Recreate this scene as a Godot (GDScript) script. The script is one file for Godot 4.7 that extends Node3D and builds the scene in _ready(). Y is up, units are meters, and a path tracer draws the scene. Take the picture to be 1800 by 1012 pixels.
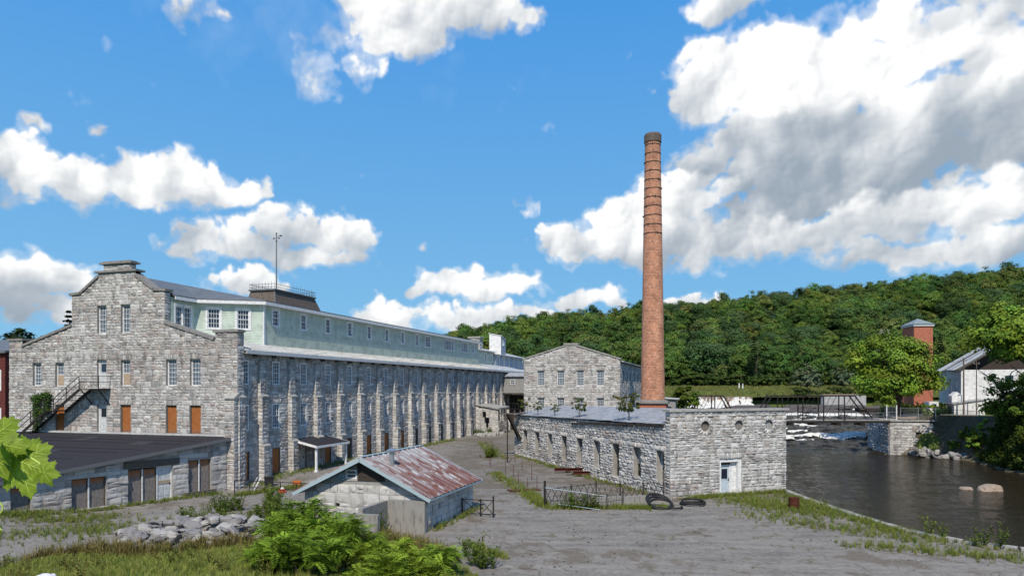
extends Node3D

# ------------------------------------------------------------------ helpers
class MB:
	var P := PackedVector3Array()
	var N := PackedVector3Array()
	var C := PackedColorArray()
	var U := PackedVector2Array()
	var col := Color.WHITE
	func tri(a: Vector3, b: Vector3, c: Vector3) -> void:  # counter-clockwise seen from outside
		var n := (b - a).cross(c - a).normalized()
		P.append(a); P.append(c); P.append(b)
		N.append(n); N.append(n); N.append(n)
		C.append(col); C.append(col); C.append(col)
	func quad(a: Vector3, b: Vector3, c: Vector3, d: Vector3) -> void:
		tri(a, b, c); tri(a, c, d)
	func uvquad(a: Vector3, b: Vector3, c: Vector3, d: Vector3, ua: Vector2, ub: Vector2, uc: Vector2, ud: Vector2) -> void:
		quad(a, b, c, d)
		for k in [ua, uc, ub, ua, ud, uc]: U.append(k)
	func box(c: Vector3, s: Vector3, b := Basis.IDENTITY) -> void:
		var x := b.x * s.x * 0.5
		var y := b.y * s.y * 0.5
		var z := b.z * s.z * 0.5
		quad(c - x - y + z, c + x - y + z, c + x + y + z, c - x + y + z)
		quad(c + x - y - z, c - x - y - z, c - x + y - z, c + x + y - z)
		quad(c + x - y + z, c + x - y - z, c + x + y - z, c + x + y + z)
		quad(c - x - y - z, c - x - y + z, c - x + y + z, c - x + y - z)
		quad(c - x + y + z, c + x + y + z, c + x + y - z, c - x + y - z)
		quad(c - x - y - z, c + x - y - z, c + x - y + z, c - x - y + z)
	func bx(a: Vector3, b: Vector3) -> void:
		box((a + b) * 0.5, (b - a).abs())
	func bar(a: Vector3, b: Vector3, w: float, h := 0.0) -> void:
		var d := b - a
		var l := d.length()
		if l < 0.0001: return
		d /= l
		var up := Vector3.UP if absf(d.y) < 0.95 else Vector3.RIGHT
		var side := d.cross(up).normalized()
		up = side.cross(d)
		box((a + b) * 0.5, Vector3(l, h if h > 0 else w, w), Basis(d, up, side))
	func tube(a: Vector3, b: Vector3, r0: float, r1: float, n := 8) -> void:
		var d := (b - a).normalized()
		var up := Vector3.UP if absf(d.y) < 0.95 else Vector3.RIGHT
		var x := d.cross(up).normalized()
		var y := x.cross(d)
		for i in n:
			var p := TAU * i / n
			var q := TAU * (i + 1) / n
			var e := x * cos(p) + y * sin(p)
			var f := x * cos(q) + y * sin(q)
			quad(a + f * r0, a + e * r0, b + e * r1, b + f * r1)
			tri(b, b + f * r1, b + e * r1)
			tri(a, a + e * r0, a + f * r0)
	func prism(poly: PackedVector2Array, o: Vector3, r: Vector3, u: Vector3, depth: float) -> void:  # polygon counter-clockwise in (r,u), front face towards r x u
		var n := r.cross(u).normalized() * depth
		var t := Geometry2D.triangulate_polygon(poly)
		for i in range(0, t.size(), 3):
			var p := poly[t[i]]
			var q := poly[t[i + 1]]
			var s := poly[t[i + 2]]
			if (q - p).cross(s - p) < 0:
				var k := q; q = s; s = k
			var a := o + r * p.x + u * p.y
			var b := o + r * q.x + u * q.y
			var c := o + r * s.x + u * s.y
			tri(a, b, c)
			tri(a - n, c - n, b - n)
		for i in poly.size():
			var p := poly[i]
			var q := poly[(i + 1) % poly.size()]
			var a := o + r * p.x + u * p.y
			var b := o + r * q.x + u * q.y
			quad(a - n, b - n, b, a)
	func lathe(prof: Array, n := 24) -> void:  # [radius, y] upwards
		for k in prof.size() - 1:
			for i in n:
				var p := TAU * i / n
				var q := TAU * (i + 1) / n
				var e := Vector3(cos(p), 0, sin(p))
				var f := Vector3(cos(q), 0, sin(q))
				var y0 := Vector3(0, prof[k][1], 0)
				var y1 := Vector3(0, prof[k + 1][1], 0)
				quad(f * prof[k][0] + y0, e * prof[k][0] + y0, e * prof[k + 1][0] + y1, f * prof[k + 1][0] + y1)
	func mesh() -> ArrayMesh:
		var a := []
		a.resize(Mesh.ARRAY_MAX)
		a[Mesh.ARRAY_VERTEX] = P
		a[Mesh.ARRAY_NORMAL] = N
		a[Mesh.ARRAY_COLOR] = C
		if U.size() == P.size(): a[Mesh.ARRAY_TEX_UV] = U
		var m := ArrayMesh.new()
		if P.size(): m.add_surface_from_arrays(Mesh.PRIMITIVE_TRIANGLES, a)
		return m

var rng := RandomNumberGenerator.new()
var M := {}
var T := {}
var cache := {}
const EYE := Vector3(0, 7.6, 0)

func rf(a: float, b: float) -> float: return rng.randf_range(a, b)

func put(called: String, m, material: Material, parent: Node = self, at = null) -> MeshInstance3D:
	var o := MeshInstance3D.new()
	o.name = called
	o.mesh = m.mesh() if m is MB else m
	o.material_override = material
	if at is Vector3: o.position = at
	elif at is Transform3D: o.transform = at
	parent.add_child(o, true)
	return o

func tag(o: Node, label: String, category := "", group := "", kind := "") -> Node:
	if label: o.set_meta("label", label)
	if category: o.set_meta("category", category)
	if group: o.set_meta("group", group)
	if kind: o.set_meta("kind", kind)
	return o

func thing(called: String, label: String, category: String, at := Vector3.ZERO, yaw := 0.0, group := "") -> Node3D:
	var o := Node3D.new()
	o.name = called
	o.position = at
	o.rotation.y = yaw
	add_child(o, true)
	tag(o, label, category, group)
	return o

func struct(called: String, m, material: Material, parent: Node = self) -> MeshInstance3D:
	var o := put(called, m, material, parent)
	o.set_meta("kind", "structure")
	return o

func many(called: String, mesh: Mesh, material: Material, xfs: Array, cols: Array, parent: Node = self) -> MultiMeshInstance3D:
	var mm := MultiMesh.new()
	mm.transform_format = MultiMesh.TRANSFORM_3D
	mm.use_colors = cols.size() > 0
	mm.mesh = mesh
	mm.instance_count = xfs.size()
	for i in xfs.size():
		mm.set_instance_transform(i, xfs[i])
		if cols.size(): mm.set_instance_color(i, cols[i])
	var o := MultiMeshInstance3D.new()
	o.name = called
	o.multimesh = mm
	o.material_override = material
	o.set_meta("kind", "stuff")
	parent.add_child(o, true)
	return o

func lin(r: float, g: float, b: float) -> Color: return Color(r, g, b).linear_to_srgb()

func ramp(a: Array) -> Gradient:  # [offset, grey or colour]
	var g := Gradient.new()
	g.offsets = PackedFloat32Array(a.map(func(p): return p[0]))
	g.colors = PackedColorArray(a.map(func(p): return p[1] if p[1] is Color else Color(p[1], p[1], p[1])))
	return g

func noisetex(seed_: int, freq: float, oct: int, r: Gradient, size := 512, type := FastNoiseLite.TYPE_SIMPLEX_SMOOTH) -> NoiseTexture2D:
	var n := FastNoiseLite.new()
	n.seed = seed_
	n.noise_type = type
	n.frequency = freq
	n.fractal_octaves = oct
	n.fractal_gain = 0.6
	var t := NoiseTexture2D.new()
	t.width = size; t.height = size
	t.seamless = true
	t.noise = n
	t.color_ramp = r
	return t

func mat(key: String, c: Color, rough := 0.85, tex = null, scale := 0.3, bump = null, cm := 0.0) -> StandardMaterial3D:
	var m := StandardMaterial3D.new()
	m.resource_name = key
	m.albedo_color = c
	m.roughness = rough
	m.metallic_specular = 0.35
	if tex or bump:
		m.uv1_triplanar = true
		m.uv1_world_triplanar = true
		m.uv1_scale = Vector3(scale, scale, scale)
	if tex: m.albedo_texture = tex
	if bump:
		m.heightmap_enabled = true
		m.heightmap_texture = bump
		m.heightmap_scale = cm
	M[key] = m
	return m

func detail(m: StandardMaterial3D, tex: Texture2D, scale: float) -> void:
	m.detail_enabled = true
	m.detail_albedo = tex
	m.detail_blend_mode = BaseMaterial3D.BLEND_MODE_MUL
	m.detail_uv_layer = BaseMaterial3D.DETAIL_UV_2
	m.uv2_triplanar = true
	m.uv2_world_triplanar = true
	m.uv2_scale = Vector3(scale, scale, scale)

func vcol(m: StandardMaterial3D) -> StandardMaterial3D:
	m.vertex_color_use_as_albedo = true
	return m

func ss(a: float, b: float, x: float) -> float: return smoothstep(a, b, x)

# ------------------------------------------------------------------ sky
var puffs := []   # [az, el, rx, ry, top shade, bottom shade, weight]

func cloud(px: float, py: float, rx: float, ry: float, top: float, bottom: float, n := 9) -> void:
	var az := rad_to_deg(atan((px - 900.0) / 1200.0))
	var ca := cos(deg_to_rad(az))
	var el := rad_to_deg(atan((681.0 - py) / 1200.0 * ca))
	body(az, el, rx / 1200.0 * 57.3 * ca * ca, ry / 1200.0 * 57.3 * ca, top, bottom, n)

func body(az: float, el: float, rx: float, ry: float, top: float, bottom: float, n: int) -> void:
	var peak := 0.42 if rx < 1.9 else 1.0
	puffs.append([az, el, rx, ry, top, bottom, peak])
	for i in n:
		var p := rf(-0.35, PI + 0.35)
		var r := rf(0.22, 0.42) * minf(rx, ry * 1.6)
		var high := clampf(0.5 + 0.55 * sin(p), 0.0, 1.0)
		var lit := lerpf(bottom, top, high)
		puffs.append([az + cos(p) * rx * rf(0.55, 0.95), el + sin(p) * ry * rf(0.5, 0.9), r * rf(1.0, 1.5), r * rf(0.75, 1.0), minf(lit * rf(0.98, 1.1), 1.1), lerpf(bottom, lit, 0.5), peak])

func fbm(seed_: int, freq: float, oct: int, w: int, h: int, ox: float, oy: float, ridged := false) -> PackedByteArray:
	var n := FastNoiseLite.new()
	n.seed = seed_
	n.noise_type = FastNoiseLite.TYPE_SIMPLEX_SMOOTH
	n.frequency = freq
	n.fractal_octaves = oct
	n.fractal_gain = 0.55
	if ridged: n.fractal_type = FastNoiseLite.FRACTAL_RIDGED
	n.offset = Vector3(ox, oy, 0)
	return n.get_image(w, h, false, false, false).get_data()

func sky_part(az0: float, el1: float, w: int, h: int, q: float) -> Image:  # q degrees per pixel, top row at el1
	var dens := PackedFloat32Array(); dens.resize(w * h)
	var sw := PackedFloat32Array(); sw.resize(w * h)
	var sv := PackedFloat32Array(); sv.resize(w * h)
	dens.fill(-1.0)
	var wx := fbm(41, 0.2 * q, 5, w, h, az0 / q, -el1 / q)
	var wy := fbm(42, 0.2 * q, 5, w, h, az0 / q, -el1 / q)
	var bend := 2.1 / q / 127.5
	for p in puffs:
		var peak: float = p[6]
		var cx: float = (p[0] - az0) / q
		var cy: float = (el1 - p[1]) / q
		var rx: float = p[2] / q
		var ry: float = p[3] / q
		var top: float = p[4]
		var bot: float = p[5]
		var x0 := maxi(0, int(cx - rx * 1.7))
		var x1 := mini(w - 1, int(cx + rx * 1.7))
		var y0 := maxi(0, int(cy - ry * 1.8))
		var y1 := mini(h - 1, int(cy + ry * 1.8))
		for y in range(y0, y1 + 1):
			var low := (y - cy) / ry
			var t := clampf(low * 0.55 + 0.5, 0.0, 1.0)
			var s := lerpf(top, bot, t * t * (3.0 - 2.0 * t))
			for x in range(x0, x1 + 1):
				var i := y * w + x
				var dx := (x + (wx[i] - 127.5) * bend - cx) / rx
				var dy := (y + (wy[i] - 127.5) * bend * 0.6 - cy) / ry
				if dy > 0: dy *= 1.2  # flatter below
				var f := (1.0 - dx * dx - dy * dy) * peak
				if f > dens[i]: dens[i] = f
				f = f + 0.35
				if f > 0:
					f = f * f * f
					sw[i] += f
					sv[i] += f * s
	var big := fbm(3, 0.11 * q, 6, w, h, az0 / q, -el1 / q)
	var fine := fbm(8, 0.36 * q, 6, w, h, az0 / q, -el1 / q)
	var soft := fbm(3, 0.11 * q, 3, w, h, az0 / q, -el1 / q)
	var bil := fbm(27, 0.17 * q, 5, w, h, az0 / q, -el1 / q, true)
	var wisp := fbm(15, 0.035 * q, 6, w, h, az0 / q, -el1 / q)
	var im := Image.create_empty(w, h, false, Image.FORMAT_RGB8)
	var lift := int(maxf(1.0, 1.7 / q))
	var lift2 := int(maxf(1.0, 0.35 / q))
	for y in h:
		var el := el1 - (y + 0.5) * q
		var z := clampf(el / 38.0, 0.0, 1.0)
		var e := pow(z, 0.55)
		var sky := Color(0.32, 0.645, 0.86).lerp(Color(0.041, 0.28, 0.75), e)
		if el > 38: sky = sky.lerp(Color(0.026, 0.17, 0.52), clampf((el - 38.0) / 45.0, 0.0, 1.0))
		if el < 0: sky = Color(0.10, 0.105, 0.085)
		for x in w:
			var i := y * w + x
			var c := sky
			if el >= 0:
				var nb := big[i] / 127.5 - 1.0
				var nf := fine[i] / 127.5 - 1.0
				var nr := -(bil[i] / 127.5 - 1.0)
				var d := dens[i] + nb * 0.62 + nf * 0.42 + nr * 0.3 + 0.02
				var a := clampf(d / 0.42, 0.0, 1.0)
				a = a * a * (3.0 - 2.0 * a)
				a = maxf(a, clampf((d + 0.42 + nf * 0.3) / 1.1, 0.0, 0.5) * 0.8)
				var wv := clampf((wisp[i] / 127.5 - 1.0) * 0.9 - 0.28, 0.0, 0.16)
				if wv > 0: c = c.lerp(Color(0.75, 0.85, 0.95), wv * (0.5 + 0.5 * nf))
				if a > 0.001:
					var s := sv[i] / sw[i] if sw[i] > 0 else 0.9
					var up := y - lift
					var le := x - lift
					if up >= 0 and le >= 0:
						var j := up * w + le
						var j2 := maxi(0, (y - lift2) * w + x - lift2)
						var rel := (soft[i] - soft[j]) / 127.5 * 0.42 + (bil[j2] - bil[i]) / 127.5 * 0.16 + (fine[i] - fine[j2]) / 127.5 * 0.06 + nr * 0.07 - 0.06
						s += clampf(rel, -0.32, 0.2) * 0.85
					s += (1.0 - a) * 0.08
					s = clampf(s, 0.25, 1.08)
					var w1 := clampf((s - 0.3) / 0.6, 0.0, 1.0)
					var cc := Color(0.34, 0.405, 0.48).lerp(Color(1.06, 1.06, 1.05), w1 * w1 * 0.55 + w1 * 0.45)
					c = c.lerp(cc, a * 0.98)
			im.set_pixel(x, y, Color(c.r * 0.8, c.g * 0.8, c.b * 0.8).linear_to_srgb())
	return im

func make_sky() -> Texture2D:
	rng.seed = 11
	# the great cloud on the right: white crown, grey belly, white band under it
	cloud(1340, 130, 110, 75, 1.08, 0.85, 16)
	cloud(1240, 165, 70, 75, 1.0, 0.75, 12)
	cloud(1500, 150, 130, 110, 1.12, 0.92, 18)
	cloud(1600, 90, 90, 70, 1.1, 0.9, 14)
	cloud(1730, 60, 110, 90, 1.0, 0.72, 14)
	cloud(1790, 160, 120, 100, 0.9, 0.62, 12)
	cloud(1380, 250, 170, 80, 0.74, 0.46, 6)
	cloud(1560, 270, 200, 100, 0.72, 0.45, 5)
	cloud(1480, 300, 190, 80, 0.58, 0.42, 3)
	cloud(1740, 250, 150, 100, 0.62, 0.4, 5)
	cloud(1420, 330, 150, 70, 0.52, 0.4, 3)
	cloud(1560, 330, 120, 50, 0.45, 0.36, 3)
	cloud(1340, 380, 90, 40, 0.48, 0.36, 3)
	cloud(1140, 370, 70, 45, 1.02, 0.7, 14)
	cloud(1220, 350, 60, 50, 1.0, 0.7, 10)
	cloud(1120, 425, 120, 50, 0.95, 0.6, 12)
	cloud(1260, 425, 120, 55, 0.8, 0.55, 8)
	cloud(1400, 425, 130, 42, 0.95, 0.62, 10)
	cloud(1560, 390, 130, 45, 1.0, 0.68, 14)
	cloud(1700, 360, 130, 55, 1.05, 0.7, 14)
	cloud(1560, 450, 140, 35, 0.78, 0.55, 6)
	cloud(1740, 430, 130, 45, 0.85, 0.58, 8)
	cloud(985, 425, 65, 25, 0.9, 0.68, 8)
	# top centre
	cloud(730, 10, 150, 60, 0.92, 0.72, 10)
	cloud(680, 65, 90, 40, 0.86, 0.74, 8)
	cloud(850, 25, 70, 40, 0.85, 0.72, 8)
	cloud(550, 120, 32, 48, 0.88, 0.75, 6)
	cloud(632, 122, 30, 26, 0.9, 0.76, 5)
	cloud(575, 65, 30, 22, 0.82, 0.74, 4)
	cloud(330, 25, 36, 26, 0.82, 0.72, 5)
	cloud(375, 33, 22, 10, 0.8, 0.72, 3)
	cloud(1278, 8, 60, 28, 0.92, 0.72, 6)
	# left
	cloud(15, 280, 70, 55, 1.0, 0.6, 12)
	cloud(120, 325, 90, 38, 1.0, 0.7, 12)
	cloud(20, 345, 60, 22, 0.7, 0.6, 4)
	cloud(320, 325, 110, 45, 1.03, 0.7, 16)
	cloud(420, 345, 55, 25, 0.95, 0.68, 8)
	cloud(250, 350, 60, 25, 0.9, 0.66, 6)
	cloud(400, 425, 90, 38, 0.88, 0.6, 10)
	cloud(510, 405, 60, 35, 1.0, 0.62, 10)
	cloud(590, 415, 70, 38, 1.02, 0.62, 12)
	cloud(500, 450, 140, 24, 0.72, 0.58, 6)
	cloud(60, 490, 105, 42, 0.98, 0.6, 12)
	cloud(20, 535, 100, 30, 0.7, 0.58, 6)
	cloud(110, 540, 70, 30, 0.8, 0.6, 6)
	cloud(435, 497, 62, 22, 1.0, 0.75, 10)
	cloud(50, 218, 24, 10, 0.78, 0.72, 3)
	cloud(168, 228, 18, 13, 0.8, 0.74, 3)
	# low row over the hill
	cloud(830, 503, 100, 32, 1.05, 0.7, 16)
	cloud(690, 560, 95, 30, 1.0, 0.72, 12)
	cloud(830, 560, 100, 26, 0.98, 0.72, 12)
	cloud(1030, 530, 72, 20, 0.98, 0.75, 10)
	cloud(1230, 533, 70, 18, 0.95, 0.75, 10)
	cloud(1330, 535, 40, 12, 0.95, 0.75, 6)
	cloud(950, 555, 60, 14, 0.92, 0.75, 5)
	cloud(745, 432, 14, 8, 0.75, 0.7, 2)
	cloud(925, 362, 14, 16, 0.72, 0.7, 2)
	# the rest of the sky carries on the same way
	var k := 0
	while k < 70:
		var az := rf(-180, 180)
		var el := absf(rng.randfn(0, 22)) + 3.0
		if el > 80 or (absf(az) < 46 and el < 36): continue
		var r := rf(2.5, 8.0) * (0.6 + el / 60.0)
		body(az, el, r / maxf(0.35, cos(deg_to_rad(el))), r * rf(0.4, 0.6), rf(0.9, 1.05), rf(0.55, 0.68), 8)
		k += 1
	var low := sky_part(-180, 90, 512, 256, 360.0 / 512)
	low.resize(4096, 2048, Image.INTERPOLATE_BILINEAR)
	var q := 360.0 / 4096
	var w := 968
	var h := 428
	var hi := sky_part(-w * q / 2, 36.0 * 1.0, w, h, q)
	low.blit_rect(hi, Rect2i(0, 0, w, h), Vector2i(2048 - w / 2, int((90.0 - 36.0) / q)))
	# straight ahead (-z) lies at the seam of a panorama
	var out := Image.create_empty(4096, 2048, false, Image.FORMAT_RGB8)
	out.blit_rect(low, Rect2i(2048, 0, 2048, 2048), Vector2i(0, 0))
	out.blit_rect(low, Rect2i(0, 0, 2048, 2048), Vector2i(2048, 0))
	return ImageTexture.create_from_image(out)

# ------------------------------------------------------------------ stone walls
var patch := FastNoiseLite.new()
var rock := []      # unit rock-faced blocks, white, for the joined rest
var rock_tone := [] # [shape][tone] blocks with a colour of their own
var tones := []

func make_rock(seed_: int, c: Color) -> ArrayMesh:
	rng.seed = seed_
	var m := MB.new()
	m.col = c
	var g := []
	for j in 4:
		var row := []
		for i in 4:
			var e := i == 0 or i == 3 or j == 0 or j == 3
			var x := -0.5 + i / 3.0
			var y := -0.5 + j / 3.0
			if not e: x += rf(-0.09, 0.09); y += rf(-0.09, 0.09)
			var corner := (i == 0 or i == 3) and (j == 0 or j == 3)
			row.append(Vector3(x, y, rf(0.2, 0.42) if corner else rf(0.3, 0.6) if e else rf(0.65, 1.15)))
		g.append(row)
	for j in 3:
		for i in 3:
			if (i + j) % 2: m.quad(g[j][i], g[j][i + 1], g[j + 1][i + 1], g[j + 1][i])
			else:
				m.tri(g[j][i], g[j][i + 1], g[j + 1][i]); m.tri(g[j][i + 1], g[j + 1][i + 1], g[j + 1][i])
	for k in 3:
		for e in [[g[0][k + 1], g[0][k]], [g[3][k], g[3][k + 1]], [g[k][0], g[k + 1][0]], [g[k + 1][3], g[k][3]]]:
			var a: Vector3 = e[0]
			var b: Vector3 = e[1]
			m.quad(Vector3(a.x, a.y, -0.3), a, b, Vector3(b.x, b.y, -0.3))
	return m.mesh()

func make_rocks() -> void:
	patch.seed = 77
	patch.frequency = 0.16
	patch.fractal_octaves = 3
	tones = [Color(0.60, 0.59, 0.57), Color(0.55, 0.54, 0.52), Color(0.50, 0.49, 0.475), Color(0.42, 0.41, 0.40), Color(0.56, 0.525, 0.48), Color(0.50, 0.45, 0.41), Color(0.46, 0.405, 0.38), Color(0.68, 0.67, 0.65), Color(0.34, 0.33, 0.32), Color(0.59, 0.58, 0.545)]
	for s in 4:
		rock.append(make_rock(40 + s, Color.WHITE))
		var a := []
		for t in tones: a.append(make_rock(40 + s, t))
		rock_tone.append(a)

func pick(weights: Array) -> int:
	var s := 0.0
	for w in weights: s += w
	var r := rng.randf() * s
	for i in weights.size():
		r -= weights[i]
		if r <= 0: return i
	return 0

# b: {root, stones, weights, gain}
func building(root: Node3D, weights: Array) -> Dictionary:
	return {"root": root, "stones": [], "weights": weights, "mirror": false}

func add_stone(b: Dictionary, face: Node3D, o: Vector3, r: Vector3, u: Vector3, n: Vector3, w: float, h: float, proud: float, tone := -1) -> void:
	if tone < 0:
		tone = pick(b.weights)
		# patches of browner and of paler stone, some metres across
		var k := patch.get_noise_3dv((b.root as Node3D).transform * o * Vector3(1, 1.6, 1))
		if k > 0.24 and rng.randf() < 0.6: tone = [3, 5, 6, 8, 2][rng.randi() % 5]
		elif k < -0.22 and rng.randf() < 0.6: tone = [0, 7, 9, 1][rng.randi() % 4]
	if rng.randf() < 0.5: r = -r; u = -u
	var tilt := Basis(r, rng.randfn() * 0.07) * Basis(u, rng.randfn() * 0.05)
	n = tilt * n; r = tilt * r; u = tilt * u
	b.stones.append([Transform3D(Basis(r * w, u * h, n * proud), o), tone, face])

func finish(b: Dictionary, most := 300) -> void:
	var root: Node3D = b.root
	var list: Array = b.stones
	var here := root.transform
	for s in list:
		var p: Vector3 = here * (s[0] as Transform3D).origin
		var bs: Basis = (s[0] as Transform3D).basis
		var nrm := (here.basis * bs.z).normalized()
		var to := EYE - p
		var f := maxf(0.02, nrm.dot(to.normalized()))
		s.append(-bs.x.length() * bs.y.length() * f / to.length_squared())
	list.sort_custom(func(a, c): return a[3] < c[3])
	var xs := []
	var cs := []
	for i in list.size():
		var s = list[i]
		if i < most:
			put("stone", rock_tone[i % 4][s[1]], M.stone, s[2], s[0])
		else:
			xs.append(s[0])
			var c: Color = tones[s[1]]
			var k := rf(0.82, 1.15)
			cs.append(Color(c.r * k, c.g * k, c.b * k))
	if xs.size(): many("stonework", rock[1], M.stone, xs, cs, root)

func prof_at(prof: Array, x: float) -> float:
	for i in prof.size() - 1:
		if x <= prof[i + 1].x + 1e-6:
			var a: Vector2 = prof[i]
			var c: Vector2 = prof[i + 1]
			return lerpf(a.y, c.y, clampf((x - a.x) / maxf(1e-6, c.x - a.x), 0, 1))
	return prof[-1].y

# a wall face with holes: openings are [x0, x1, y0, y1]
func wall_core(m: MB, o: Vector3, r: Vector3, width: float, prof: Array, ops: Array, th: float) -> void:
	var n := r.cross(Vector3.UP)
	var xs := [0.0, width]
	for p in prof: xs.append(p.x)
	for q in ops: xs.append(q[0]); xs.append(q[1])
	xs.sort()
	var pt := func(x: float, y: float, z: float) -> Vector3: return o + r * x + Vector3.UP * y - n * z
	for i in xs.size() - 1:
		var a: float = xs[i]
		var c: float = xs[i + 1]
		if c - a < 0.0005: continue
		var mid := (a + c) / 2
		var cut := []
		for q in ops:
			if q[0] < mid and q[1] > mid: cut.append(q)
		cut.sort_custom(func(p, q): return p[2] < q[2])
		var y := 0.0
		var ta := prof_at(prof, a + 0.0003)
		var tc := prof_at(prof, c - 0.0003)
		for q in cut:
			if q[2] > y:
				m.quad(pt.call(a, y, 0), pt.call(c, y, 0), pt.call(c, q[2], 0), pt.call(a, q[2], 0))
				m.quad(pt.call(c, y, th), pt.call(a, y, th), pt.call(a, q[2], th), pt.call(c, q[2], th))
			y = q[3]
		m.quad(pt.call(a, y, 0), pt.call(c, y, 0), pt.call(c, tc, 0), pt.call(a, ta, 0))
		m.quad(pt.call(c, y, th), pt.call(a, y, th), pt.call(a, ta, th), pt.call(c, tc, th))
		m.quad(pt.call(a, ta, 0), pt.call(c, tc, 0), pt.call(c, tc, th), pt.call(a, ta, th))
	for q in ops:
		m.quad(pt.call(q[0], q[2], th), pt.call(q[0], q[2], 0), pt.call(q[0], q[3], 0), pt.call(q[0], q[3], th))
		m.quad(pt.call(q[1], q[2], 0), pt.call(q[1], q[2], th), pt.call(q[1], q[3], th), pt.call(q[1], q[3], 0))
		m.quad(pt.call(q[0], q[3], 0), pt.call(q[1], q[3], 0), pt.call(q[1], q[3], th), pt.call(q[0], q[3], th))
		m.quad(pt.call(q[0], q[2], th), pt.call(q[1], q[2], th), pt.call(q[1], q[2], 0), pt.call(q[0], q[2], 0))
	for e in [[0.0, -1], [width, 1]]:
		var x: float = e[0]
		var t := prof_at(prof, x)
		if e[1] < 0: m.quad(pt.call(x, 0, th), pt.call(x, 0, 0), pt.call(x, t, 0), pt.call(x, t, th))
		else: m.quad(pt.call(x, 0, 0), pt.call(x, 0, th), pt.call(x, t, th), pt.call(x, t, 0))

# opt: h [min,max], w [min,max], proud, lintel (bool), ext [l, r], skip rectangles, y0 start
func courses(b: Dictionary, face: Node3D, o: Vector3, r: Vector3, width: float, prof: Array, ops: Array, opt := {}) -> void:
	var n := r.cross(Vector3.UP)
	var hh: Array = opt.get("h", [0.2, 0.32])
	var ww: Array = opt.get("w", [0.35, 0.95])
	var proud: float = opt.get("proud", 0.055)
	var ext: Array = opt.get("ext", [0.0, 0.0])
	var x_min: float = -ext[0]
	var x_max: float = width + ext[1]
	var rects := []
	for q in ops: rects.append(q)
	for q in opt.get("skip", []): rects.append(q)
	var top := 0.0
	for p in prof: top = maxf(top, p.y)
	if opt.get("lintel", true):
		for q in ops:
			if q.size() > 4 and not q[4]: continue
			var lh := 0.42
			var s := 0.16
			if prof_at(prof, (q[0] + q[1]) / 2) < q[3] + lh + 0.1: continue
			rects.append([q[0] - s, q[1] + s, q[3], q[3] + lh])
			var cnt := int(ceil((q[1] - q[0] + 2 * s) / 0.2))
			for k in cnt:
				var w: float = (q[1] - q[0] + 2 * s) / cnt
				var x: float = q[0] - s + w * (k + 0.5)
				var lean := ((k + 0.5) / cnt - 0.5) * 0.7
				var u := (Vector3.UP * cos(lean) + r * sin(lean))
				add_stone(b, face, o + r * x + Vector3.UP * (q[3] + lh / 2), (r * cos(lean) - Vector3.UP * sin(lean)), u, n, w * 0.93, lh * 0.97, proud * 1.15)
	var ys := [opt.get("y0", 0.0)]
	while ys[-1] < top: ys.append(ys[-1] + rf(hh[0], hh[1]))
	var snaps := []
	for q in rects: snaps.append(q[2]); snaps.append(q[3])
	for s in snaps:
		var best := -1
		for i in range(1, ys.size()):
			if absf(ys[i] - s) < 0.11 and (best < 0 or absf(ys[i] - s) < absf(ys[best] - s)): best = i
		if best > 0: ys[best] = s
	ys.sort()
	var gap: float = opt.get("gap", 0.016)
	for k in ys.size() - 1:
		var ya: float = ys[k]
		var yb: float = ys[k + 1]
		if yb - ya < 0.06: continue
		var h := yb - ya
		var xs := [x_min, x_max]
		var hit := []
		for q in rects:
			if q[2] < yb - 0.3 * h and q[3] > ya + 0.3 * h:
				hit.append(q); xs.append(q[0]); xs.append(q[1])
		for i in prof.size() - 1:
			var pa: Vector2 = prof[i]
			var pb: Vector2 = prof[i + 1]
			var yy := yb - 0.25 * h
			if (pa.y - yy) * (pb.y - yy) < 0: xs.append(lerpf(pa.x, pb.x, (yy - pa.y) / (pb.y - pa.y)))
			elif absf(pa.x - pb.x) < 0.01: xs.append(pa.x)
		xs.sort()
		var runs := []
		for i in xs.size() - 1:
			var a: float = maxf(x_min, xs[i])
			var c: float = minf(x_max, xs[i + 1])
			if c - a < 0.02: continue
			var mid := (a + c) / 2
			if prof_at(prof, clampf(mid, 0, width)) < yb - 0.25 * h: continue
			var free := true
			for q in hit:
				if q[0] < mid and q[1] > mid: free = false
			if not free: continue
			if runs.size() and absf(runs[-1][1] - a) < 0.002: runs[-1][1] = c
			else: runs.append([a, c])
		for run in runs:
			var x: float = run[0]
			while x < run[1] - 0.02:
				var w := rf(ww[0], ww[1])
				if rng.randf() < 0.18: w *= 0.6
				if run[1] - x - w < ww[0] * 0.7: w = run[1] - x
				var yt := yb
				if k + 2 < ys.size() and w > 0.3 and rng.randf() < opt.get("jump", 0.09) and ys[k + 2] - yb > 0.06:  # a taller stone through two courses
					var ok: bool = prof_at(prof, clampf(x, 0, width)) > ys[k + 2] and prof_at(prof, clampf(x + w, 0, width)) > ys[k + 2]
					for q in rects:
						if q[0] < x + w and q[1] > x and q[2] < ys[k + 2] and q[3] > yb: ok = false
					if ok:
						yt = ys[k + 2]
						rects.append([x, x + w, yb, yt])
				elif rng.randf() < 0.12 and h > 0.2:  # or two thin ones
					var cut := h * rf(0.4, 0.6)
					add_stone(b, face, o + r * (x + w / 2) + Vector3.UP * (yb - cut / 2), r, Vector3.UP, n, w - gap, cut - gap, proud * rf(0.6, 1.3))
					yt = yb - cut
				add_stone(b, face, o + r * (x + w / 2) + Vector3.UP * ((ya + yt) / 2), r, Vector3.UP, n, w - gap, yt - ya - gap, proud * rf(0.65, 1.4))
				x += w

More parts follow.
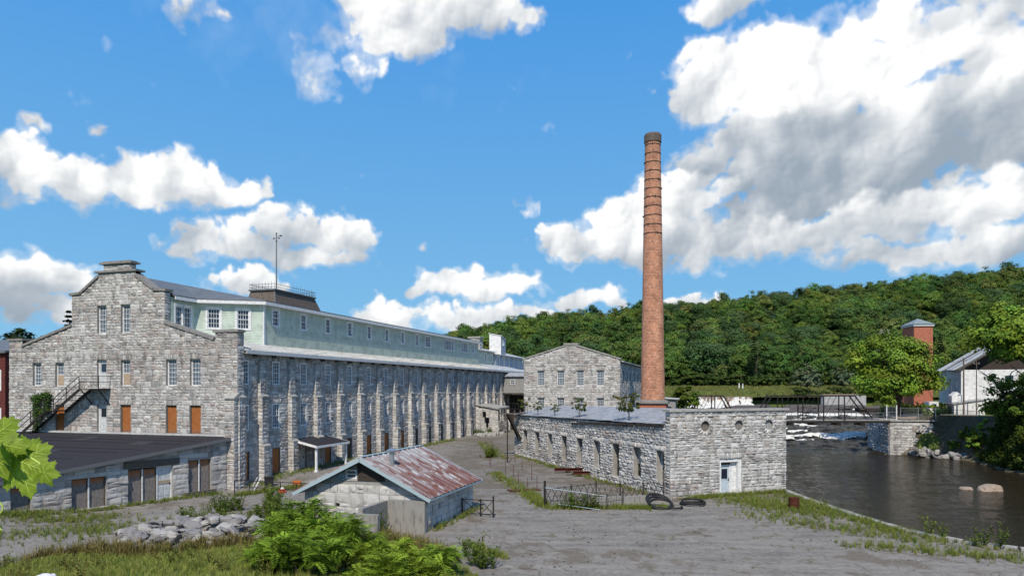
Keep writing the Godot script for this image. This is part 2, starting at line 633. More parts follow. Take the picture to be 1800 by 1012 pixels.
func stone_wall(b: Dictionary, called: String, o: Vector3, r: Vector3, width: float, prof: Array, ops: Array, opt := {}) -> MeshInstance3D:
	var m := MB.new()
	m.col = Color(0.38, 0.37, 0.35)
	wall_core(m, o, r, width, prof, ops, opt.get("thick", 0.55))
	var face := put(called, m, M.mortar, b.root)
	if opt.get("stones", true): courses(b, face, o, r, width, prof, ops, opt)
	return face

# frame of a face: x along r, y up, z outwards, at (x, y, depth) of the face
func at_face(o: Vector3, r: Vector3, x: float, y: float, z: float) -> Transform3D:
	var n := r.cross(Vector3.UP)
	return Transform3D(Basis(r, Vector3.UP, n), o + r * x + Vector3.UP * y + n * z)

func sash_mesh(w: float, h: float, nx: int, ny: int, fr := 0.085, bars := 0.028) -> ArrayMesh:
	var key := "sash%.2f_%.2f_%d_%d_%.2f" % [w, h, nx, ny, fr]
	if cache.has(key): return cache[key]
	var m := MB.new()
	m.bx(Vector3(-w / 2, 0, -0.07), Vector3(-w / 2 + fr, h, 0.05))
	m.bx(Vector3(w / 2 - fr, 0, -0.07), Vector3(w / 2, h, 0.05))
	m.bx(Vector3(-w / 2 + fr, h - fr, -0.07), Vector3(w / 2 - fr, h, 0.05))
	m.bx(Vector3(-w / 2 + fr, 0, -0.07), Vector3(w / 2 - fr, fr * 0.8, 0.05))
	m.bx(Vector3(-w / 2 + fr, h * 0.5 - 0.028, -0.04), Vector3(w / 2 - fr, h * 0.5 + 0.028, 0.035))
	for i in range(1, nx):
		var x := -w / 2 + fr + (w - 2 * fr) * i / nx
		m.bx(Vector3(x - bars / 2, fr * 0.8, -0.015), Vector3(x + bars / 2, h - fr, 0.018))
	for j in range(1, ny):
		if j * 2 == ny: continue
		var y := h * j / ny
		m.bx(Vector3(-w / 2 + fr, y - bars / 2, -0.012), Vector3(w / 2 - fr, y + bars / 2, 0.015))
	cache[key] = m.mesh()
	return cache[key]

func pane_mesh(w: float, h: float) -> ArrayMesh:
	var key := "pane%.2f_%.2f" % [w, h]
	if cache.has(key): return cache[key]
	var m := MB.new()
	m.quad(Vector3(-w / 2 + 0.02, 0.02, -0.018), Vector3(w / 2 - 0.02, 0.02, -0.018), Vector3(w / 2 - 0.02, h - 0.02, -0.018), Vector3(-w / 2 + 0.02, h - 0.02, -0.018))
	cache[key] = m.mesh()
	return cache[key]

func sill_mesh(w: float, d: float, h := 0.12) -> ArrayMesh:
	var key := "sill%.2f_%.2f" % [w, d]
	if cache.has(key): return cache[key]
	var m := MB.new()
	m.prism(PackedVector2Array([Vector2(0, -h), Vector2(d + 0.08, -h), Vector2(d + 0.08, -0.03), Vector2(0, 0)]), Vector3(w / 2 + 0.1, 0, -d), Vector3(0, 0, 1), Vector3.UP, -(w + 0.2))
	cache[key] = m.mesh()
	return cache[key]

func window(b: Dictionary, o: Vector3, r: Vector3, op: Array, nx := 3, ny := 6, deep := 0.26, material = null, boarded := "", blind := 0.0, glass := "glass") -> MeshInstance3D:
	var w: float = op[1] - op[0]
	var h: float = op[3] - op[2]
	var t := at_face(o, r, (op[0] + op[1]) / 2, op[2], -deep)
	var f := put("window", sash_mesh(w, h, nx, ny, 0.12 if glass == "dusty_glass" else 0.085), material if material else M.white_paint, b.root, t)
	put("pane", pane_mesh(w, h), M[glass], f)
	put("sill", sill_mesh(w, deep, 0.12), M.sill, f)
	if boarded == "low":
		var m := MB.new()
		m.bx(Vector3(-w / 2 + 0.09, 0.09, 0.02), Vector3(w / 2 - 0.09, h * 0.5 - 0.03, 0.04))
		put("board", m, M.plywood_pale, f)
	if blind > 0:
		var m := MB.new()
		for k in 9:
			var x := -w / 2 + 0.1 + (w - 0.2) * k / 9.0
			m.quad(Vector3(x, h * (1 - blind), -0.12 - 0.03 * (k % 2)), Vector3(x + (w - 0.2) / 9.0, h * (1 - blind), -0.15 + 0.03 * (k % 2)), Vector3(x + (w - 0.2) / 9.0, h - 0.05, -0.15 + 0.03 * (k % 2)), Vector3(x, h - 0.05, -0.12 - 0.03 * (k % 2)))
		put("curtain", m, M.cloth, f)
	return f

func board(b: Dictionary, o: Vector3, r: Vector3, op: Array, material: Material, deep := 0.2, label := "") -> MeshInstance3D:
	var w: float = op[1] - op[0]
	var h: float = op[3] - op[2]
	var m := MB.new()
	m.uvquad(Vector3(-w / 2 + 0.01, 0.0, 0.0), Vector3(w / 2 - 0.01, 0.0, 0.0), Vector3(w / 2 - 0.01, h, 0.0), Vector3(-w / 2 + 0.01, h, 0.0), Vector2(0, 1), Vector2(1, 1), Vector2(1, 0), Vector2(0, 0))
	m.uvquad(Vector3(w / 2 - 0.01, 0.0, -0.03), Vector3(-w / 2 + 0.01, 0.0, -0.03), Vector3(-w / 2 + 0.01, h, -0.03), Vector3(w / 2 - 0.01, h, -0.03), Vector2(0, 1), Vector2(1, 1), Vector2(1, 0), Vector2(0, 0))
	var f := put("boarded_window", m, material, b.root, at_face(o, r, (op[0] + op[1]) / 2, op[2], -deep))
	if label: f.set_meta("label", label)
	var e := MB.new()
	e.bx(Vector3(-w / 2 + 0.01, h - 0.07, 0.0), Vector3(w / 2 - 0.01, h - 0.01, 0.05))
	e.bx(Vector3(-w / 2 + 0.01, 0, 0.0), Vector3(-w / 2 + 0.06, h - 0.07, 0.05))
	e.bx(Vector3(w / 2 - 0.06, 0, 0.0), Vector3(w / 2 - 0.01, h - 0.07, 0.05))
	put("frame", e, M.old_timber, f)
	return f

func door(b: Dictionary, o: Vector3, r: Vector3, op: Array, material: Material, deep := 0.25, lit := 0.55, called := "door") -> MeshInstance3D:
	var w: float = op[1] - op[0]
	var h: float = op[3] - op[2]
	var m := MB.new()
	m.bx(Vector3(-w / 2 + 0.09, 0.02, -0.05), Vector3(w / 2 - 0.09, h - 0.09, 0.0))
	var d := put(called, m, material, b.root, at_face(o, r, (op[0] + op[1]) / 2, op[2], -deep))
	var f := MB.new()
	f.bx(Vector3(-w / 2, 0, -0.08), Vector3(-w / 2 + 0.09, h, 0.05))
	f.bx(Vector3(w / 2 - 0.09, 0, -0.08), Vector3(w / 2, h, 0.05))
	f.bx(Vector3(-w / 2 + 0.09, h - 0.09, -0.08), Vector3(w / 2 - 0.09, h, 0.05))
	put("frame", f, M.white_paint, d)
	var iw := w - 0.18
	var p := MB.new()
	for k in [-1, 1]:
		for e in [[0.12, 0.40]]:
			p.bx(Vector3(k * iw * 0.24 - iw * 0.17, h * e[0], 0.0), Vector3(k * iw * 0.24 + iw * 0.17, h * e[1], 0.018))
	put("panel", p, material, d)
	if lit > 0:
		var g := MB.new()
		g.bx(Vector3(-iw * 0.32, h * lit, 0.0), Vector3(iw * 0.32, h * 0.86, 0.008))
		put("pane", g, M.dark_glass, d)
		var t := MB.new()
		t.bx(Vector3(-iw * 0.37, h * lit - 0.05, 0), Vector3(iw * 0.37, h * lit, 0.025))
		t.bx(Vector3(-iw * 0.37, h * 0.86, 0), Vector3(iw * 0.37, h * 0.86 + 0.05, 0.025))
		t.bx(Vector3(-iw * 0.37, h * lit, 0), Vector3(-iw * 0.32, h * 0.86, 0.025))
		t.bx(Vector3(iw * 0.32, h * lit, 0), Vector3(iw * 0.37, h * 0.86, 0.025))
		put("glazing_bead", t, material, d)
	var k := MB.new()
	k.box(Vector3(iw * 0.42, h * 0.47, 0.035), Vector3(0.05, 0.14, 0.06))
	put("handle", k, M.iron, d)
	return d

# ------------------------------------------------------------------ materials
func board_image(kind: int) -> ImageTexture:
	var w := 96
	var h := 192
	var a := fbm(60 + kind, 0.03, 4, w, h, 0, 0)
	var n := FastNoiseLite.new()
	n.seed = 70 + kind
	n.frequency = 1.0
	n.fractal_octaves = 3
	var im := Image.create_empty(w, h, false, Image.FORMAT_RGB8)
	for y in h:
		for x in w:
			var k := a[y * w + x] / 127.5 - 1.0
			var g := n.get_noise_2d(x * 0.22, y * 0.012)
			var v := y / float(h)
			var c: Color
			if kind == 0:   # orange stained plywood
				c = Color(0.34, 0.125, 0.035).lerp(Color(0.22, 0.075, 0.025), clampf(0.35 + g * 0.9 + k * 0.5, 0, 1))
				c = c.lerp(Color(0.12, 0.10, 0.085), clampf((v - 0.82) * 4.0 + k * 0.5, 0, 0.75))
			elif kind == 1: # weathered grey doors with a rust stain running from the head
				c = Color(0.25, 0.22, 0.20).lerp(Color(0.115, 0.105, 0.10), clampf(0.45 + g * 1.0 + k * 0.5, 0, 1))
				c = c.lerp(Color(0.33, 0.125, 0.04), clampf((0.3 - v) * 4.5 + k * 0.5 + g * 0.6, 0, 0.9))
			else:           # brown boards
				c = Color(0.15, 0.085, 0.05).lerp(Color(0.07, 0.045, 0.032), clampf(0.5 + g + k * 0.5, 0, 1))
			im.set_pixel(x, y, c.linear_to_srgb())
	return ImageTexture.create_from_image(im)

func rust_image() -> ImageTexture:
	var w := 512
	var h := 256
	var a := fbm(80, 0.022, 5, w, h, 0, 0)
	var n := FastNoiseLite.new()
	n.seed = 81
	n.frequency = 1.0
	n.fractal_octaves = 4
	var im := Image.create_empty(w, h, false, Image.FORMAT_RGB8)
	for y in h:
		for x in w:
			var v := y / float(h)
			var k := a[y * w + x] / 127.5 - 1.0
			var g := n.get_noise_2d(x * 0.16, y * 0.011)
			var t := g * 1.9 + k * 0.55 + (0.16 if (x * 13 / 512) % 2 else -0.1) + (v - 0.42) * 0.9 - absf(v - 0.55) * 0.5
			var white := Color(0.40, 0.40, 0.41).lerp(Color(0.27, 0.265, 0.27), clampf(0.5 + k, 0, 1))
			var red := Color(0.115, 0.034, 0.026).lerp(Color(0.165, 0.062, 0.042), clampf(0.5 + k * 1.5, 0, 1))
			im.set_pixel(x, y, white.lerp(red, clampf(t * 2.4 + 0.62, 0, 0.96)).linear_to_srgb())
	return ImageTexture.create_from_image(im)

func brick_image() -> ImageTexture:
	var w := 256
	var h := 256
	var im := Image.create_empty(w, h, false, Image.FORMAT_RGB8)
	rng.seed = 91
	im.fill(lin(0.45, 0.31, 0.23))
	var rows := 32
	for r in rows:
		for c in 12:
			var k := rf(0.72, 1.2)
			var base := Color(0.56 * k, 0.255 * k, 0.155 * k)
			if rng.randf() < 0.12: base = Color(0.34 * k, 0.14 * k, 0.09 * k)
			if rng.randf() < 0.06: base = Color(0.58 * k, 0.36 * k, 0.25 * k)
			var x := int(c * w / 12.0) + (10 if r % 2 else 0)
			im.fill_rect(Rect2i(x, r * 8, 20, 7), base.linear_to_srgb())
			if x + 20 > w: im.fill_rect(Rect2i(0, r * 8, x + 20 - w, 7), base.linear_to_srgb())
	return ImageTexture.create_from_image(im)

func yard_image() -> ImageTexture:
	var s := 1536   # covers x -45..35, z -100..-20
	var big := fbm(100, 0.006, 5, s, s, 0, 0)
	var mid := fbm(101, 0.022, 5, s, s, 0, 0)
	var fine := fbm(102, 0.16, 4, s, s, 0, 0)
	var cr := fbm(103, 0.0075, 3, s, s, 0, 0)
	var out := PackedByteArray()
	out.resize(s * s * 3)
	for i in s * s:
		var b := big[i] / 127.5 - 1.0
		var m := mid[i] / 127.5 - 1.0
		var f := fine[i] / 127.5 - 1.0
		var sk := mid[((i / s * 3) % s) * s + (i % s) / 4] / 127.5 - 1.0
		var v := 0.198 + b * 0.07 + m * 0.055 + f * 0.06 + sk * 0.05
		var r := v * 1.06
		var g := v * 0.98
		var bl := v * 0.865
		var wz := -100.0 + 80.0 * (i / s) / s
		var wx := -45.0 + 80.0 * (i % s) / s
		var rear := clampf((-45.0 - wz) / 6.0, 0.0, 1.0) * clampf((wx + 9.0) / 4.0, 0.0, 1.0)
		var soil := clampf((m * 0.8 + b * 0.9 + f * 0.4 - 0.13 + rear * 0.38) * 2.6, 0.0, 0.8)
		if soil > 0:
			r = lerpf(r, 0.112, soil); g = lerpf(g, 0.092, soil); bl = lerpf(bl, 0.066, soil)
		var moss := clampf((m * 1.1 - b * 0.7 + f * 0.5 - 0.62) * 3.0, 0.0, 0.7)
		if moss > 0:
			r = lerpf(r, 0.10, moss); g = lerpf(g, 0.10, moss); bl = lerpf(bl, 0.045, moss)
		var c := absf(cr[i] / 127.5 - 1.0 + f * 0.02 + m * 0.05)
		if c < 0.010 and b > -0.12:
			r *= 0.62; g *= 0.64; bl *= 0.55
		out[i * 3] = int(clampf(pow(maxf(r, 0.01), 0.4545), 0, 1) * 255)
		out[i * 3 + 1] = int(clampf(pow(maxf(g, 0.01), 0.4545), 0, 1) * 255)
		out[i * 3 + 2] = int(clampf(pow(maxf(bl, 0.01), 0.4545), 0, 1) * 255)
	return ImageTexture.create_from_image(Image.create_from_data(s, s, false, Image.FORMAT_RGB8, out))

func make_materials() -> void:
	T.blotch = noisetex(1, 0.012, 5, ramp([[0.0, 0.72], [0.35, 0.9], [0.6, 0.98], [1.0, 1.0]]))
	T.streak = noisetex(2, 0.02, 5, ramp([[0.0, 0.58], [0.26, 0.8], [0.42, 0.96], [1.0, 1.0]]))
	T.grain = noisetex(3, 0.09, 4, ramp([[0.0, 0.68], [0.4, 0.92], [1.0, 1.0]]))
	T.bump = noisetex(4, 0.05, 5, ramp([[0.0, 0.0], [1.0, 1.0]]))
	T.ripple = noisetex(5, 0.018, 5, ramp([[0.0, 0.0], [1.0, 1.0]]))
	T.leaf = noisetex(6, 0.02, 3, ramp([[0.0, 0.7], [1.0, 1.0]]), 256)
	T.rust = noisetex(7, 0.02, 5, ramp([[0.0, Color(0.26, 0.13, 0.08)], [0.45, Color(0.34, 0.18, 0.12)], [1.0, Color(0.2, 0.11, 0.08)]]), 256)
	T.soil = noisetex(9, 0.03, 5, ramp([[0.0, lin(0.05, 0.045, 0.03)], [0.5, lin(0.10, 0.085, 0.055)], [1.0, lin(0.15, 0.14, 0.09)]]))
	T.turf = noisetex(10, 0.03, 5, ramp([[0.0, lin(0.045, 0.06, 0.018)], [0.5, lin(0.085, 0.115, 0.022)], [1.0, lin(0.15, 0.16, 0.05)]]))
	var m: StandardMaterial3D
	m = vcol(mat("stone", Color.WHITE, 0.92, T.streak, 0.11, T.bump, 2.0)); m.uv1_scale = Vector3(0.16, 0.05, 0.16); detail(m, T.grain, 0.7)
	m = vcol(mat("mortar", Color.WHITE, 0.95, T.blotch, 0.2)); detail(m, T.grain, 0.9)
	m = mat("concrete", lin(0.33, 0.32, 0.295), 0.9, T.streak, 0.15, T.bump, 1.0); m.uv1_scale = Vector3(0.35, 0.08, 0.35); detail(m, T.grain, 0.8)
	m = mat("coping", lin(0.29, 0.28, 0.265), 0.9, T.blotch, 0.25, T.bump, 1.5); detail(m, T.grain, 0.8)
	m = mat("coping_pale", lin(0.44, 0.43, 0.40), 0.9, T.blotch, 0.25, T.bump, 1.5); detail(m, T.grain, 0.8)
	m = mat("rubble", lin(0.265, 0.255, 0.25), 0.9, T.blotch, 0.35, T.bump, 2.0); detail(m, T.grain, 0.9)
	m = mat("sill", lin(0.36, 0.35, 0.33), 0.9, T.blotch, 0.4)
	m = mat("white_paint", lin(0.76, 0.77, 0.77), 0.6, T.blotch, 0.5)
	m = mat("worn_white", lin(0.58, 0.60, 0.61), 0.65, T.streak, 0.4); m.uv1_scale = Vector3(0.7, 0.2, 0.7)
	m = mat("pale_green", lin(0.55, 0.63, 0.54), 0.7, T.blotch, 0.15)
	m = mat("teal_clapboard", lin(0.52, 0.58, 0.49), 0.7, T.blotch, 0.15)
	m = mat("blue_grey_clapboard", lin(0.36, 0.43, 0.53), 0.7, T.blotch, 0.2)
	m = mat("blue_siding", lin(0.26, 0.36, 0.42), 0.75, T.streak, 0.3)
	m = mat("white_clapboard", lin(0.74, 0.74, 0.73), 0.7, T.blotch, 0.2)
	m = mat("grey_boarding", lin(0.30, 0.295, 0.285), 0.85, T.streak, 0.3); m.uv1_scale = Vector3(0.6, 0.1, 0.6)
	m = mat("old_timber", lin(0.12, 0.105, 0.09), 0.85, T.streak, 0.6)
	m = mat("dark_timber", lin(0.055, 0.042, 0.036), 0.85, T.streak, 0.6)
	m = mat("door_blue", lin(0.50, 0.58, 0.64), 0.6, T.streak, 0.5)
	m = mat("plywood_pale", lin(0.42, 0.33, 0.24), 0.8, T.blotch, 0.5)
	m = mat("tin", lin(0.40, 0.405, 0.41), 0.5, T.blotch, 0.12); m.metallic = 0.1; detail(m, T.streak, 0.2)
	m = mat("tin_white", lin(0.60, 0.61, 0.60), 0.5, T.blotch, 0.12); m.metallic = 0.1; detail(m, T.streak, 0.2)
	m = mat("slate_roof", lin(0.17, 0.185, 0.20), 0.6, T.blotch, 0.12); detail(m, T.grain, 0.3)
	m = mat("shingle_dark", lin(0.03, 0.029, 0.036), 0.9, T.grain, 0.5, T.bump, 1.0)
	m = mat("tar_patch", lin(0.05, 0.05, 0.056), 0.8, T.grain, 0.5)
	m = mat("mansard", lin(0.165, 0.135, 0.115), 0.85, T.streak, 0.2); detail(m, T.grain, 0.6)
	m = mat("iron", lin(0.028, 0.024, 0.022), 0.6); m.metallic = 0.3
	m = mat("iron_grey", lin(0.16, 0.165, 0.17), 0.5); m.metallic = 0.4
	m = mat("galvanised", lin(0.5, 0.51, 0.52), 0.35); m.metallic = 0.8
	m = mat("rust", Color.WHITE, 0.85, T.rust, 0.8)
	m = mat("rust_dark", lin(0.10, 0.03, 0.022), 0.85, T.grain, 0.5)
	m = mat("dark_red_boards", lin(0.13, 0.035, 0.03), 0.85, T.streak, 0.3)
	m = mat("patina", lin(0.22, 0.27, 0.28), 0.6, T.blotch, 0.4)
	m = mat("rubber", lin(0.018, 0.018, 0.02), 0.6)
	m = mat("orange_plastic", lin(0.45, 0.13, 0.03), 0.5)
	m = mat("red_paint", lin(0.42, 0.05, 0.03), 0.6)
	m = mat("pipe_blue", lin(0.32, 0.41, 0.45), 0.5)
	m = mat("red_brick", lin(0.52, 0.185, 0.115), 0.85, T.blotch, 0.4); detail(m, T.grain, 0.9)
	m = vcol(mat("brick", Color.WHITE, 0.9)); m.albedo_texture = brick_image(); detail(m, T.blotch, 0.12)
	m = mat("rusted_tin", Color.WHITE, 0.6); m.albedo_texture = rust_image()
	m = mat("plywood_orange", Color.WHITE, 0.8); m.albedo_texture = board_image(0)
	m = mat("weathered_board", Color.WHITE, 0.85); m.albedo_texture = board_image(1)
	m = mat("brown_board", Color.WHITE, 0.85); m.albedo_texture = board_image(2)
	m = mat("cloth", lin(0.5, 0.52, 0.55), 0.95); m.cull_mode = BaseMaterial3D.CULL_DISABLED
	m = mat("glass", Color(0.75, 0.85, 0.95, 0.16), 0.05); m.transparency = BaseMaterial3D.TRANSPARENCY_ALPHA; m.metallic_specular = 0.6
	m = mat("dusty_glass", Color(0.42, 0.49, 0.56, 0.42), 0.06); m.transparency = BaseMaterial3D.TRANSPARENCY_ALPHA; m.metallic_specular = 0.6
	m = mat("dark_glass", lin(0.015, 0.02, 0.035), 0.08); m.metallic_specular = 0.6
	m = mat("black_void", lin(0.012, 0.011, 0.010), 0.95)
	m = mat("water", lin(0.02, 0.0155, 0.009), 0.04, null, 0.1, T.ripple, 3.5); m.uv1_scale = Vector3(0.16, 0.3, 0.34); m.metallic_specular = 0.125
	m = mat("foam", lin(0.74, 0.74, 0.70), 0.8, T.blotch, 0.3, T.bump, 8.0)
	m = mat("rock_dark", lin(0.10, 0.09, 0.085), 0.8, T.blotch, 0.3, T.bump, 6.0)
	m = mat("boulder", lin(0.36, 0.285, 0.22), 0.85, T.blotch, 0.4, T.bump, 4.0)
	m = mat("dam_concrete", lin(0.33, 0.255, 0.20), 0.9, T.streak, 0.15)
	m = mat("dam_wall", lin(0.42, 0.42, 0.42), 0.9, T.streak, 0.1); m.uv1_scale = Vector3(0.2, 0.04, 0.2)
	m = mat("asphalt", Color.WHITE, 0.92); m.albedo_texture = yard_image(); m.uv1_scale = Vector3(1, 1, 1)
	m = mat("soil", Color.WHITE, 0.95, T.soil, 0.12, T.bump, 6.0)
	m = mat("turf", Color.WHITE, 0.95, T.turf, 0.13, T.bump, 6.0)
	m = vcol(mat("grass_blade", Color.WHITE, 0.7)); m.backlight_enabled = true; m.backlight = Color(0.5, 0.5, 0.5); m.cull_mode = BaseMaterial3D.CULL_DISABLED
	m = vcol(mat("leaf", Color.WHITE, 0.55)); m.backlight_enabled = true; m.backlight = Color(0.6, 0.6, 0.6); m.cull_mode = BaseMaterial3D.CULL_DISABLED; m.metallic_specular = 0.16
	m = mat("grape_leaf", lin(0.33, 0.46, 0.05), 0.5, T.leaf, 6.0); m.backlight_enabled = true; m.backlight = Color(0.8, 0.9, 0.3); m.cull_mode = BaseMaterial3D.CULL_DISABLED
	m = mat("grape_vein", lin(0.40, 0.52, 0.10), 0.5); m.cull_mode = BaseMaterial3D.CULL_DISABLED
	m = mat("bark", lin(0.095, 0.08, 0.065), 0.9, T.streak, 0.8, T.bump, 4.0)
	m = mat("dead_wood", lin(0.33, 0.31, 0.28), 0.85)
	m = mat("pole_wood", lin(0.13, 0.11, 0.095), 0.85, T.streak, 0.6)

# ------------------------------------------------------------------ ground
const EDGE := [[-20.0, 60.0], [-27.0, 40.0], [-28.5, 32.0], [-30.0, 27.0], [-31.8, 23.8], [-33.3, 22.2], [-35.9, 20.9], [-40.7, 20.35], [-44.7, 20.1], [-50.1, 20.1], [-62.0, 17.6], [-78.0, 18.6], [-99.0, 25.0], [-118.0, 30.0], [-190.0, 50.0]]

func table(t: Array, z: float) -> float:  # first column falls
	if z >= t[0][0]: return t[0][1]
	for i in t.size() - 1:
		if z >= t[i + 1][0]: return lerpf(t[i][1], t[i + 1][1], (t[i][0] - z) / (t[i][0] - t[i + 1][0]))
	return t[-1][1]

func bank_edge(x: float) -> float:  # where the grass bank begins
	var t := [[-60.0, -26.0], [-40.0, -27.0], [-21.0, -28.6], [-19.5, -31.2], [-16.5, -30.6], [-13.0, -32.6], [-8.0, -34.0], [-4.5, -32.0], [-1.8, -28.2], [0.8, -23.5], [4.0, -14.0], [30.0, -8.0]]
	for i in t.size() - 1:
		if x <= t[i + 1][0]: return lerpf(t[i][1], t[i + 1][1], clampf((x - t[i][0]) / (t[i + 1][0] - t[i][0]), 0, 1))
	return -8.0

func yard_y(x: float, z: float) -> float:
	var h := 0.28 * ss(-52.0, -76.0, z)
	h -= 0.5 * ss(-15.0, -22.0, x) * ss(-34.0, -42.0, z) * (1.0 - ss(-52.0, -60.0, z))
	h += 0.55 * ss(-27.0, -31.0, x) * ss(-34.0, -38.0, z) * (1.0 - ss(-44.0, -50.0, z))
	return h

var gn := FastNoiseLite.new()

func bank_y(x: float, z: float) -> float:
	var d := z - bank_edge(x)
	return yard_y(x, z) + clampf(d * 0.13, -0.5, 4.2) + (gn.get_noise_2d(x * 9, z * 9) * 0.12 if d > 0 else -0.05)

func water_y(z: float) -> float:
	return table([[-90.0, -2.2], [-100.0, -2.0], [-110.0, -1.25], [-125.0, -0.1], [-150.0, 1.1], [-185.0, 1.9]], z)

func right_bank(z: float) -> float:
	return table([[0.0, 62.0], [-60.0, 58.0], [-80.0, 58.0], [-88.0, 60.5], [-94.0, 61.0], [-97.0, 59.0], [-99.0, 54.0], [-112.0, 58.0], [-140.0, 74.0], [-185.0, 97.0], [-400.0, 120.0]], z)

func terrain_y(x: float, z: float) -> float:
	var hill := -table([[75.0, -14.0], [33.0, -18.0], [0.0, -25.0], [-33.0, -29.0], [-77.0, -33.0], [-177.0, -43.5], [-233.0, -50.0], [-300.0, -56.5], [-420.0, -64.0]], -x)
	hill *= ss(-238.0, -405.0, z)
	var base := 0.0
	if z < -190.0:
		base = 4.0 + 3.4 * ss(-194.0 + gn.get_noise_2d(x * 2, 10) * 3.0, -212.0 + gn.get_noise_2d(x * 1.5, 90) * 8.0, z) + gn.get_noise_2d(x * 3, z * 3) * 0.5
		return base + hill + gn.get_noise_2d(x, z) * 1.5 * ss(-230.0, -260.0, z)
	var l := table(EDGE, z)
	var r := right_bank(z)
	var up := 3.1 + 1.0 * ss(-105.0, -190.0, z)
	if x < l: base = -0.6 + ss(-120.0, -190.0, z) * 3.0
	elif x > r: base = lerpf(-2.8, up, ss(0.0, 4.0, x - r)) + gn.get_noise_2d(x * 4, z * 4) * 0.4 + ss(-185.0, -150.0, z) * 0.0
	else: base = -6.0
	if x < -45: base += 0.5
	return base

func grid_mesh(p: Array) -> ArrayMesh:  # rows of points, smooth normals
	var nj := p.size()
	var ni: int = p[0].size()
	var v := PackedVector3Array()
	var n := PackedVector3Array()
	var ix := PackedInt32Array()
	for j in nj:
		for i in ni:
			v.append(p[j][i])
			var a: Vector3 = p[j][mini(i + 1, ni - 1)] - p[j][maxi(i - 1, 0)]
			var b: Vector3 = p[mini(j + 1, nj - 1)][i] - p[maxi(j - 1, 0)][i]
			var c := a.cross(b).normalized()
			n.append(c if c.y > 0 else -c)
	for j in nj - 1:
		for i in ni - 1:
			var k := j * ni + i
			ix.append_array(PackedInt32Array([k, k + ni, k + 1, k + 1, k + ni, k + ni + 1]))
	# clockwise seen from above
	var e1 := v[ix[1]] - v[ix[0]]
	var e2 := v[ix[2]] - v[ix[0]]
	if e1.cross(e2).y > 0:
		for k in range(0, ix.size(), 3):
			var t := ix[k + 1]
			ix[k + 1] = ix[k + 2]
			ix[k + 2] = t
	var arr := []
	arr.resize(Mesh.ARRAY_MAX)
	arr[Mesh.ARRAY_VERTEX] = v
	arr[Mesh.ARRAY_NORMAL] = n
	arr[Mesh.ARRAY_INDEX] = ix
	var m := ArrayMesh.new()
	m.add_surface_from_arrays(Mesh.PRIMITIVE_TRIANGLES, arr)
	return m

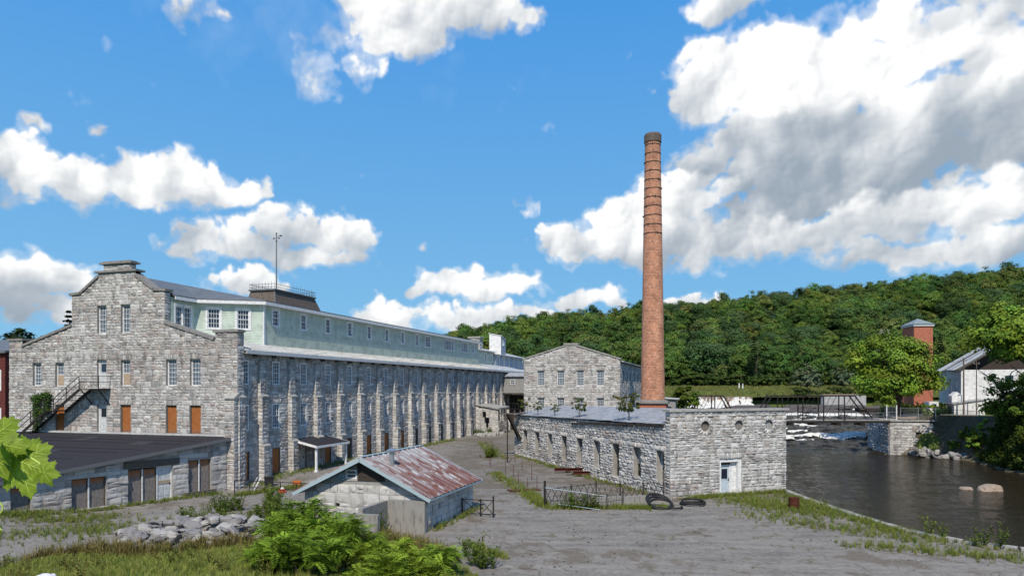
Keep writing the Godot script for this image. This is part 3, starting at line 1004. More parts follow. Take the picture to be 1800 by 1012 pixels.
func make_ground() -> void:
	gn.seed = 5
	gn.frequency = 0.03
	gn.fractal_octaves = 3
	# one sheet to the horizon
	var xs := []
	var zs := []
	for v in [-4000, -2200, -1200, -700, -400, -250, -180]: xs.append(float(v))
	var x := -140.0
	while x < 420: xs.append(x); x += 4.0 if x > 0 and x < 130 else 7.0
	for v in [440, 520, 700, 1200, 2200, 4000]: xs.append(float(v))
	for v in [4000, 2000, 800, 300, 120, 60, 30]: zs.append(float(v))
	var z := 10.0
	while z > -440: zs.append(z); z -= 4.0
	for v in [-460, -520, -640, -900, -1500, -2500, -4500]: zs.append(float(v))
	var m := MB.new()
	for i in xs.size() - 1:
		for j in zs.size() - 1:
			var a := Vector3(xs[i], terrain_y(xs[i], zs[j]), zs[j])
			var b := Vector3(xs[i + 1], terrain_y(xs[i + 1], zs[j]), zs[j])
			var c := Vector3(xs[i + 1], terrain_y(xs[i + 1], zs[j + 1]), zs[j + 1])
			var d := Vector3(xs[i], terrain_y(xs[i], zs[j + 1]), zs[j + 1])
			m.quad(a, b, c, d)
	struct("terrain", m, M.turf)
	# the mill yard
	m = MB.new()
	var rows := []
	z = -19.5
	while z > -118: rows.append(z); z -= 0.75
	var nx := 96
	var pts := []
	for zz in rows:
		var e := table(EDGE, zz)
		var row := []
		for i in nx + 1:
			var u := i / float(nx)
			var px := lerpf(-48.0, e, u)
			row.append(Vector3(px, yard_y(px, zz) + gn.get_noise_2d(px * 12, zz * 12) * 0.05, zz))
		pts.append(row)
	for j in pts.size() - 1:
		for i in nx:
			var q := [pts[j][i], pts[j][i + 1], pts[j + 1][i + 1], pts[j + 1][i]]
			var uv := q.map(func(p): return Vector2((p.x + 45) / 80.0, (p.z + 100) / 80.0))
			m.uvquad(q[0], q[1], q[2], q[3], uv[0], uv[1], uv[2], uv[3])
	struct("yard", m, M.asphalt)
	# grass bank in the foreground
	m = MB.new()
	for i in 80:
		for j in 70:
			var q := []
			for k in [[0, 0], [1, 0], [1, 1], [0, 1]]:
				var px: float = lerpf(-60, 14, (i + k[0]) / 80.0)
				var pz: float = lerpf(6, -34.5, (j + k[1]) / 70.0)
				q.append(Vector3(px, bank_y(px, pz), pz))
			m.quad(q[0], q[1], q[2], q[3])
	struct("grass_bank", m, M.turf)
	# river
	m = MB.new()
	var foam := MB.new()
	var wn := FastNoiseLite.new()
	wn.seed = 21
	wn.frequency = 0.12
	wn.fractal_octaves = 4
	rows = []
	z = -19.0
	while z > -186: rows.append(z); z -= 0.6
	pts = []
	nx = 170
	for zz in rows:
		var l := table(EDGE, zz) - 1.0
		var r := right_bank(zz) + 3.0
		var row := []
		for i in nx + 1:
			var px := lerpf(l, r, i / float(nx))
			var rough := ss(-92.0, -110.0, zz)
			row.append(Vector3(px, water_y(zz) + wn.get_noise_2d(px * 1.2, zz * 3.0) * (0.05 + 0.5 * rough) + wn.get_noise_2d(px * 3.1 + 500, zz * 6.5) * (0.018 + 0.08 * rough), zz))
		pts.append(row)
	struct("river", grid_mesh(pts), M.water)
	# white water over the rapids
	var fn := FastNoiseLite.new()
	fn.seed = 33
	fn.frequency = 0.05
	fn.fractal_octaves = 5
	fn.fractal_gain = 0.6
	for j in 360:
		for i in 230:
			var q := []
			var on := 0
			for k in [[0, 0], [1, 0], [1, 1], [0, 1]]:
				var zz: float = -93.0 - (j + k[1]) * 0.25
				var px: float = lerpf(table(EDGE, zz) + 1, right_bank(zz), (i + k[0]) / 230.0)
				var band := 1.2 * exp(-pow((zz + 114.5 + (px - 45.0) * 0.16) / 2.6, 2)) * (0.78 + 0.22 * sin(px * 0.35)) + 0.16 * exp(-pow((zz + 128.0) / 6.0, 2)) + 0.8 * exp(-pow((zz + 154.0) / 4.0, 2)) + 0.3 * exp(-pow((zz + 172.0) / 9.0, 2))
				var f := fn.get_noise_2d(px * 1.4, zz * 3.2) * 1.15 + band - 0.52 - 0.3 * (1.0 - ss(-95.0, -106.0, zz))
				if f > 0: on += 1
				q.append(Vector3(px, water_y(zz) + wn.get_noise_2d(px * 1.2, zz * 3.0) * (0.04 + 0.5 * ss(-92.0, -110.0, zz)) + 0.06 + clampf(f, 0, 0.5) * 0.9, zz))
			if on >= 3: foam.quad(q[0], q[1], q[2], q[3])
	tag(put("white_water", foam, M.foam), "white foam streaking over the rapids below the footbridge", "white water", "", "stuff")

# ------------------------------------------------------------------ plants
func leaf_quad(m: MB, p: Vector3, n: Vector3, size: float) -> void:
	var t := n.cross(Vector3(rf(-1, 1), rf(-1, 1), rf(-1, 1))).normalized()
	var s := n.cross(t)
	var a := p - t * size * 0.5
	var b := p + s * size * 0.36 + n * size * 0.08
	var c := p + t * size * 0.5
	var d := p - s * size * 0.36 + n * size * 0.08
	m.tri(a, b, c); m.tri(a, c, d)

func rdir() -> Vector3:
	return Vector3(rng.randfn(), rng.randfn(), rng.randfn()).normalized()

# leaves in clumps through a crown of these radii about its centre
func crown_mesh(seed_: int, rad: Vector3, clumps: int, per: int, size: float, green: Color, vary := 0.3, soft := 1.0) -> ArrayMesh:
	rng.seed = seed_
	var m := MB.new()
	var lobes := []
	for k in 7: lobes.append([rdir(), rf(0.78, 1.18)])
	for i in clumps:
		var d := rdir()
		var reach := 0.0
		for l in lobes: reach = maxf(reach, (maxf(0.0, d.dot(l[0])) ** 2) * l[1])
		reach = 0.62 + 0.38 * reach
		var c := d * pow(rng.randf(), 0.36) * reach
		if c.y < -0.55: c.y *= 0.6
		var p0 := c * rad
		var rc := rf(0.14, 0.27) * soft * (rad.x + rad.y) * 0.5
		var k := rf(1.0 - vary, 1.0 + vary)
		var tint := Color(green.r * k * rf(0.85, 1.25), green.g * k, green.b * k * rf(0.8, 1.2))
		for j in per:
			var o := rdir() * pow(rng.randf(), 0.5) * rc
			o.y *= 0.62
			var p := p0 + o
			var n := (rdir() * 0.42 + Vector3(0, 0.5, 0) + o.normalized() * 0.75 + d * 0.45).normalized()
			var kk := rf(0.85, 1.15)
			m.col = Color(tint.r * kk, tint.g * kk, tint.b * kk)
			leaf_quad(m, p, n, size * rf(0.7, 1.3))
	return m.mesh()

func conifer_mesh(seed_: int, h: float, r: float, green: Color, tiers := 16) -> ArrayMesh:
	rng.seed = seed_
	var m := MB.new()
	for i in tiers:
		var t := (i + 0.5) / tiers
		var y := h * (0.08 + 0.9 * t)
		var rr := r * pow(1.0 - t, 0.8) * rf(0.75, 1.15) + 0.15
		var nb := 9
		for k in nb:
			var a := TAU * k / nb + rf(-0.4, 0.4)
			var dir := Vector3(cos(a), 0, sin(a))
			var l := rr * rf(0.7, 1.1)
			for s in 9:
				var u := (s + rf(0, 1)) / 9.0
				var p := dir * l * u + Vector3(rf(-0.25, 0.25), y - l * u * 0.28 + rf(-0.15, 0.15), rf(-0.25, 0.25)) * Vector3(1, 1, 1)
				var kk := rf(0.7, 1.25)
				m.col = Color(green.r * kk, green.g * kk, green.b * kk)
				leaf_quad(m, p, (Vector3.UP + rdir() * 0.7).normalized(), rf(0.5, 0.9) * (0.35 + 0.14 * r))
	return m.mesh()

func trunk_mesh(seed_: int, h: float, r: float, spread: float, limbs := 5, lean := 0.0) -> ArrayMesh:
	rng.seed = seed_
	var m := MB.new()
	var p := Vector3.ZERO
	var q := p
	var n := 4
	for i in n:
		q = p + Vector3(rf(-0.04, 0.04) * h + lean * h / n, h / n, rf(-0.04, 0.04) * h)
		m.tube(p, q, r * (1.0 - 0.17 * i), r * (1.0 - 0.17 * (i + 1)), 7)
		if i >= 1:
			for k in limbs:
				var a := rf(0, TAU)
				var e := p.lerp(q, rng.randf())
				var f := e + Vector3(cos(a) * spread * rf(0.3, 0.6), spread * rf(0.25, 0.6), sin(a) * spread * rf(0.3, 0.6))
				var g := f + Vector3(cos(a + rf(-0.6, 0.6)) * spread * 0.35, spread * rf(0.15, 0.35), sin(a) * spread * 0.35)
				m.tube(e, f, r * 0.42, r * 0.22, 5)
				m.tube(f, g, r * 0.22, r * 0.07, 5)
		p = q
	return m.mesh()

func tree(called: String, label: String, at: Vector3, crown: Mesh, trunk: Mesh, crown_at: Vector3, group := "", yaw := 0.0, scale_ := 1.0, category := "tree") -> Node3D:
	var t := thing(called, label, category, at, yaw, group)
	t.scale = Vector3.ONE * scale_
	put("trunk", trunk, M.bark, t)
	put("crown", crown, M.leaf, t, crown_at)
	return t

# a tuft of blades
func tuft_mesh(seed_: int, blades: int, h: float, spread: float, w: float) -> ArrayMesh:
	rng.seed = seed_
	var m := MB.new()
	for i in blades:
		var a := rf(0, TAU)
		var o := Vector3(cos(a), 0, sin(a)) * rf(0, spread * 0.5)
		var lean := Vector3(cos(a + rf(-0.7, 0.7)), 0, sin(a + rf(-0.7, 0.7))) * rf(0.15, 0.8)
		var hh := h * rf(0.5, 1.1)
		var side := Vector3(-sin(a), 0, cos(a)) * w
		var mid := o + Vector3.UP * hh * 0.6 + lean * hh * 0.3
		var tip := o + Vector3.UP * hh * 0.95 + lean * hh * 0.85
		var k := rf(0.75, 1.2)
		m.col = Color(k, k, k)
		m.quad(o - side, o + side, mid + side * 0.7, mid - side * 0.7)
		m.tri(mid - side * 0.7, mid + side * 0.7, tip)
	return m.mesh()

# a leafy weed: stems with small leaves
func weed_mesh(seed_: int, h: float, stems: int, size: float) -> ArrayMesh:
	rng.seed = seed_
	var m := MB.new()
	for i in stems:
		var a := rf(0, TAU)
		var top := Vector3(cos(a) * h * rf(0.1, 0.5), h * rf(0.6, 1.0), sin(a) * h * rf(0.1, 0.5))
		m.col = Color(0.8, 0.7, 0.5)
		m.bar(Vector3.ZERO, top, 0.012)
		for j in 16:
			var p := top * rf(0.2, 1.05) + rdir() * h * 0.1
			var k := rf(0.7, 1.3)
			m.col = Color(k, k, k)
			leaf_quad(m, p, (Vector3.UP + rdir() * 0.8).normalized(), size * rf(0.7, 1.3))
	return m.mesh()

# ------------------------------------------------------------------ buildings
const YAW := -0.29531   # the mill's front runs along (.9567, .291)

func up(list: Array, dy: float) -> Array:
	return list.map(func(q): return Vector2(q.x, q.y + dy) if q is Vector2 else [q[0], q[1], q[2] + dy, q[3] + dy] + q.slice(4))

func clapboards(m: MB, o: Vector3, r: Vector3, width: float, y0: float, prof: Array, ops: Array, step := 0.14) -> void:
	var n := r.cross(Vector3.UP)
	var top := 0.0
	for p in prof: top = maxf(top, p.y)
	var y := y0
	while y < top:
		var yb := y + step
		var xs := [0.0, width]
		for q in ops:
			if q[2] < yb and q[3] > y: xs.append(q[0]); xs.append(q[1])
		for i in prof.size() - 1:
			var pa: Vector2 = prof[i]
			var pb: Vector2 = prof[i + 1]
			var yy := y + step * 0.5
			if (pa.y - yy) * (pb.y - yy) < 0: xs.append(lerpf(pa.x, pb.x, (yy - pa.y) / (pb.y - pa.y)))
		xs.sort()
		for i in xs.size() - 1:
			var a: float = xs[i]
			var c: float = xs[i + 1]
			if c - a < 0.02: continue
			var mid := (a + c) / 2
			if prof_at(prof, mid) < y + step * 0.5: continue
			var free := true
			for q in ops:
				if q[0] < mid and q[1] > mid and q[2] < yb and q[3] > y: free = false
			if not free: continue
			var p0 := o + r * a + Vector3.UP * y
			var p1 := o + r * c + Vector3.UP * y
			m.quad(p0 + n * 0.035, p1 + n * 0.035, p1 + Vector3.UP * step + n * 0.012, p0 + Vector3.UP * step + n * 0.012)
			m.quad(p0, p1, p1 + n * 0.035, p0 + n * 0.035)
		y = yb

func board_wall(b: Dictionary, called: String, o: Vector3, r: Vector3, width: float, y0: float, prof: Array, ops: Array, material: Material, step := 0.14) -> MeshInstance3D:
	var m := MB.new()
	wall_core(m, o, r, width, prof, ops, 0.2)
	clapboards(m, o, r, width, y0, prof, ops, step)
	return put(called, m, material, b.root)

# casing round an opening of a boarded wall
func casing(b: Dictionary, o: Vector3, r: Vector3, op: Array, nx: int, ny: int, material: Material) -> void:
	var f := window(b, o, r, op, nx, ny, 0.06, material, "", 0.0, "dark_glass")
	var w: float = op[1] - op[0]
	var h: float = op[3] - op[2]
	var m := MB.new()
	m.bx(Vector3(-w / 2 - 0.16, -0.12, 0.05), Vector3(-w / 2, h + 0.17, 0.125))
	m.bx(Vector3(w / 2, -0.12, 0.05), Vector3(w / 2 + 0.16, h + 0.17, 0.125))
	m.bx(Vector3(-w / 2, h, 0.05), Vector3(w / 2, h + 0.17, 0.125))
	m.bx(Vector3(-w / 2, -0.12, 0.05), Vector3(w / 2, 0.0, 0.13))
	put("casing", m, material, f)

func slab(m: MB, pts: Array, th: float) -> void:  # roof sheet, counter-clockwise seen from above
	var d := Vector3.UP * th
	for i in range(1, pts.size() - 1):
		m.tri(pts[0], pts[i], pts[i + 1])
		m.tri(pts[0] - d, pts[i + 1] - d, pts[i] - d)
	for i in pts.size():
		var a: Vector3 = pts[i]
		var c: Vector3 = pts[(i + 1) % pts.size()]
		m.quad(a - d, c - d, c, a)

func seams(m: MB, a0: Vector3, a1: Vector3, c0: Vector3, c1: Vector3, n: int) -> void:  # ribs from edge a to edge c
	for i in n + 1:
		m.bar(a0.lerp(a1, i / float(n)) + Vector3.UP * 0.02, c0.lerp(c1, i / float(n)) + Vector3.UP * 0.02, 0.05, 0.07)

func buttress(b: Dictionary, x: float, s: float, w: float, stages: Array) -> void:  # stages [y top, projection]; on the wall that faces +x
	var m := MB.new()
	m.col = Color(0.38, 0.37, 0.35)
	var y := -0.6
	var caps := []
	for k in stages.size():
		var t: float = stages[k][0]
		var pr: float = stages[k][1]
		m.bx(Vector3(x - 0.02, y, -s - w / 2), Vector3(x + pr, t, -s + w / 2))
		var nxt: float = stages[k + 1][1] if k + 1 < stages.size() else 0.0
		var cap := MB.new()
		caps.append(cap)
		cap.prism(PackedVector2Array([Vector2(nxt - 0.02, 0), Vector2(pr + 0.1, 0), Vector2(pr + 0.1, 0.1), Vector2(nxt - 0.02, 0.1 + (pr - nxt) * 0.8)]), Vector3(x, t, -s + w / 2 + 0.07), Vector3(1, 0, 0), Vector3.UP, w + 0.14)
		y = t
	var f := put("buttress", m, M.mortar, b.root)
	for cap in caps: put("weathering", cap, M.coping_pale, f)
	y = -0.6
	for k in stages.size():
		var t: float = stages[k][0]
		var pr: float = stages[k][1]
		while y < t - 0.05:
			var h := minf(rf(0.24, 0.42), t - y)
			if t - y - h < 0.12: h = t - y
			# the face towards the yard, in one or two stones, and the two flanks
			var cut := rf(0.35, 0.65) if rng.randf() < 0.4 else 1.0
			add_stone(b, f, Vector3(x + pr, y + h / 2, -s + w / 2 - w * cut / 2), Vector3(0, 0, -1), Vector3.UP, Vector3(1, 0, 0), w * cut - 0.015, h - 0.015, 0.06)
			if cut < 1: add_stone(b, f, Vector3(x + pr, y + h / 2, -s - w / 2 + w * (1 - cut) / 2), Vector3(0, 0, -1), Vector3.UP, Vector3(1, 0, 0), w * (1 - cut) - 0.015, h - 0.015, 0.06)
			add_stone(b, f, Vector3(x + pr / 2 + 0.03, y + h / 2, -s + w / 2), Vector3(1, 0, 0), Vector3.UP, Vector3(0, 0, 1), pr + 0.06, h - 0.015, 0.06, [7, 0, 4, 9, 1][rng.randi() % 5])
			add_stone(b, f, Vector3(x + pr / 2 + 0.03, y + h / 2, -s - w / 2), Vector3(-1, 0, 0), Vector3.UP, Vector3(0, 0, -1), pr + 0.06, h - 0.015, 0.06)
			y += h

func coping_run(m: MB, a: Vector3, c: Vector3, z0: float, z1: float, th := 0.18) -> void:  # along a slope in x, from z0 to z1
	var mid := (a + c) / 2
	var d := (c - a)
	m.box(mid + Vector3(0, th * 0.5, (z0 + z1) / 2), Vector3(d.length() + 0.05, th, absf(z1 - z0)), Basis(d.normalized(), Vector3(0, 0, 1).cross(d.normalized()), Vector3(0, 0, 1)))

func make_mill() -> void:
	rng.seed = 200
	var root := thing("stone_mill", "long grey stone mill with stepped gable, buttressed side and pale green upper storey", "mill", Vector3(-22.0, 0, -54.0), YAW)
	var b := building(root, [3, 3, 3, 2, 2.2, 2.0, 1.2, 0.8, 0.7, 1.5])
	# gable front, x = 24 - distance from the corner
	var go := Vector3(-24, -0.6, 0)
	var gx := Vector3(1, 0, 0)
	var prof := up([Vector2(0, 11.75), Vector2(1.6, 11.75), Vector2(1.6, 11.2), Vector2(7.3, 12.85), Vector2(7.3, 15.5), Vector2(8.3, 15.6), Vector2(10.2, 16.9), Vector2(10.2, 17.3), Vector2(14.2, 17.3), Vector2(14.2, 16.9), Vector2(16.1, 15.6), Vector2(17.2, 15.5), Vector2(17.2, 12.85), Vector2(22.2, 11.4), Vector2(22.2, 12.0), Vector2(24.3, 12.0)], 0.6)
	var win := []
	for e in [[13.4, 12.2, 14.55, 1.0, "w"], [10.86, 12.2, 14.55, 1.0, "w"], [20.7, 7.75, 9.75, 1.0, "w"], [18.1, 7.7, 9.75, 1.0, "low"], [13.4, 7.6, 9.95, 1.05, "door"], [10.86, 7.75, 9.9, 1.0, "low"], [6.13, 7.75, 9.9, 1.05, "w"], [3.75, 7.75, 9.9, 1.05, "w"], [20.7, 3.95, 6.1, 1.0, "w"], [18.1, 3.85, 6.1, 1.05, "board"], [13.4, 3.75, 6.15, 1.05, "door"], [10.86, 3.85, 6.15, 1.1, "board"], [6.13, 3.85, 6.15, 1.1, "board"], [3.75, 3.85, 6.15, 1.1, "board"]]:
		win.append([24.0 - e[0] - e[3] / 2, 24.0 - e[0] + e[3] / 2, e[1] + 0.6, e[2] + 0.6, e[4]])
	var ops := win.map(func(q): return q.slice(0, 4))
	stone_wall(b, "gable_wall", go, gx, 24.3, prof, ops, {"h": [0.17, 0.3], "w": [0.3, 0.8], "y0": 3.6})
	for q in win:
		if q[4] == "w": window(b, go, gx, q, 3, 6, 0.24)
		elif q[4] == "low": window(b, go, gx, q, 3, 6, 0.24, null, "low")
		elif q[4] == "board": board(b, go, gx, q, M.plywood_orange, 0.16, "orange plywood board closing a window")
		else: door(b, go, gx, q, M.worn_white, 0.22, 0.56)
	var c := MB.new()
	for e in [[-24.05, 11.75, -22.3, 11.75], [-22.4, 11.2, -16.75, 12.85], [-15.75, 15.6, -13.75, 16.95], [-16.9, 15.5, -15.65, 15.6], [-9.85, 16.95, -7.85, 15.6], [-7.95, 15.6, -6.65, 15.5], [-6.8, 12.85, -1.9, 11.4], [-1.95, 12.0, 0.45, 12.0]]:
		coping_run(c, Vector3(e[0], e[1], 0), Vector3(e[2], e[3], 0), -0.75, 0.14, 0.2)
	c.bx(Vector3(-14.05, 17.3, -0.8), Vector3(-9.6, 17.46, 0.2))
	put("coping", c, M.coping, root)
	var ped := MB.new()
	ped.col = Color(0.38, 0.37, 0.35)
	ped.bx(Vector3(-13.2, 17.46, -0.62), Vector3(-10.4, 18.0, 0.0))
	var pf := put("pedestal", ped, M.mortar, root)
	courses(b, pf, Vector3(-13.2, 17.46, 0), gx, 2.8, [Vector2(0, 0.53), Vector2(2.8, 0.53)], [], {"h": [0.18, 0.24]})
	courses(b, pf, Vector3(-10.4, 17.46, 0), Vector3(0, 0, -1), 0.6, [Vector2(0, 0.53), Vector2(0.6, 0.53)], [], {"h": [0.18, 0.24]})
	c = MB.new()
	c.bx(Vector3(-13.5, 18.0, -0.8), Vector3(-10.1, 18.14, 0.2))
	c.bx(Vector3(-13.3, 18.14, -0.7), Vector3(-10.3, 18.24, 0.12))
	put("cap_stone", c, M.coping, root)
	# flank of the upper gable block and of the corner pier
	courses(b, pf, Vector3(-6.8, 12.9, 0), Vector3(0, 0, -1), 0.55, [Vector2(0, 2.6), Vector2(0.55, 2.6)], [], {"h": [0.2, 0.3], "w": [0.5, 0.6]})
	var pm := MB.new()
	pm.col = Color(0.38, 0.37, 0.35)
	pm.bx(Vector3(-0.5, -0.6, -0.75), Vector3(0.3, 12.0, -0.56))
	var pier := put("corner_pier", pm, M.mortar, root)
	courses(b, pier, Vector3(0.3, -0.6, 0), Vector3(0, 0, -1), 0.75, [Vector2(0, 12.6), Vector2(0.75, 12.6)], [], {"h": [0.22, 0.36], "w": [0.4, 0.8]})
	# long side
	var so := Vector3(0, -0.6, 0)
	var sr := Vector3(0, 0, -1)
	ops = []
	var kinds := []
	for n in 21:
		var s := 1.25 + 4.085 * n
		ops.append([s - 0.52, s + 0.52, 7.83 + 0.6, 9.85 + 0.6]); kinds.append("w3")
		ops.append([s - 0.52, s + 0.52, 4.1 + 0.6, 6.22 + 0.6]); kinds.append("w2")
		ops.append([s - 0.55, s + 0.55, 0.05 + 0.6, 2.38 + 0.6]); kinds.append(["o", "o", "d", "o", "x", "o", "o", "o", "x", "x", "x", "x", "x", "x", "x", "x", "x", "x", "x", "x", "x"][n])
	stone_wall(b, "side_wall", so, sr, 86.0, [Vector2(0, 11.1), Vector2(86, 11.1)], ops, {"h": [0.19, 0.33], "w": [0.35, 0.95]})
	for i in ops.size():
		match kinds[i]:
			"w3": window(b, so, sr, ops[i], 3, 6, 0.06, M.white_paint, "", 0.5 if i % 4 == 1 else 0.0, "dusty_glass")
			"w2": window(b, so, sr, ops[i], 3, 6, 0.06, M.white_paint, "", 0.0, "dusty_glass")
			"o": board(b, so, sr, ops[i], M.plywood_orange, 0.07, "rust orange plywood board closing a ground floor window")
			"d": door(b, so, sr, ops[i], M.worn_white, 0.3, 0.0)
			_: board(b, so, sr, ops[i], M.brown_board, 0.22)
	buttress(b, 0.302, 0.38, 0.76, [[6.75, 0.16]])
	var cb := MB.new()
	cb.col = Color(0.38, 0.37, 0.35)
	cb.bx(Vector3(-0.5, -0.6, 0.002), Vector3(0.4, 6.7, 0.5))
	var cbf := put("corner_buttress", cb, M.mortar, root)
	courses(b, cbf, Vector3(-0.5, -0.6, 0.5), gx, 0.9, [Vector2(0, 7.3), Vector2(0.9, 7.3)], [], {"h": [0.22, 0.36], "w": [0.4, 0.9]})
	courses(b, cbf, Vector3(0.4, -0.6, 0.5), Vector3(0, 0, -1), 0.5, [Vector2(0, 7.3), Vector2(0.5, 7.3)], [], {"h": [0.22, 0.36], "w": [0.45, 0.5]})
	cb = MB.new()
	cb.prism(PackedVector2Array([Vector2(0, 0), Vector2(0.6, 0), Vector2(0.6, 0.1), Vector2(0, 0.5)]), Vector3(0.5, 6.7, 0.003), Vector3(0, 0, 1), Vector3.UP, -1.1)
	put("weathering", cb, M.coping_pale, cbf)
	for n in 20:
		buttress(b, 0.0, 3.3 + 4.085 * n + rf(-0.08, 0.08), 0.78 + rf(-0.06, 0.06), [[2.75 + rf(-0.12, 0.12), 0.6 + rf(-0.05, 0.05)], [6.7 + rf(-0.12, 0.12), 0.4], [9.7, 0.22]])
	# back and far walls: plain
	var back := MB.new()
	back.col = Color(0.38, 0.37, 0.35)
	back.bx(Vector3(-24, -0.6, -86), Vector3(-23.5, 11.1, -0.55))
	back.bx(Vector3(-23.5, -0.6, -86), Vector3(-0.55, 10.4, -85.5))
	put("back_wall", back, M.mortar, root)
	# lower roof and eave
	var rm := MB.new()
	slab(rm, [Vector3(0.6, 10.62, -0.76), Vector3(0.6, 10.62, -7.0), Vector3(-6.9, 12.55, -7.0), Vector3(-6.9, 12.55, -0.76)], 0.12)
	slab(rm, [Vector3(0.6, 10.62, -7.0), Vector3(0.6, 10.62, -64.0), Vector3(-2.7, 11.48, -64.0), Vector3(-2.7, 11.48, -7.0)], 0.12)
	slab(rm, [Vector3(0.6, 10.62, -64.0), Vector3(0.6, 10.62, -86.0), Vector3(-4.7, 11.95, -86.0), Vector3(-4.7, 11.95, -64.0)], 0.12)
	slab(rm, [Vector3(-16.8, 12.8, -0.76), Vector3(-16.8, 12.8, -86), Vector3(-24.5, 10.9, -86), Vector3(-24.5, 10.9, -0.76)], 0.12)
	seams(rm, Vector3(0.6, 10.62, -1.0), Vector3(0.6, 10.62, -64.0), Vector3(-2.65, 11.46, -1.0), Vector3(-2.65, 11.46, -64.0), 84)
	var lr := put("lower_roof", rm, M.tin_white, root)
	var em := MB.new()
	em.bx(Vector3(0.55, 10.32, -86.0), Vector3(0.62, 10.55, -0.76))
	em.bx(Vector3(0.0, 10.36, -86.0), Vector3(0.55, 10.40, -0.76))
	put("eave_board", em, M.worn_white, lr)
	for n in 34:
		var mm := MB.new()
		mm.bx(Vector3(0.02, 10.1, -2.2 - 2.5 * n - 0.06), Vector3(0.5, 10.34, -2.2 - 2.5 * n + 0.06))
		put("rafter_end", mm, M.old_timber, lr)
	# upper storey
	var g: Material = M.teal_clapboard
	var wo := Vector3(-6.8, 11.9, -0.6)
	var uo := [[0.55, 1.3, 0.75, 2.55], [1.5, 2.25, 0.75, 2.55]]
	board_wall(b, "nave_wall", wo, sr, 2.75, 0.3, [Vector2(0, 3.2), Vector2(2.75, 3.2)], uo, M.pale_green)
	for q in uo: casing(b, wo, sr, q, 3, 4, M.white_paint)
	wo = Vector3(-6.8, 10.9, -3.35)
	var wr := Vector3(4.3, 0, -3.55).normalized()
	var wl := Vector3(4.3, 0, -3.55).length()
	uo = [[wl * 0.27 - 0.5, wl * 0.27 + 0.5, 1.9, 3.6], [wl * 0.70 - 0.5, wl * 0.70 + 0.5, 1.9, 3.6]]
	board_wall(b, "angled_wall", wo, wr, wl, 0.2, [Vector2(0, 4.35), Vector2(wl, 4.35)], uo, M.pale_green)
	for q in uo: casing(b, wo, wr, q, 4, 4, M.white_paint)
	wo = Vector3(-2.5, 11.1, -6.9)
	uo = []
	for n in 8: uo.append([8.7 + 4.4 * n - 6.9 - 0.42, 8.7 + 4.4 * n - 6.9 + 0.42, 2.2, 3.65])
	for e in [[42.6, 2], [49.4, 4], [56.5, 3], [61.5, 1]]:
		for k in e[1]: uo.append([e[0] - 6.9 + k * 1.0 - 0.42, e[0] - 6.9 + k * 1.0 + 0.42, 2.2, 3.65])
	board_wall(b, "clerestory_wall", wo, sr, 57.1, 0.1, [Vector2(0, 4.2), Vector2(57.1, 4.2)], uo, g)
	for q in uo: casing(b, wo, sr, q, 3, 4, M.white_paint)
	var cm := MB.new()
	cm.bx(Vector3(-2.5, 11.1, -7.06), Vector3(-2.4, 15.2, -6.86))
	put("corner_board", cm, M.white_paint, root)
	var fm := MB.new()
	fm.bx(Vector3(-21.5, 11.0, -64.2), Vector3(-2.52, 15.3, -64.02))
	fm.bx(Vector3(-21.5, 11.0, -64.0), Vector3(-21.3, 15.2, -7.0))
	fm.bx(Vector3(-21.3, 11.0, -7.2), Vector3(-16.6, 15.2, -7.0))
	fm.bx(Vector3(-16.8, 12.0, -6.98), Vector3(-16.6, 15.2, -0.76))
	put("end_wall", fm, g, root)
	# upper roof
	var ur := MB.new()
	var r0 := Vector3(-11.75, 17.3, -0.7)
	var r1 := Vector3(-11.75, 17.3, -7.0)
	var r2 := Vector3(-11.75, 17.3, -64.4)
	var a0 := Vector3(-6.4, 15.28, -0.7)
	var a1 := Vector3(-6.35, 15.28, -3.1)
	var b1 := Vector3(-2.05, 15.38, -6.65)
	var b2 := Vector3(-2.05, 15.38, -64.4)
	slab(ur, [r0, a0, a1], 0.14)
	slab(ur, [r0, a1, r1], 0.14)
	slab(ur, [r1, a1, b1], 0.14)
	slab(ur, [r1, b1, b2, r2], 0.14)
	slab(ur, [r0, r1, Vector3(-17.0, 15.28, -7.0), Vector3(-17.0, 15.28, -0.7)], 0.14)
	slab(ur, [r1, r2, Vector3(-21.9, 15.2, -64.4), Vector3(-21.9, 15.2, -7.0)], 0.14)
	var roof := put("upper_roof", ur, M.slate_roof, root)
	fm = MB.new()
	fm.bar(a0 - Vector3(0, 0.24, 0), a1 - Vector3(0, 0.24, 0), 0.08, 0.26)
	fm.bar(a1 - Vector3(0, 0.24, 0), b1 - Vector3(0, 0.24, 0), 0.08, 0.26)
	fm.bar(b1 - Vector3(0, 0.24, 0), b2 - Vector3(0, 0.24, 0), 0.08, 0.26)
	fm.bar(a1 - Vector3(0, 0.36, 0) - Vector3(0.2, 0, 0.2), b1 - Vector3(0.25, 0.36, 0.2), 0.4, 0.04)
	fm.bar(b1 - Vector3(0.22, 0.36, 0), b2 - Vector3(0.22, 0.36, 0), 0.4, 0.04)
	put("fascia", fm, M.white_paint, roof)
	# broad low mansard on the roof, with an iron cresting
	var q0 := [Vector3(-7.6, 15.9, -15.7), Vector3(-7.6, 15.9, -24.6), Vector3(-11.4, 15.9, -24.6), Vector3(-11.4, 15.9, -15.7)]
	var q1 := [Vector3(-8.1, 17.85, -16.2), Vector3(-8.1, 17.85, -23.5), Vector3(-11.0, 17.85, -23.5), Vector3(-11.0, 17.85, -16.2)]
	var mm := MB.new()
	for i in 4: mm.quad(q0[i], q0[(i + 1) % 4], q1[(i + 1) % 4], q1[i])
	mm.quad(q1[0], q1[1], q1[2], q1[3])
	var cup := put("mansard", mm, M.mansard, root)
	mm = MB.new()
	mm.bx(Vector3(-11.2, 17.85, -23.7), Vector3(-7.9, 18.0, -16.0))
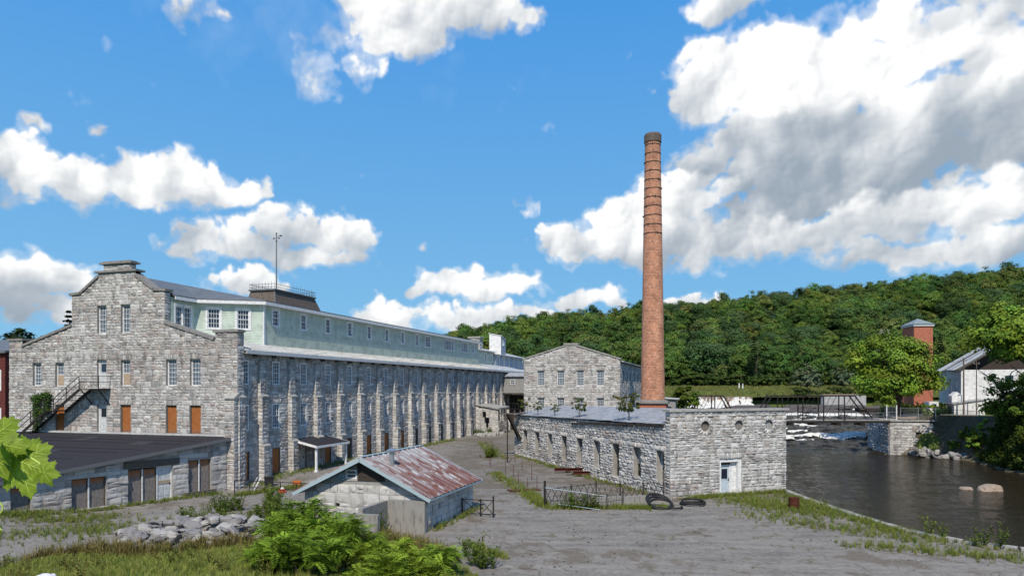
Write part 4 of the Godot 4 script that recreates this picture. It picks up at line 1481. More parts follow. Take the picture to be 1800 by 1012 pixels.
	for i in 4: mm.bar(q0[i] + (q0[i] - q1[i]).normalized() * 0.0, q1[i], 0.1)
	put("cornice", mm, M.slate_roof, cup)
	mm = MB.new()
	var loop := [Vector3(-8.0, 18.0, -16.1), Vector3(-8.0, 18.0, -23.6), Vector3(-11.1, 18.0, -23.6), Vector3(-11.1, 18.0, -16.1)]
	for i in 4:
		var p: Vector3 = loop[i]
		var q: Vector3 = loop[(i + 1) % 4]
		for y in [0.22, 0.52]: mm.bar(p + Vector3.UP * y, q + Vector3.UP * y, 0.035)
		var cnt := int(p.distance_to(q) / 0.35)
		for k in cnt: mm.bar(p.lerp(q, k / float(cnt)), p.lerp(q, k / float(cnt)) + Vector3.UP * (0.78 if k % 2 else 0.66), 0.025)
	put("cresting", mm, M.iron_grey, cup)
	# small chimney far along the roof
	mm = MB.new()
	mm.col = Color(0.38, 0.37, 0.35)
	mm.bx(Vector3(-6.9, 12.0, -73.2), Vector3(-4.9, 16.6, -71.4))
	var ch := put("chimney", mm, M.mortar, root)
	courses(b, ch, Vector3(-6.9, 12.0, -71.4), gx, 2.0, [Vector2(0, 4.6), Vector2(2, 4.6)], [], {"h": [0.25, 0.35]})
	courses(b, ch, Vector3(-4.9, 12.0, -71.4), sr, 1.8, [Vector2(0, 4.6), Vector2(1.8, 4.6)], [], {"h": [0.25, 0.35]})
	mm = MB.new()
	mm.bx(Vector3(-7.1, 16.6, -73.4), Vector3(-4.7, 16.85, -71.2))
	put("cap_stone", mm, M.coping_pale, ch)
	finish(b)
	# weather mast
	var mast := thing("weather_mast", "thin white mast with wind vane and cup arms standing on the mill's mansard", "weather mast", root.transform * Vector3(-9.6, 17.95, -18.6), YAW)
	mm = MB.new()
	mm.tube(Vector3.ZERO, Vector3(0, 6.5, 0), 0.075, 0.05, 6)
	put("pole", mm, M.iron_grey, mast)
	mm = MB.new()
	mm.bar(Vector3(-0.32, 5.95, 0), Vector3(0.32, 5.95, 0), 0.03)
	mm.bar(Vector3(0, 6.15, 0), Vector3(0.62, 6.2, 0.0), 0.03)
	mm.box(Vector3(0.55, 6.19, 0), Vector3(0.3, 0.14, 0.02))
	for p in [Vector3(-0.34, 5.95, 0), Vector3(0.34, 5.95, 0), Vector3(0, 5.65, 0), Vector3(0, 6.5, 0)]:
		mm.tube(p - Vector3(0, 0.07, 0), p + Vector3(0, 0.07, 0), 0.08, 0.06, 8)
	put("wind_vane", mm, M.iron, mast)
	# fire stairs on the gable
	var fs := thing("fire_stairs", "black iron fire stairs with landing climbing the mill's gable wall", "stairs", root.transform * Vector3(0, 0, 0), YAW)
	mm = MB.new()
	mm.bx(Vector3(-14.5, 7.45, 0.05), Vector3(-12.4, 7.52, 1.25))
	mm.bx(Vector3(-18.3, 5.55, 0.05), Vector3(-17.3, 5.62, 1.25))
	put("landing", mm, M.iron, fs)
	mm = MB.new()
	for z in [0.12, 1.2]:
		mm.bar(Vector3(-14.5, 7.42, z), Vector3(-17.3, 5.55, z), 0.06, 0.22)
		mm.bar(Vector3(-18.3, 5.55, z), Vector3(-21.6, 3.2, z), 0.06, 0.22)
	put("stringer", mm, M.iron, fs)
	for k in 9:
		mm = MB.new()
		var u := (k + 0.5) / 9.0
		mm.box(Vector3(lerpf(-14.5, -17.3, u), lerpf(7.42, 5.55, u) + 0.04, 0.66), Vector3(0.26, 0.035, 1.1))
		put("tread", mm, M.iron, fs)
	for k in 11:
		mm = MB.new()
		var u := (k + 0.5) / 11.0
		mm.box(Vector3(lerpf(-18.3, -21.6, u), lerpf(5.55, 3.2, u) + 0.04, 0.66), Vector3(0.26, 0.035, 1.1))
		put("tread", mm, M.iron, fs)
	mm = MB.new()
	var path := [Vector3(-12.4, 7.5, 1.22), Vector3(-14.5, 7.5, 1.22), Vector3(-17.3, 5.6, 1.22), Vector3(-18.3, 5.6, 1.22), Vector3(-21.6, 3.3, 1.22)]
	for i in path.size() - 1:
		for y in [0.55, 1.05]: mm.bar(path[i] + Vector3.UP * y, path[i + 1] + Vector3.UP * y, 0.045)
	for p in path: mm.bar(p, p + Vector3.UP * 1.05, 0.05)
	mm.bar(Vector3(-15.9, 6.5, 1.22), Vector3(-15.9, 7.6, 1.22), 0.05)
	mm.bar(Vector3(-19.9, 4.4, 1.22), Vector3(-19.9, 5.5, 1.22), 0.05)
	for y in [0.55, 1.05]: mm.bar(Vector3(-12.4, 7.5 + y, 1.22), Vector3(-12.4, 7.5 + y, 0.06), 0.045)
	put("railing", mm, M.iron, fs)
	mm = MB.new()
	for x in [-12.5, -14.4]: mm.bar(Vector3(x, 7.42, 1.15), Vector3(x, 6.2, 0.08), 0.07)
	put("bracket", mm, M.iron, fs)
	# ivy
	rng.seed = 260
	var ivy := thing("ivy", "dark green ivy climbing round a window at the left of the gable", "ivy", root.transform * Vector3(-20.6, 3.4, 0.1), YAW)
	mm = MB.new()
	for e in [[0.0, 0.0, 0.0, 3.6], [0.0, 3.2, 1.2, 3.5], [1.3, 2.2, 1.35, 3.6], [0.1, 1.8, 1.5, 2.3]]: mm.bar(Vector3(e[0], e[1], 0.02), Vector3(e[2], e[3], 0.02), 0.05)
	put("stem", mm, M.bark, ivy)
	mm = MB.new()
	for i in 1900:
		var e: Array = [[0.0, -0.2, 0.25, 2.0, 0.42], [0.15, 1.7, 0.1, 3.3, 0.42], [-0.3, 3.25, 1.5, 3.6, 0.3], [1.25, 2.3, 1.45, 3.6, 0.34], [0.1, 1.9, 1.5, 2.25, 0.28]][i % 5]
		var u := rng.randf()
		var p := Vector3(lerpf(e[0], e[2], u) + rng.randfn() * e[4] * 0.55, lerpf(e[1], e[3], u) + rng.randfn() * e[4] * 0.45, rf(0.03, 0.28))
		var k := rf(0.6, 1.3)
		mm.col = Color(0.045 * k, 0.085 * k, 0.02 * k)
		leaf_quad(mm, p, (Vector3(0, 0.5, 1) + rdir() * 0.6).normalized(), rf(0.12, 0.22))
	put("foliage", mm, M.leaf, ivy)
	# porch over the side door
	var po := thing("porch_canopy", "dark shingled porch canopy on a white post over the mill's side door", "porch canopy", root.transform * Vector3(0, 0, -10.4), YAW)
	mm = MB.new()
	slab(mm, [Vector3(2.55, 2.42, 2.75), Vector3(2.55, 2.42, -2.75), Vector3(0.1, 2.95, -2.75), Vector3(0.1, 2.95, 2.75)], 0.1)
	var pr := put("roof", mm, M.shingle_dark, po)
	mm = MB.new()
	mm.bar(Vector3(2.56, 2.3, 2.8), Vector3(2.56, 2.3, -2.8), 0.06, 0.2)
	mm.bar(Vector3(2.53, 2.32, 2.8), Vector3(0.1, 2.85, 2.8), 0.06, 0.2)
	mm.bar(Vector3(2.53, 2.32, -2.8), Vector3(0.1, 2.85, -2.8), 0.06, 0.2)
	put("fascia", mm, M.white_paint, pr)
	for z in [2.5, -2.5]:
		mm = MB.new()
		mm.bx(Vector3(2.25, -0.2, z - 0.09), Vector3(2.43, 2.3, z + 0.09))
		mm.bx(Vector3(2.2, -0.2, z - 0.14), Vector3(2.48, 0.2, z + 0.14))
		put("post", mm, M.white_paint, po)

func make_rear() -> void:
	rng.seed = 300
	var root := thing("rear_wing", "teal and blue-grey boarded upper storey with white roofs at the mill's far end", "building", Vector3(-22.0, 0, -54.0), YAW)
	var b := building(root, [1])
	var sr := Vector3(0, 0, -1)
	var o := Vector3(-4.5, 11.6, -64.3)
	var ops := [[4.0, 4.9, 0.7, 2.2], [8.8, 9.7, 0.7, 2.2], [12.2, 13.0, 0.7, 2.2]]
	board_wall(b, "teal_wall", o, sr, 14.0, 0.0, [Vector2(0, 2.7), Vector2(14, 2.7)], ops, M.teal_clapboard, 0.2)
	for q in ops: casing(b, o, sr, q, 2, 4, M.white_paint)
	o = Vector3(-4.2, 11.4, -78.4)
	ops = []
	for k in 6: ops.append([1.5 + 3.4 * k, 2.4 + 3.4 * k, 0.6, 2.2])
	board_wall(b, "blue_grey_wall", o, sr, 22.0, 0.0, [Vector2(0, 2.5), Vector2(22, 2.5)], ops, M.blue_grey_clapboard, 0.2)
	for q in ops: casing(b, o, sr, q, 2, 4, M.white_paint)
	var m := MB.new()
	m.bx(Vector3(-20, 11, -78.6), Vector3(-4.25, 14.0, -78.42))
	m.bx(Vector3(-20, 9, -100.6), Vector3(-4.25, 13.8, -100.4))
	put("end_wall", m, M.blue_grey_clapboard, root)
	m = MB.new()
	slab(m, [Vector3(-4.0, 14.35, -64.45), Vector3(-4.0, 14.35, -78.6), Vector3(-11.75, 16.5, -78.6), Vector3(-11.75, 16.5, -64.45)], 0.15)
	slab(m, [Vector3(-3.7, 13.95, -78.0), Vector3(-3.7, 13.95, -100.8), Vector3(-11.75, 15.9, -100.8), Vector3(-11.75, 15.9, -78.0)], 0.15)
	slab(m, [Vector3(-11.75, 16.5, -64.45), Vector3(-11.75, 16.5, -78.6), Vector3(-19.75, 14.3, -78.6), Vector3(-19.75, 14.3, -64.45)], 0.15)
	slab(m, [Vector3(-11.75, 15.9, -78.0), Vector3(-11.75, 15.9, -100.8), Vector3(-19.75, 13.9, -100.8), Vector3(-19.75, 13.9, -78.0)], 0.15)
	put("roof", m, M.tin_white, root)
	# lower walls under it, seen between the buildings
	m = MB.new()
	m.col = Color(0.38, 0.37, 0.35)
	m.bx(Vector3(-20, -0.6, -100.4), Vector3(-1.0, 9.0, -86.2))
	put("stone_base", m, M.mortar, root)
	m = MB.new()
	slab(m, [Vector3(-0.4, 9.9, -86.1), Vector3(-0.4, 9.9, -101.0), Vector3(-4.4, 11.6, -101.0), Vector3(-4.4, 11.6, -86.1)], 0.15)
	put("lower_roof", m, M.tin_white, root)
	# the little shed-roofed monitor
	var lo := Vector3(-6.6, 13.6, -82.0)
	ops = [[1.0, 1.7, 2.3, 3.3]]
	board_wall(b, "monitor_flank", lo + Vector3(2.4, 0, 0), sr, 3.0, 0.0, [Vector2(0, 4.1), Vector2(3, 3.5)], ops, M.blue_grey_clapboard, 0.2)
	casing(b, lo + Vector3(2.4, 0, 0), sr, ops[0], 2, 2, M.white_paint)
	board_wall(b, "monitor_front", lo, Vector3(1, 0, 0), 2.4, 0.0, [Vector2(0, 4.6), Vector2(2.4, 4.1)], [], M.white_clapboard, 0.2)
	m = MB.new()
	m.bx(lo + Vector3(0, 0, -3), lo + Vector3(0.1, 4.5, 0))
	m.bx(lo + Vector3(0.1, 0, -3), lo + Vector3(2.3, 3.5, -2.9))
	slab(m, [lo + Vector3(-0.15, 4.72, 0.15), lo + Vector3(2.55, 4.18, 0.15), lo + Vector3(2.55, 3.6, -3.15), lo + Vector3(-0.15, 4.2, -3.15)], 0.1)
	put("monitor_roof", m, M.white_paint, root)

func make_annex() -> void:
	rng.seed = 320
	var root := thing("lean_to_annex", "low stone lean-to with black shingle roof and boarded doors before the gable", "annex", Vector3(-32.18, 0, -38.38), 0.9963)
	var b := building(root, [3, 3, 3, 2.5, 1, 1, 0.8, 0.6, 0.8, 2])
	var o := Vector3(0, -0.9, 0)
	var r := Vector3(1, 0, 0)
	var prof := up([Vector2(0, 1.55), Vector2(18, 3.5)], 0.9)
	var e := func(a0: float, a1: float, y0: float, y1: float) -> Array: return [18 - a0, 18 - a1, y0 + 0.9, y1 + 0.9]
	var right: Array = e.call(3.19, 1.34, -0.25, 2.15)
	var mid: Array = e.call(7.61, 5.53, -0.5, 1.85)
	var white: Array = e.call(5.53, 4.38, -0.5, 1.95)
	var left: Array = e.call(11.2, 9.04, -0.35, 1.65)
	var far: Array = e.call(14.6, 13.5, 0.0, 1.5)
	var hole := [mid[0], white[1], mid[2], white[3]]
	stone_wall(b, "front_wall", o, r, 18.0, prof, [right, hole, left, far], {"h": [0.26, 0.42], "w": [0.5, 1.3], "lintel": false, "proud": 0.06, "skip": [[18 - 7.9, 18 - 3.9, 2.85, 3.35]]})
	for q in [right, mid, left]:
		var w: float = q[1] - q[0]
		for k in 2:
			var half := [q[0] + w / 2 * k + 0.03, q[0] + w / 2 * (k + 1) - 0.03, q[2], q[3]]
			board(b, o, r, half, M.weathered_board, 0.18, "weathered door leaf, grey below a rusty stain")
		var m := MB.new()
		m.bx(Vector3(q[0] + w / 2 - 0.04, q[2] + o.y, -0.16), Vector3(q[0] + w / 2 + 0.04, q[3] + o.y, -0.08))
		put("centre_post", m, M.white_paint, root)
	board(b, o, r, far, M.weathered_board, 0.18)
	var d := door(b, o, r, white, M.worn_white, 0.18, 0.0)
	var m := MB.new()
	m.bx(Vector3(-0.5, 1.15, 0.0), Vector3(0.5, 1.4, 0.03))
	put("crossboard", m, M.plywood_pale, d)
	m = MB.new()
	m.bx(Vector3(18 - 7.9, 2.0, -0.3), Vector3(18 - 3.9, 2.45, 0.07))
	put("lintel_beam", m, M.old_timber, root)
	m = MB.new()
	m.bx(Vector3(18 - 3.6, -0.35, 0.02), Vector3(18 - 1.0, -0.2, 0.16))
	put("sill", m, M.old_timber, root)
	# roof: one plane falling away from the gable
	var inv := root.transform.affine_inverse()
	var u := Vector3(-0.291, 0, 0.9567)
	var c := Vector3(-22, 0, -54)
	var top := func(p: Vector3) -> Vector3:
		var dist := (p - c).dot(u)
		return inv * Vector3(p.x, 3.72 - 0.113 * dist, p.z)
	var v := Vector3(0.9567, 0, 0.291)
	var lt := root.transform * Vector3(-3.5, 0, 0.35)
	var rt := root.transform * Vector3(18.1, 0, 0.35)
	m = MB.new()
	slab(m, [top.call(lt), top.call(rt), top.call(c + v * 0.25 + u * 0.15), top.call(c - v * 25.0 + u * 0.15), top.call(c - v * 25.0 + u * 17.0)], 0.16)
	var roof := put("roof", m, M.shingle_dark, root)
	for k in 13:  # laps of the roofing, and a few patches
		var w0: Vector3 = c + u * (1.1 + 1.15 * k) + v * (0.1 - rf(0.0, 0.6) - 0.42 * (1.1 + 1.15 * k) * 1.42)
		m = MB.new()
		m.bar(top.call(w0) + Vector3(0, 0.012, 0), top.call(c + u * (1.1 + 1.15 * k) - v * 25.0) + Vector3(0, 0.012, 0), 0.1, 0.024)
		put("lap_seam", m, M.rubber if k % 3 else M.tar_patch, roof)
	for e2 in [[4.0, 6.5, 1.6, 1.1], [7.5, 12.0, 2.2, 0.9], [3.0, 13.0, 1.2, 1.4], [10.5, 15.5, 2.0, 1.2]]:
		var pc: Vector3 = c + u * e2[0] - v * e2[1]
		m = MB.new()
		slab(m, [top.call(pc) + Vector3(0, 0.02, 0), top.call(pc + v * e2[2]) + Vector3(0, 0.02, 0), top.call(pc + v * e2[2] - u * e2[3]) + Vector3(0, 0.02, 0), top.call(pc - u * e2[3]) + Vector3(0, 0.02, 0)], 0.02)
		put("roof_patch", m, M.tar_patch, roof)
	m = MB.new()
	m.bar(top.call(lt) + Vector3(0, -0.1, 0.04), top.call(rt) + Vector3(0, -0.1, 0.04), 0.06, 0.22)
	put("fascia", m, M.iron_grey, roof)
	m = MB.new()
	m.bar(top.call(c + v * 0.2 + u * 0.14) + Vector3(0, 0.08, 0), top.call(c - v * 24.0 + u * 0.14) + Vector3(0, 0.08, 0), 0.12, 0.14)
	put("flashing", m, M.tin_white, roof)
	m = MB.new()
	m.col = Color(0.38, 0.37, 0.35)
	m.bx(Vector3(-3.5, -1, -0.55), Vector3(-0.02, 1.1, -0.1))
	put("return_wall", m, M.mortar, root)
	m = MB.new()
	m.col = Color(0.38, 0.37, 0.35)
	m.bx(Vector3(17.45, -0.9, -2.2), Vector3(18.0, 3.4, -0.56))
	put("end_wall", m, M.mortar, root)
	courses(b, root.get_node("end_wall"), Vector3(18.0, -0.9, 0), Vector3(0, 0, -1), 2.2, [Vector2(0, 4.3), Vector2(2.2, 4.3)], [], {"h": [0.26, 0.42], "w": [0.5, 1.1]})
	finish(b)

func make_hut() -> void:
	rng.seed = 340
	var root := thing("stone_hut", "small stone hut with a rust-streaked ribbed metal roof in the yard", "hut", Vector3(-4.5, 0, -36.0), YAW)
	var b := building(root, [4, 2, 0.7, 0.1, 1.5, 0.2, 0.1, 3.5, 0, 3])
	var o := Vector3(-7.4, -0.5, 0)
	var r := Vector3(1, 0, 0)
	var prof := up([Vector2(0, 1.85), Vector2(3.7, 3.62), Vector2(7.4, 1.85)], 0.5)
	var attic := [2.55, 3.25, 3.12, 3.62]
	var vents := [[1.95, 2.2, 1.55, 1.8], [4.75, 5.1, 1.35, 1.75]]
	var m := MB.new()
	m.col = Color(0.38, 0.37, 0.35)
	wall_core(m, o, r, 7.4, prof, [attic] + vents, 0.4)
	var face := put("gable_wall", m, M.mortar, root)
	var sp := [Vector2(0, 2.35), Vector2(1.4, 3.02), Vector2(6.0, 3.02), Vector2(7.4, 2.35)]
	courses(b, face, o, r, 7.4, sp, vents, {"h": [0.28, 0.48], "w": [0.45, 1.1], "lintel": false, "proud": 0.07})
	m = MB.new()
	for q in [[1.4, 2.5], [4.95, 6.0]]:
		var pts := PackedVector2Array([Vector2(q[0], 3.03), Vector2(q[1], 3.03), Vector2(q[1], prof_at(prof, q[1]) - 0.02), Vector2(q[0], maxf(3.04, prof_at(prof, q[0]) - 0.02))])
		m.prism(pts, o + Vector3(0, 0, 0.06), r, Vector3.UP, 0.055)
	m.prism(PackedVector2Array([Vector2(2.5, 3.64), Vector2(3.3, 3.64), Vector2(3.3, 3.9), Vector2(2.5, 3.53)]), o + Vector3(0, 0, 0.06), r, Vector3.UP, 0.055)
	put("gable_siding", m, M.blue_siding, root)
	for k in 5:
		m = MB.new()
		var y := 3.04 + 0.2 * k
		var x1 := minf(4.95, 3.7 + (4.1 - y - 0.2) * 2.05)
		if x1 > 3.35: m.bx(o + Vector3(3.32, y, 0.01), o + Vector3(x1, y + 0.185, 0.05))
		put("dark_board", m, M.dark_timber, root)
	window(b, o, r, attic, 1, 1, 0.05, M.white_paint)
	var so := Vector3(0, -0.5, 0)
	stone_wall(b, "side_wall", so, Vector3(0, 0, -1), 7.0, [Vector2(0, 2.3), Vector2(7, 2.3)], [], {"h": [0.3, 0.46], "w": [0.6, 1.3], "proud": 0.06, "thick": 0.4})
	m = MB.new()
	m.col = Color(0.38, 0.37, 0.35)
	m.bx(Vector3(-7.4, -0.5, -7.0), Vector3(-7.0, 1.8, -0.4))
	m.prism(PackedVector2Array([Vector2(-7.0, -0.5), Vector2(-0.4, -0.5), Vector2(-0.4, 1.9), Vector2(-3.7, 3.5), Vector2(-7.0, 1.9)]), Vector3(0, 0, -6.6), r, Vector3.UP, 0.4)
	put("back_wall", m, M.mortar, root)
	# roof panels
	var mat_: Material = M.rusted_tin
	var np := 13
	for side in [1, -1]:
		for k in np:
			var z0 := 0.5 - 8.0 * k / np
			var z1 := 0.5 - 8.0 * (k + 1) / np
			var a := Vector3(-3.7, 3.83, 0)
			var e := Vector3(-3.7 + side * 4.12, 1.82, 0)
			m = MB.new()
			var u0 := k / float(np)
			var u1 := (k + 1) / float(np)
			var p0 := e + Vector3(0, 0, z0)
			var p1 := e + Vector3(0, 0, z1)
			var p2 := a + Vector3(0, 0, z1)
			var p3 := a + Vector3(0, 0, z0)
			var d := Vector3(0, 0.05, 0)
			if side > 0:
				m.uvquad(p0, p1, p2, p3, Vector2(u0, 1), Vector2(u1, 1), Vector2(u1, 0), Vector2(u0, 0))
				m.uvquad(p1 - d, p0 - d, p3 - d, p2 - d, Vector2(u1, 1), Vector2(u0, 1), Vector2(u0, 0), Vector2(u1, 0))
			else:
				m.uvquad(p1, p0, p3, p2, Vector2(u1, 1), Vector2(u0, 1), Vector2(u0, 0), Vector2(u1, 0))
				m.uvquad(p0 - d, p1 - d, p2 - d, p3 - d, Vector2(u0, 1), Vector2(u1, 1), Vector2(u1, 0), Vector2(u0, 0))
			# standing rib along the panel's near edge
			var nn := Vector3(side * 0.44, 0.9, 0) * 0.07
			var w := Vector3(0, 0, 0.045)
			m.uvquad(p0 + nn - w, p3 + nn - w, p3 + nn + w, p0 + nn + w, Vector2(u0, 1), Vector2(u0, 0), Vector2(u0 + 0.01, 0), Vector2(u0 + 0.01, 1))
			m.uvquad(p0 + w * 1.4, p0 + nn + w, p3 + nn + w, p3 + w * 1.4, Vector2(u0, 1), Vector2(u0, 1), Vector2(u0, 0), Vector2(u0, 0))
			m.uvquad(p0 - w * 1.4, p3 - w * 1.4, p3 + nn - w, p0 + nn - w, Vector2(u0, 1), Vector2(u0, 0), Vector2(u0, 0), Vector2(u0, 1))
			put("roof_panel", m, mat_, root)
	m = MB.new()
	for side in [1, -1]:
		m.bar(Vector3(-3.7, 3.72, 0.53), Vector3(-3.7 + side * 4.14, 1.71, 0.53), 0.06, 0.2)
		m.bar(Vector3(-3.7, 3.72, -7.53), Vector3(-3.7 + side * 4.14, 1.71, -7.53), 0.06, 0.2)
		m.bar(Vector3(-3.7 + side * 4.1, 1.73, 0.5), Vector3(-3.7 + side * 4.1, 1.73, -7.5), 0.05, 0.1)
	m.bar(Vector3(-3.7, 3.87, 0.52), Vector3(-3.7, 3.87, -7.52), 0.22, 0.04)
	put("roof_trim", m, M.pipe_blue, root)
	m = MB.new()
	m.tube(Vector3(-2.65, 3.2, -1.2), Vector3(-2.65, 4.05, -1.2), 0.14, 0.14, 12)
	m.tube(Vector3(-2.65, 4.05, -1.2), Vector3(-2.65, 4.12, -1.2), 0.28, 0.3, 12)
	m.tube(Vector3(-2.65, 4.12, -1.2), Vector3(-2.65, 4.24, -1.2), 0.3, 0.05, 12)
	put("flue_pipe", m, M.galvanised, root)
	finish(b)
	# concrete walls at its front corner
	var cw := thing("concrete_stair_wall", "grey concrete walls of a stair pit at the hut's front corner", "concrete wall", root.position, YAW)
	m = MB.new()
	m.bx(Vector3(-2.0, -0.6, 0.25), Vector3(0.12, 1.66, 0.55))
	put("tall_wall", m, M.concrete, cw)
	m = MB.new()
	m.bx(Vector3(-2.25, -0.6, 0.552), Vector3(-2.0, 1.64, 3.2))
	put("wing_wall", m, M.concrete, cw)
	m = MB.new()
	m.bx(Vector3(-3.2, -0.6, 3.2), Vector3(-1.05, 1.42, 3.45))
	put("front_wall", m, M.concrete, cw)
	# railing at the far corner
	var rl := thing("yard_railing", "short black iron railing with crossed bars beside the hut's side wall", "railing", root.transform * Vector3(0, 0, -4.8), YAW)
	m = MB.new()
	for x in [0.15, 1.3, 2.1]: m.bar(Vector3(x, -0.1, 0), Vector3(x, 1.25 if x > 2 else 1.05, 0), 0.07)
	put("post", m, M.iron, rl)
	m = MB.new()
	for y in [0.15, 0.98]: m.bar(Vector3(0.15, y, 0), Vector3(2.1, y, 0), 0.045)
	put("rail", m, M.iron, rl)
	m = MB.new()
	for k in 2:
		var x0: float = [0.15, 1.3][k]
		var x1: float = [1.3, 2.1][k]
		m.bar(Vector3(x0, 0.15, 0), Vector3(x1, 0.98, 0), 0.035)
		m.bar(Vector3(x0, 0.98, 0), Vector3(x1, 0.15, 0), 0.035)
	put("crossed_bars", m, M.iron, rl)

func torus(m: MB, c: Vector3, axis_x: Vector3, axis_y: Vector3, rr: float, r: float, from := 0.0, to := TAU, n := 40) -> void:
	var pts := []
	for i in n + 1:
		var a := lerpf(from, to, i / float(n))
		pts.append(c + axis_x * cos(a) * rr + axis_y * sin(a) * rr)
	for i in n: m.tube(pts[i], pts[i + 1], r, r, 8)

func make_boiler_house() -> void:
	rng.seed = 400
	var root := thing("boiler_house", "pale rock-faced stone boiler house with three round windows and a flat parapet", "building", Vector3(10.92, 0, -46.95), 0.3712)
	var b := building(root, [4, 2.5, 1.6, 0.8, 1.2, 0.4, 0.3, 3.5, 0.5, 2.5])
	var o := Vector3(0, -0.5, 0)
	var r := Vector3(1, 0, 0)
	var dw := [4.1, 6.05, 0.55, 3.02]
	var ops := [dw]
	var skip := []
	var oc := [2.87, 5.78, 8.5]
	for x in oc:
		ops.append([x - 0.36, x + 0.36, 5.38 - 0.36, 5.38 + 0.36, false])
		skip.append([x - 0.66, x + 0.66, 5.38 - 0.66, 5.38 + 0.66])
	var face := stone_wall(b, "front_wall", o, r, 10.1, [Vector2(0, 6.42), Vector2(10.1, 6.42)], ops, {"h": [0.15, 0.28], "w": [0.28, 0.8], "skip": skip, "proud": 0.085, "ext": [0.05, 0.0], "jump": 0.06})
	courses(b, face, Vector3(0, -0.5, -0.56), Vector3(0, 0, 1), 0.56, [Vector2(0, 6.42), Vector2(0.56, 6.42)], [], {"h": [0.18, 0.3], "w": [0.4, 0.56], "proud": 0.08})
	for x in oc:
		for k in 14:
			var a := TAU * k / 14
			var out := Vector3(cos(a), sin(a), 0)
			add_stone(b, face, o + Vector3(x, 5.38, 0.01) + out * 0.51, Vector3(-sin(a), cos(a), 0), out, Vector3(0, 0, 1), 0.215, 0.3, 0.085)
		var m := MB.new()
		for k in 28:
			var p := Vector3(cos(TAU * k / 28), sin(TAU * k / 28), 0)
			var q := Vector3(cos(TAU * (k + 1) / 28), sin(TAU * (k + 1) / 28), 0)
			var c := o + Vector3(x, 5.38, 0.004)
			m.quad(c + p * 0.37, c + p * 0.52, c + q * 0.52, c + q * 0.37)
			m.quad(c + q * 0.37, c + q * 0.37 - Vector3(0, 0, 0.3), c + p * 0.37 - Vector3(0, 0, 0.3), c + p * 0.37)
		m.col = Color(0.3, 0.29, 0.28)
		var ring := put("round_window", m, M.coping, root)
		m = MB.new()
		m.tube(o + Vector3(x, 5.38, -0.3), o + Vector3(x, 5.38, -0.16), 0.37, 0.37, 24)
		put("infill", m, [M.mansard, M.concrete, M.dam_wall][oc.find(x)], ring)
		for k in 4:
			m = MB.new()
			m.box(o + Vector3(x - 0.22 + 0.15 * k, 5.33, -0.14), Vector3(0.04, 0.55 - absf(k - 1.5) * 0.1, 0.03))
			put("bar", m, M.coping, ring)
	# doorway: white frame, blue-white leaf at the left, white panel at the right
	var leaf := [4.28, 5.28, 0.55, 2.55]
	door(b, o, r, leaf, M.door_blue, 0.35, 0.5)
	var m := MB.new()
	m.bx(o + Vector3(4.1, 2.78, -0.3), o + Vector3(6.05, 3.02, -0.04))
	m.bx(o + Vector3(4.1, 0.55, -0.3), o + Vector3(4.26, 2.78, -0.04))
	m.bx(o + Vector3(5.75, 0.55, -0.3), o + Vector3(6.05, 2.78, -0.03))
	m.bx(o + Vector3(5.3, 0.55, -0.4), o + Vector3(5.75, 2.78, -0.3))
	put("door_frame", m, M.white_paint, root)
	m = MB.new()
	m.bx(o + Vector3(4.26, 2.56, -0.42), o + Vector3(5.75, 2.78, -0.34))
	put("transom", m, M.old_timber, root)
	m = MB.new()
	for k in 8:
		var x := -0.2 + k * 10.5 / 8
		m.bx(Vector3(x, 5.92, -0.7), Vector3(x + 10.5 / 8 - 0.012, 6.07 + rf(0, 0.012), 0.16))
	put("coping", m, M.coping_pale, root)
	# long left wall, x along it from the far end
	var lo := Vector3(0, -0.5, -29.25)
	var lr := Vector3(0, 0, 1)
	ops = []
	for n in 9:
		var x := 29.25 - (1.15 + 3.135 * n)
		ops.append([x - 0.52, x + 0.52, (0.95 if n != 2 else 0.6) + 0.5, 3.13 + 0.5])
	stone_wall(b, "side_wall", lo, lr, 28.69, [Vector2(0, 5.12), Vector2(20, 5.3), Vector2(28.69, 5.5)], ops, {"h": [0.17, 0.3], "w": [0.3, 0.85], "proud": 0.1, "thick": 0.6, "jump": 0.06})
	for n in 9:
		var q: Array = ops[n]
		var w: float = q[1] - q[0]
		var h: float = q[3] - q[2]
		var fr := put("window", sash_mesh(w, h, 1, 2, 0.1), M.old_timber if n % 3 else M.worn_white, root, at_face(lo, lr, (q[0] + q[1]) / 2, q[2], -0.42))
		put("sill", sill_mesh(w, 0.42), M.sill, fr)
		var mm := MB.new()
		match n:
			0: mm.bx(Vector3(-w / 2 + 0.1, 0.1, 0.0), Vector3(w / 2 - 0.1, h * 0.38, 0.04)); mm.bx(Vector3(-w / 2 + 0.1, h * 0.84, 0.0), Vector3(w / 2 - 0.1, h - 0.1, 0.04))
			1: mm.bx(Vector3(-w / 2 + 0.02, h * 0.42, 0.05), Vector3(w / 2 - 0.02, h - 0.05, 0.09))
			2: mm.bx(Vector3(-w / 2 + 0.1, h * 0.58, 0.0), Vector3(w / 2 - 0.1, h - 0.1, 0.04))
			4: mm.bx(Vector3(-w / 2 + 0.1, 0.1, 0.0), Vector3(w / 2 - 0.1, h * 0.62, 0.04)); mm.bar(Vector3(-w * 0.6, h * 0.45, 0.15), Vector3(w * 0.35, h * 0.9, 0.1), 0.05)
			5: mm.bar(Vector3(-w * 0.4, h * 0.5, 0.06), Vector3(w * 0.4, h * 0.1, 0.1), 0.06)
			6: mm.bx(Vector3(-w / 2 + 0.1, h * 0.1, 0.0), Vector3(0, h * 0.9, 0.04))
			7: mm.bx(Vector3(-w / 2 + 0.1, h * 0.1, 0.0), Vector3(w / 2 - 0.1, h * 0.8, 0.04))
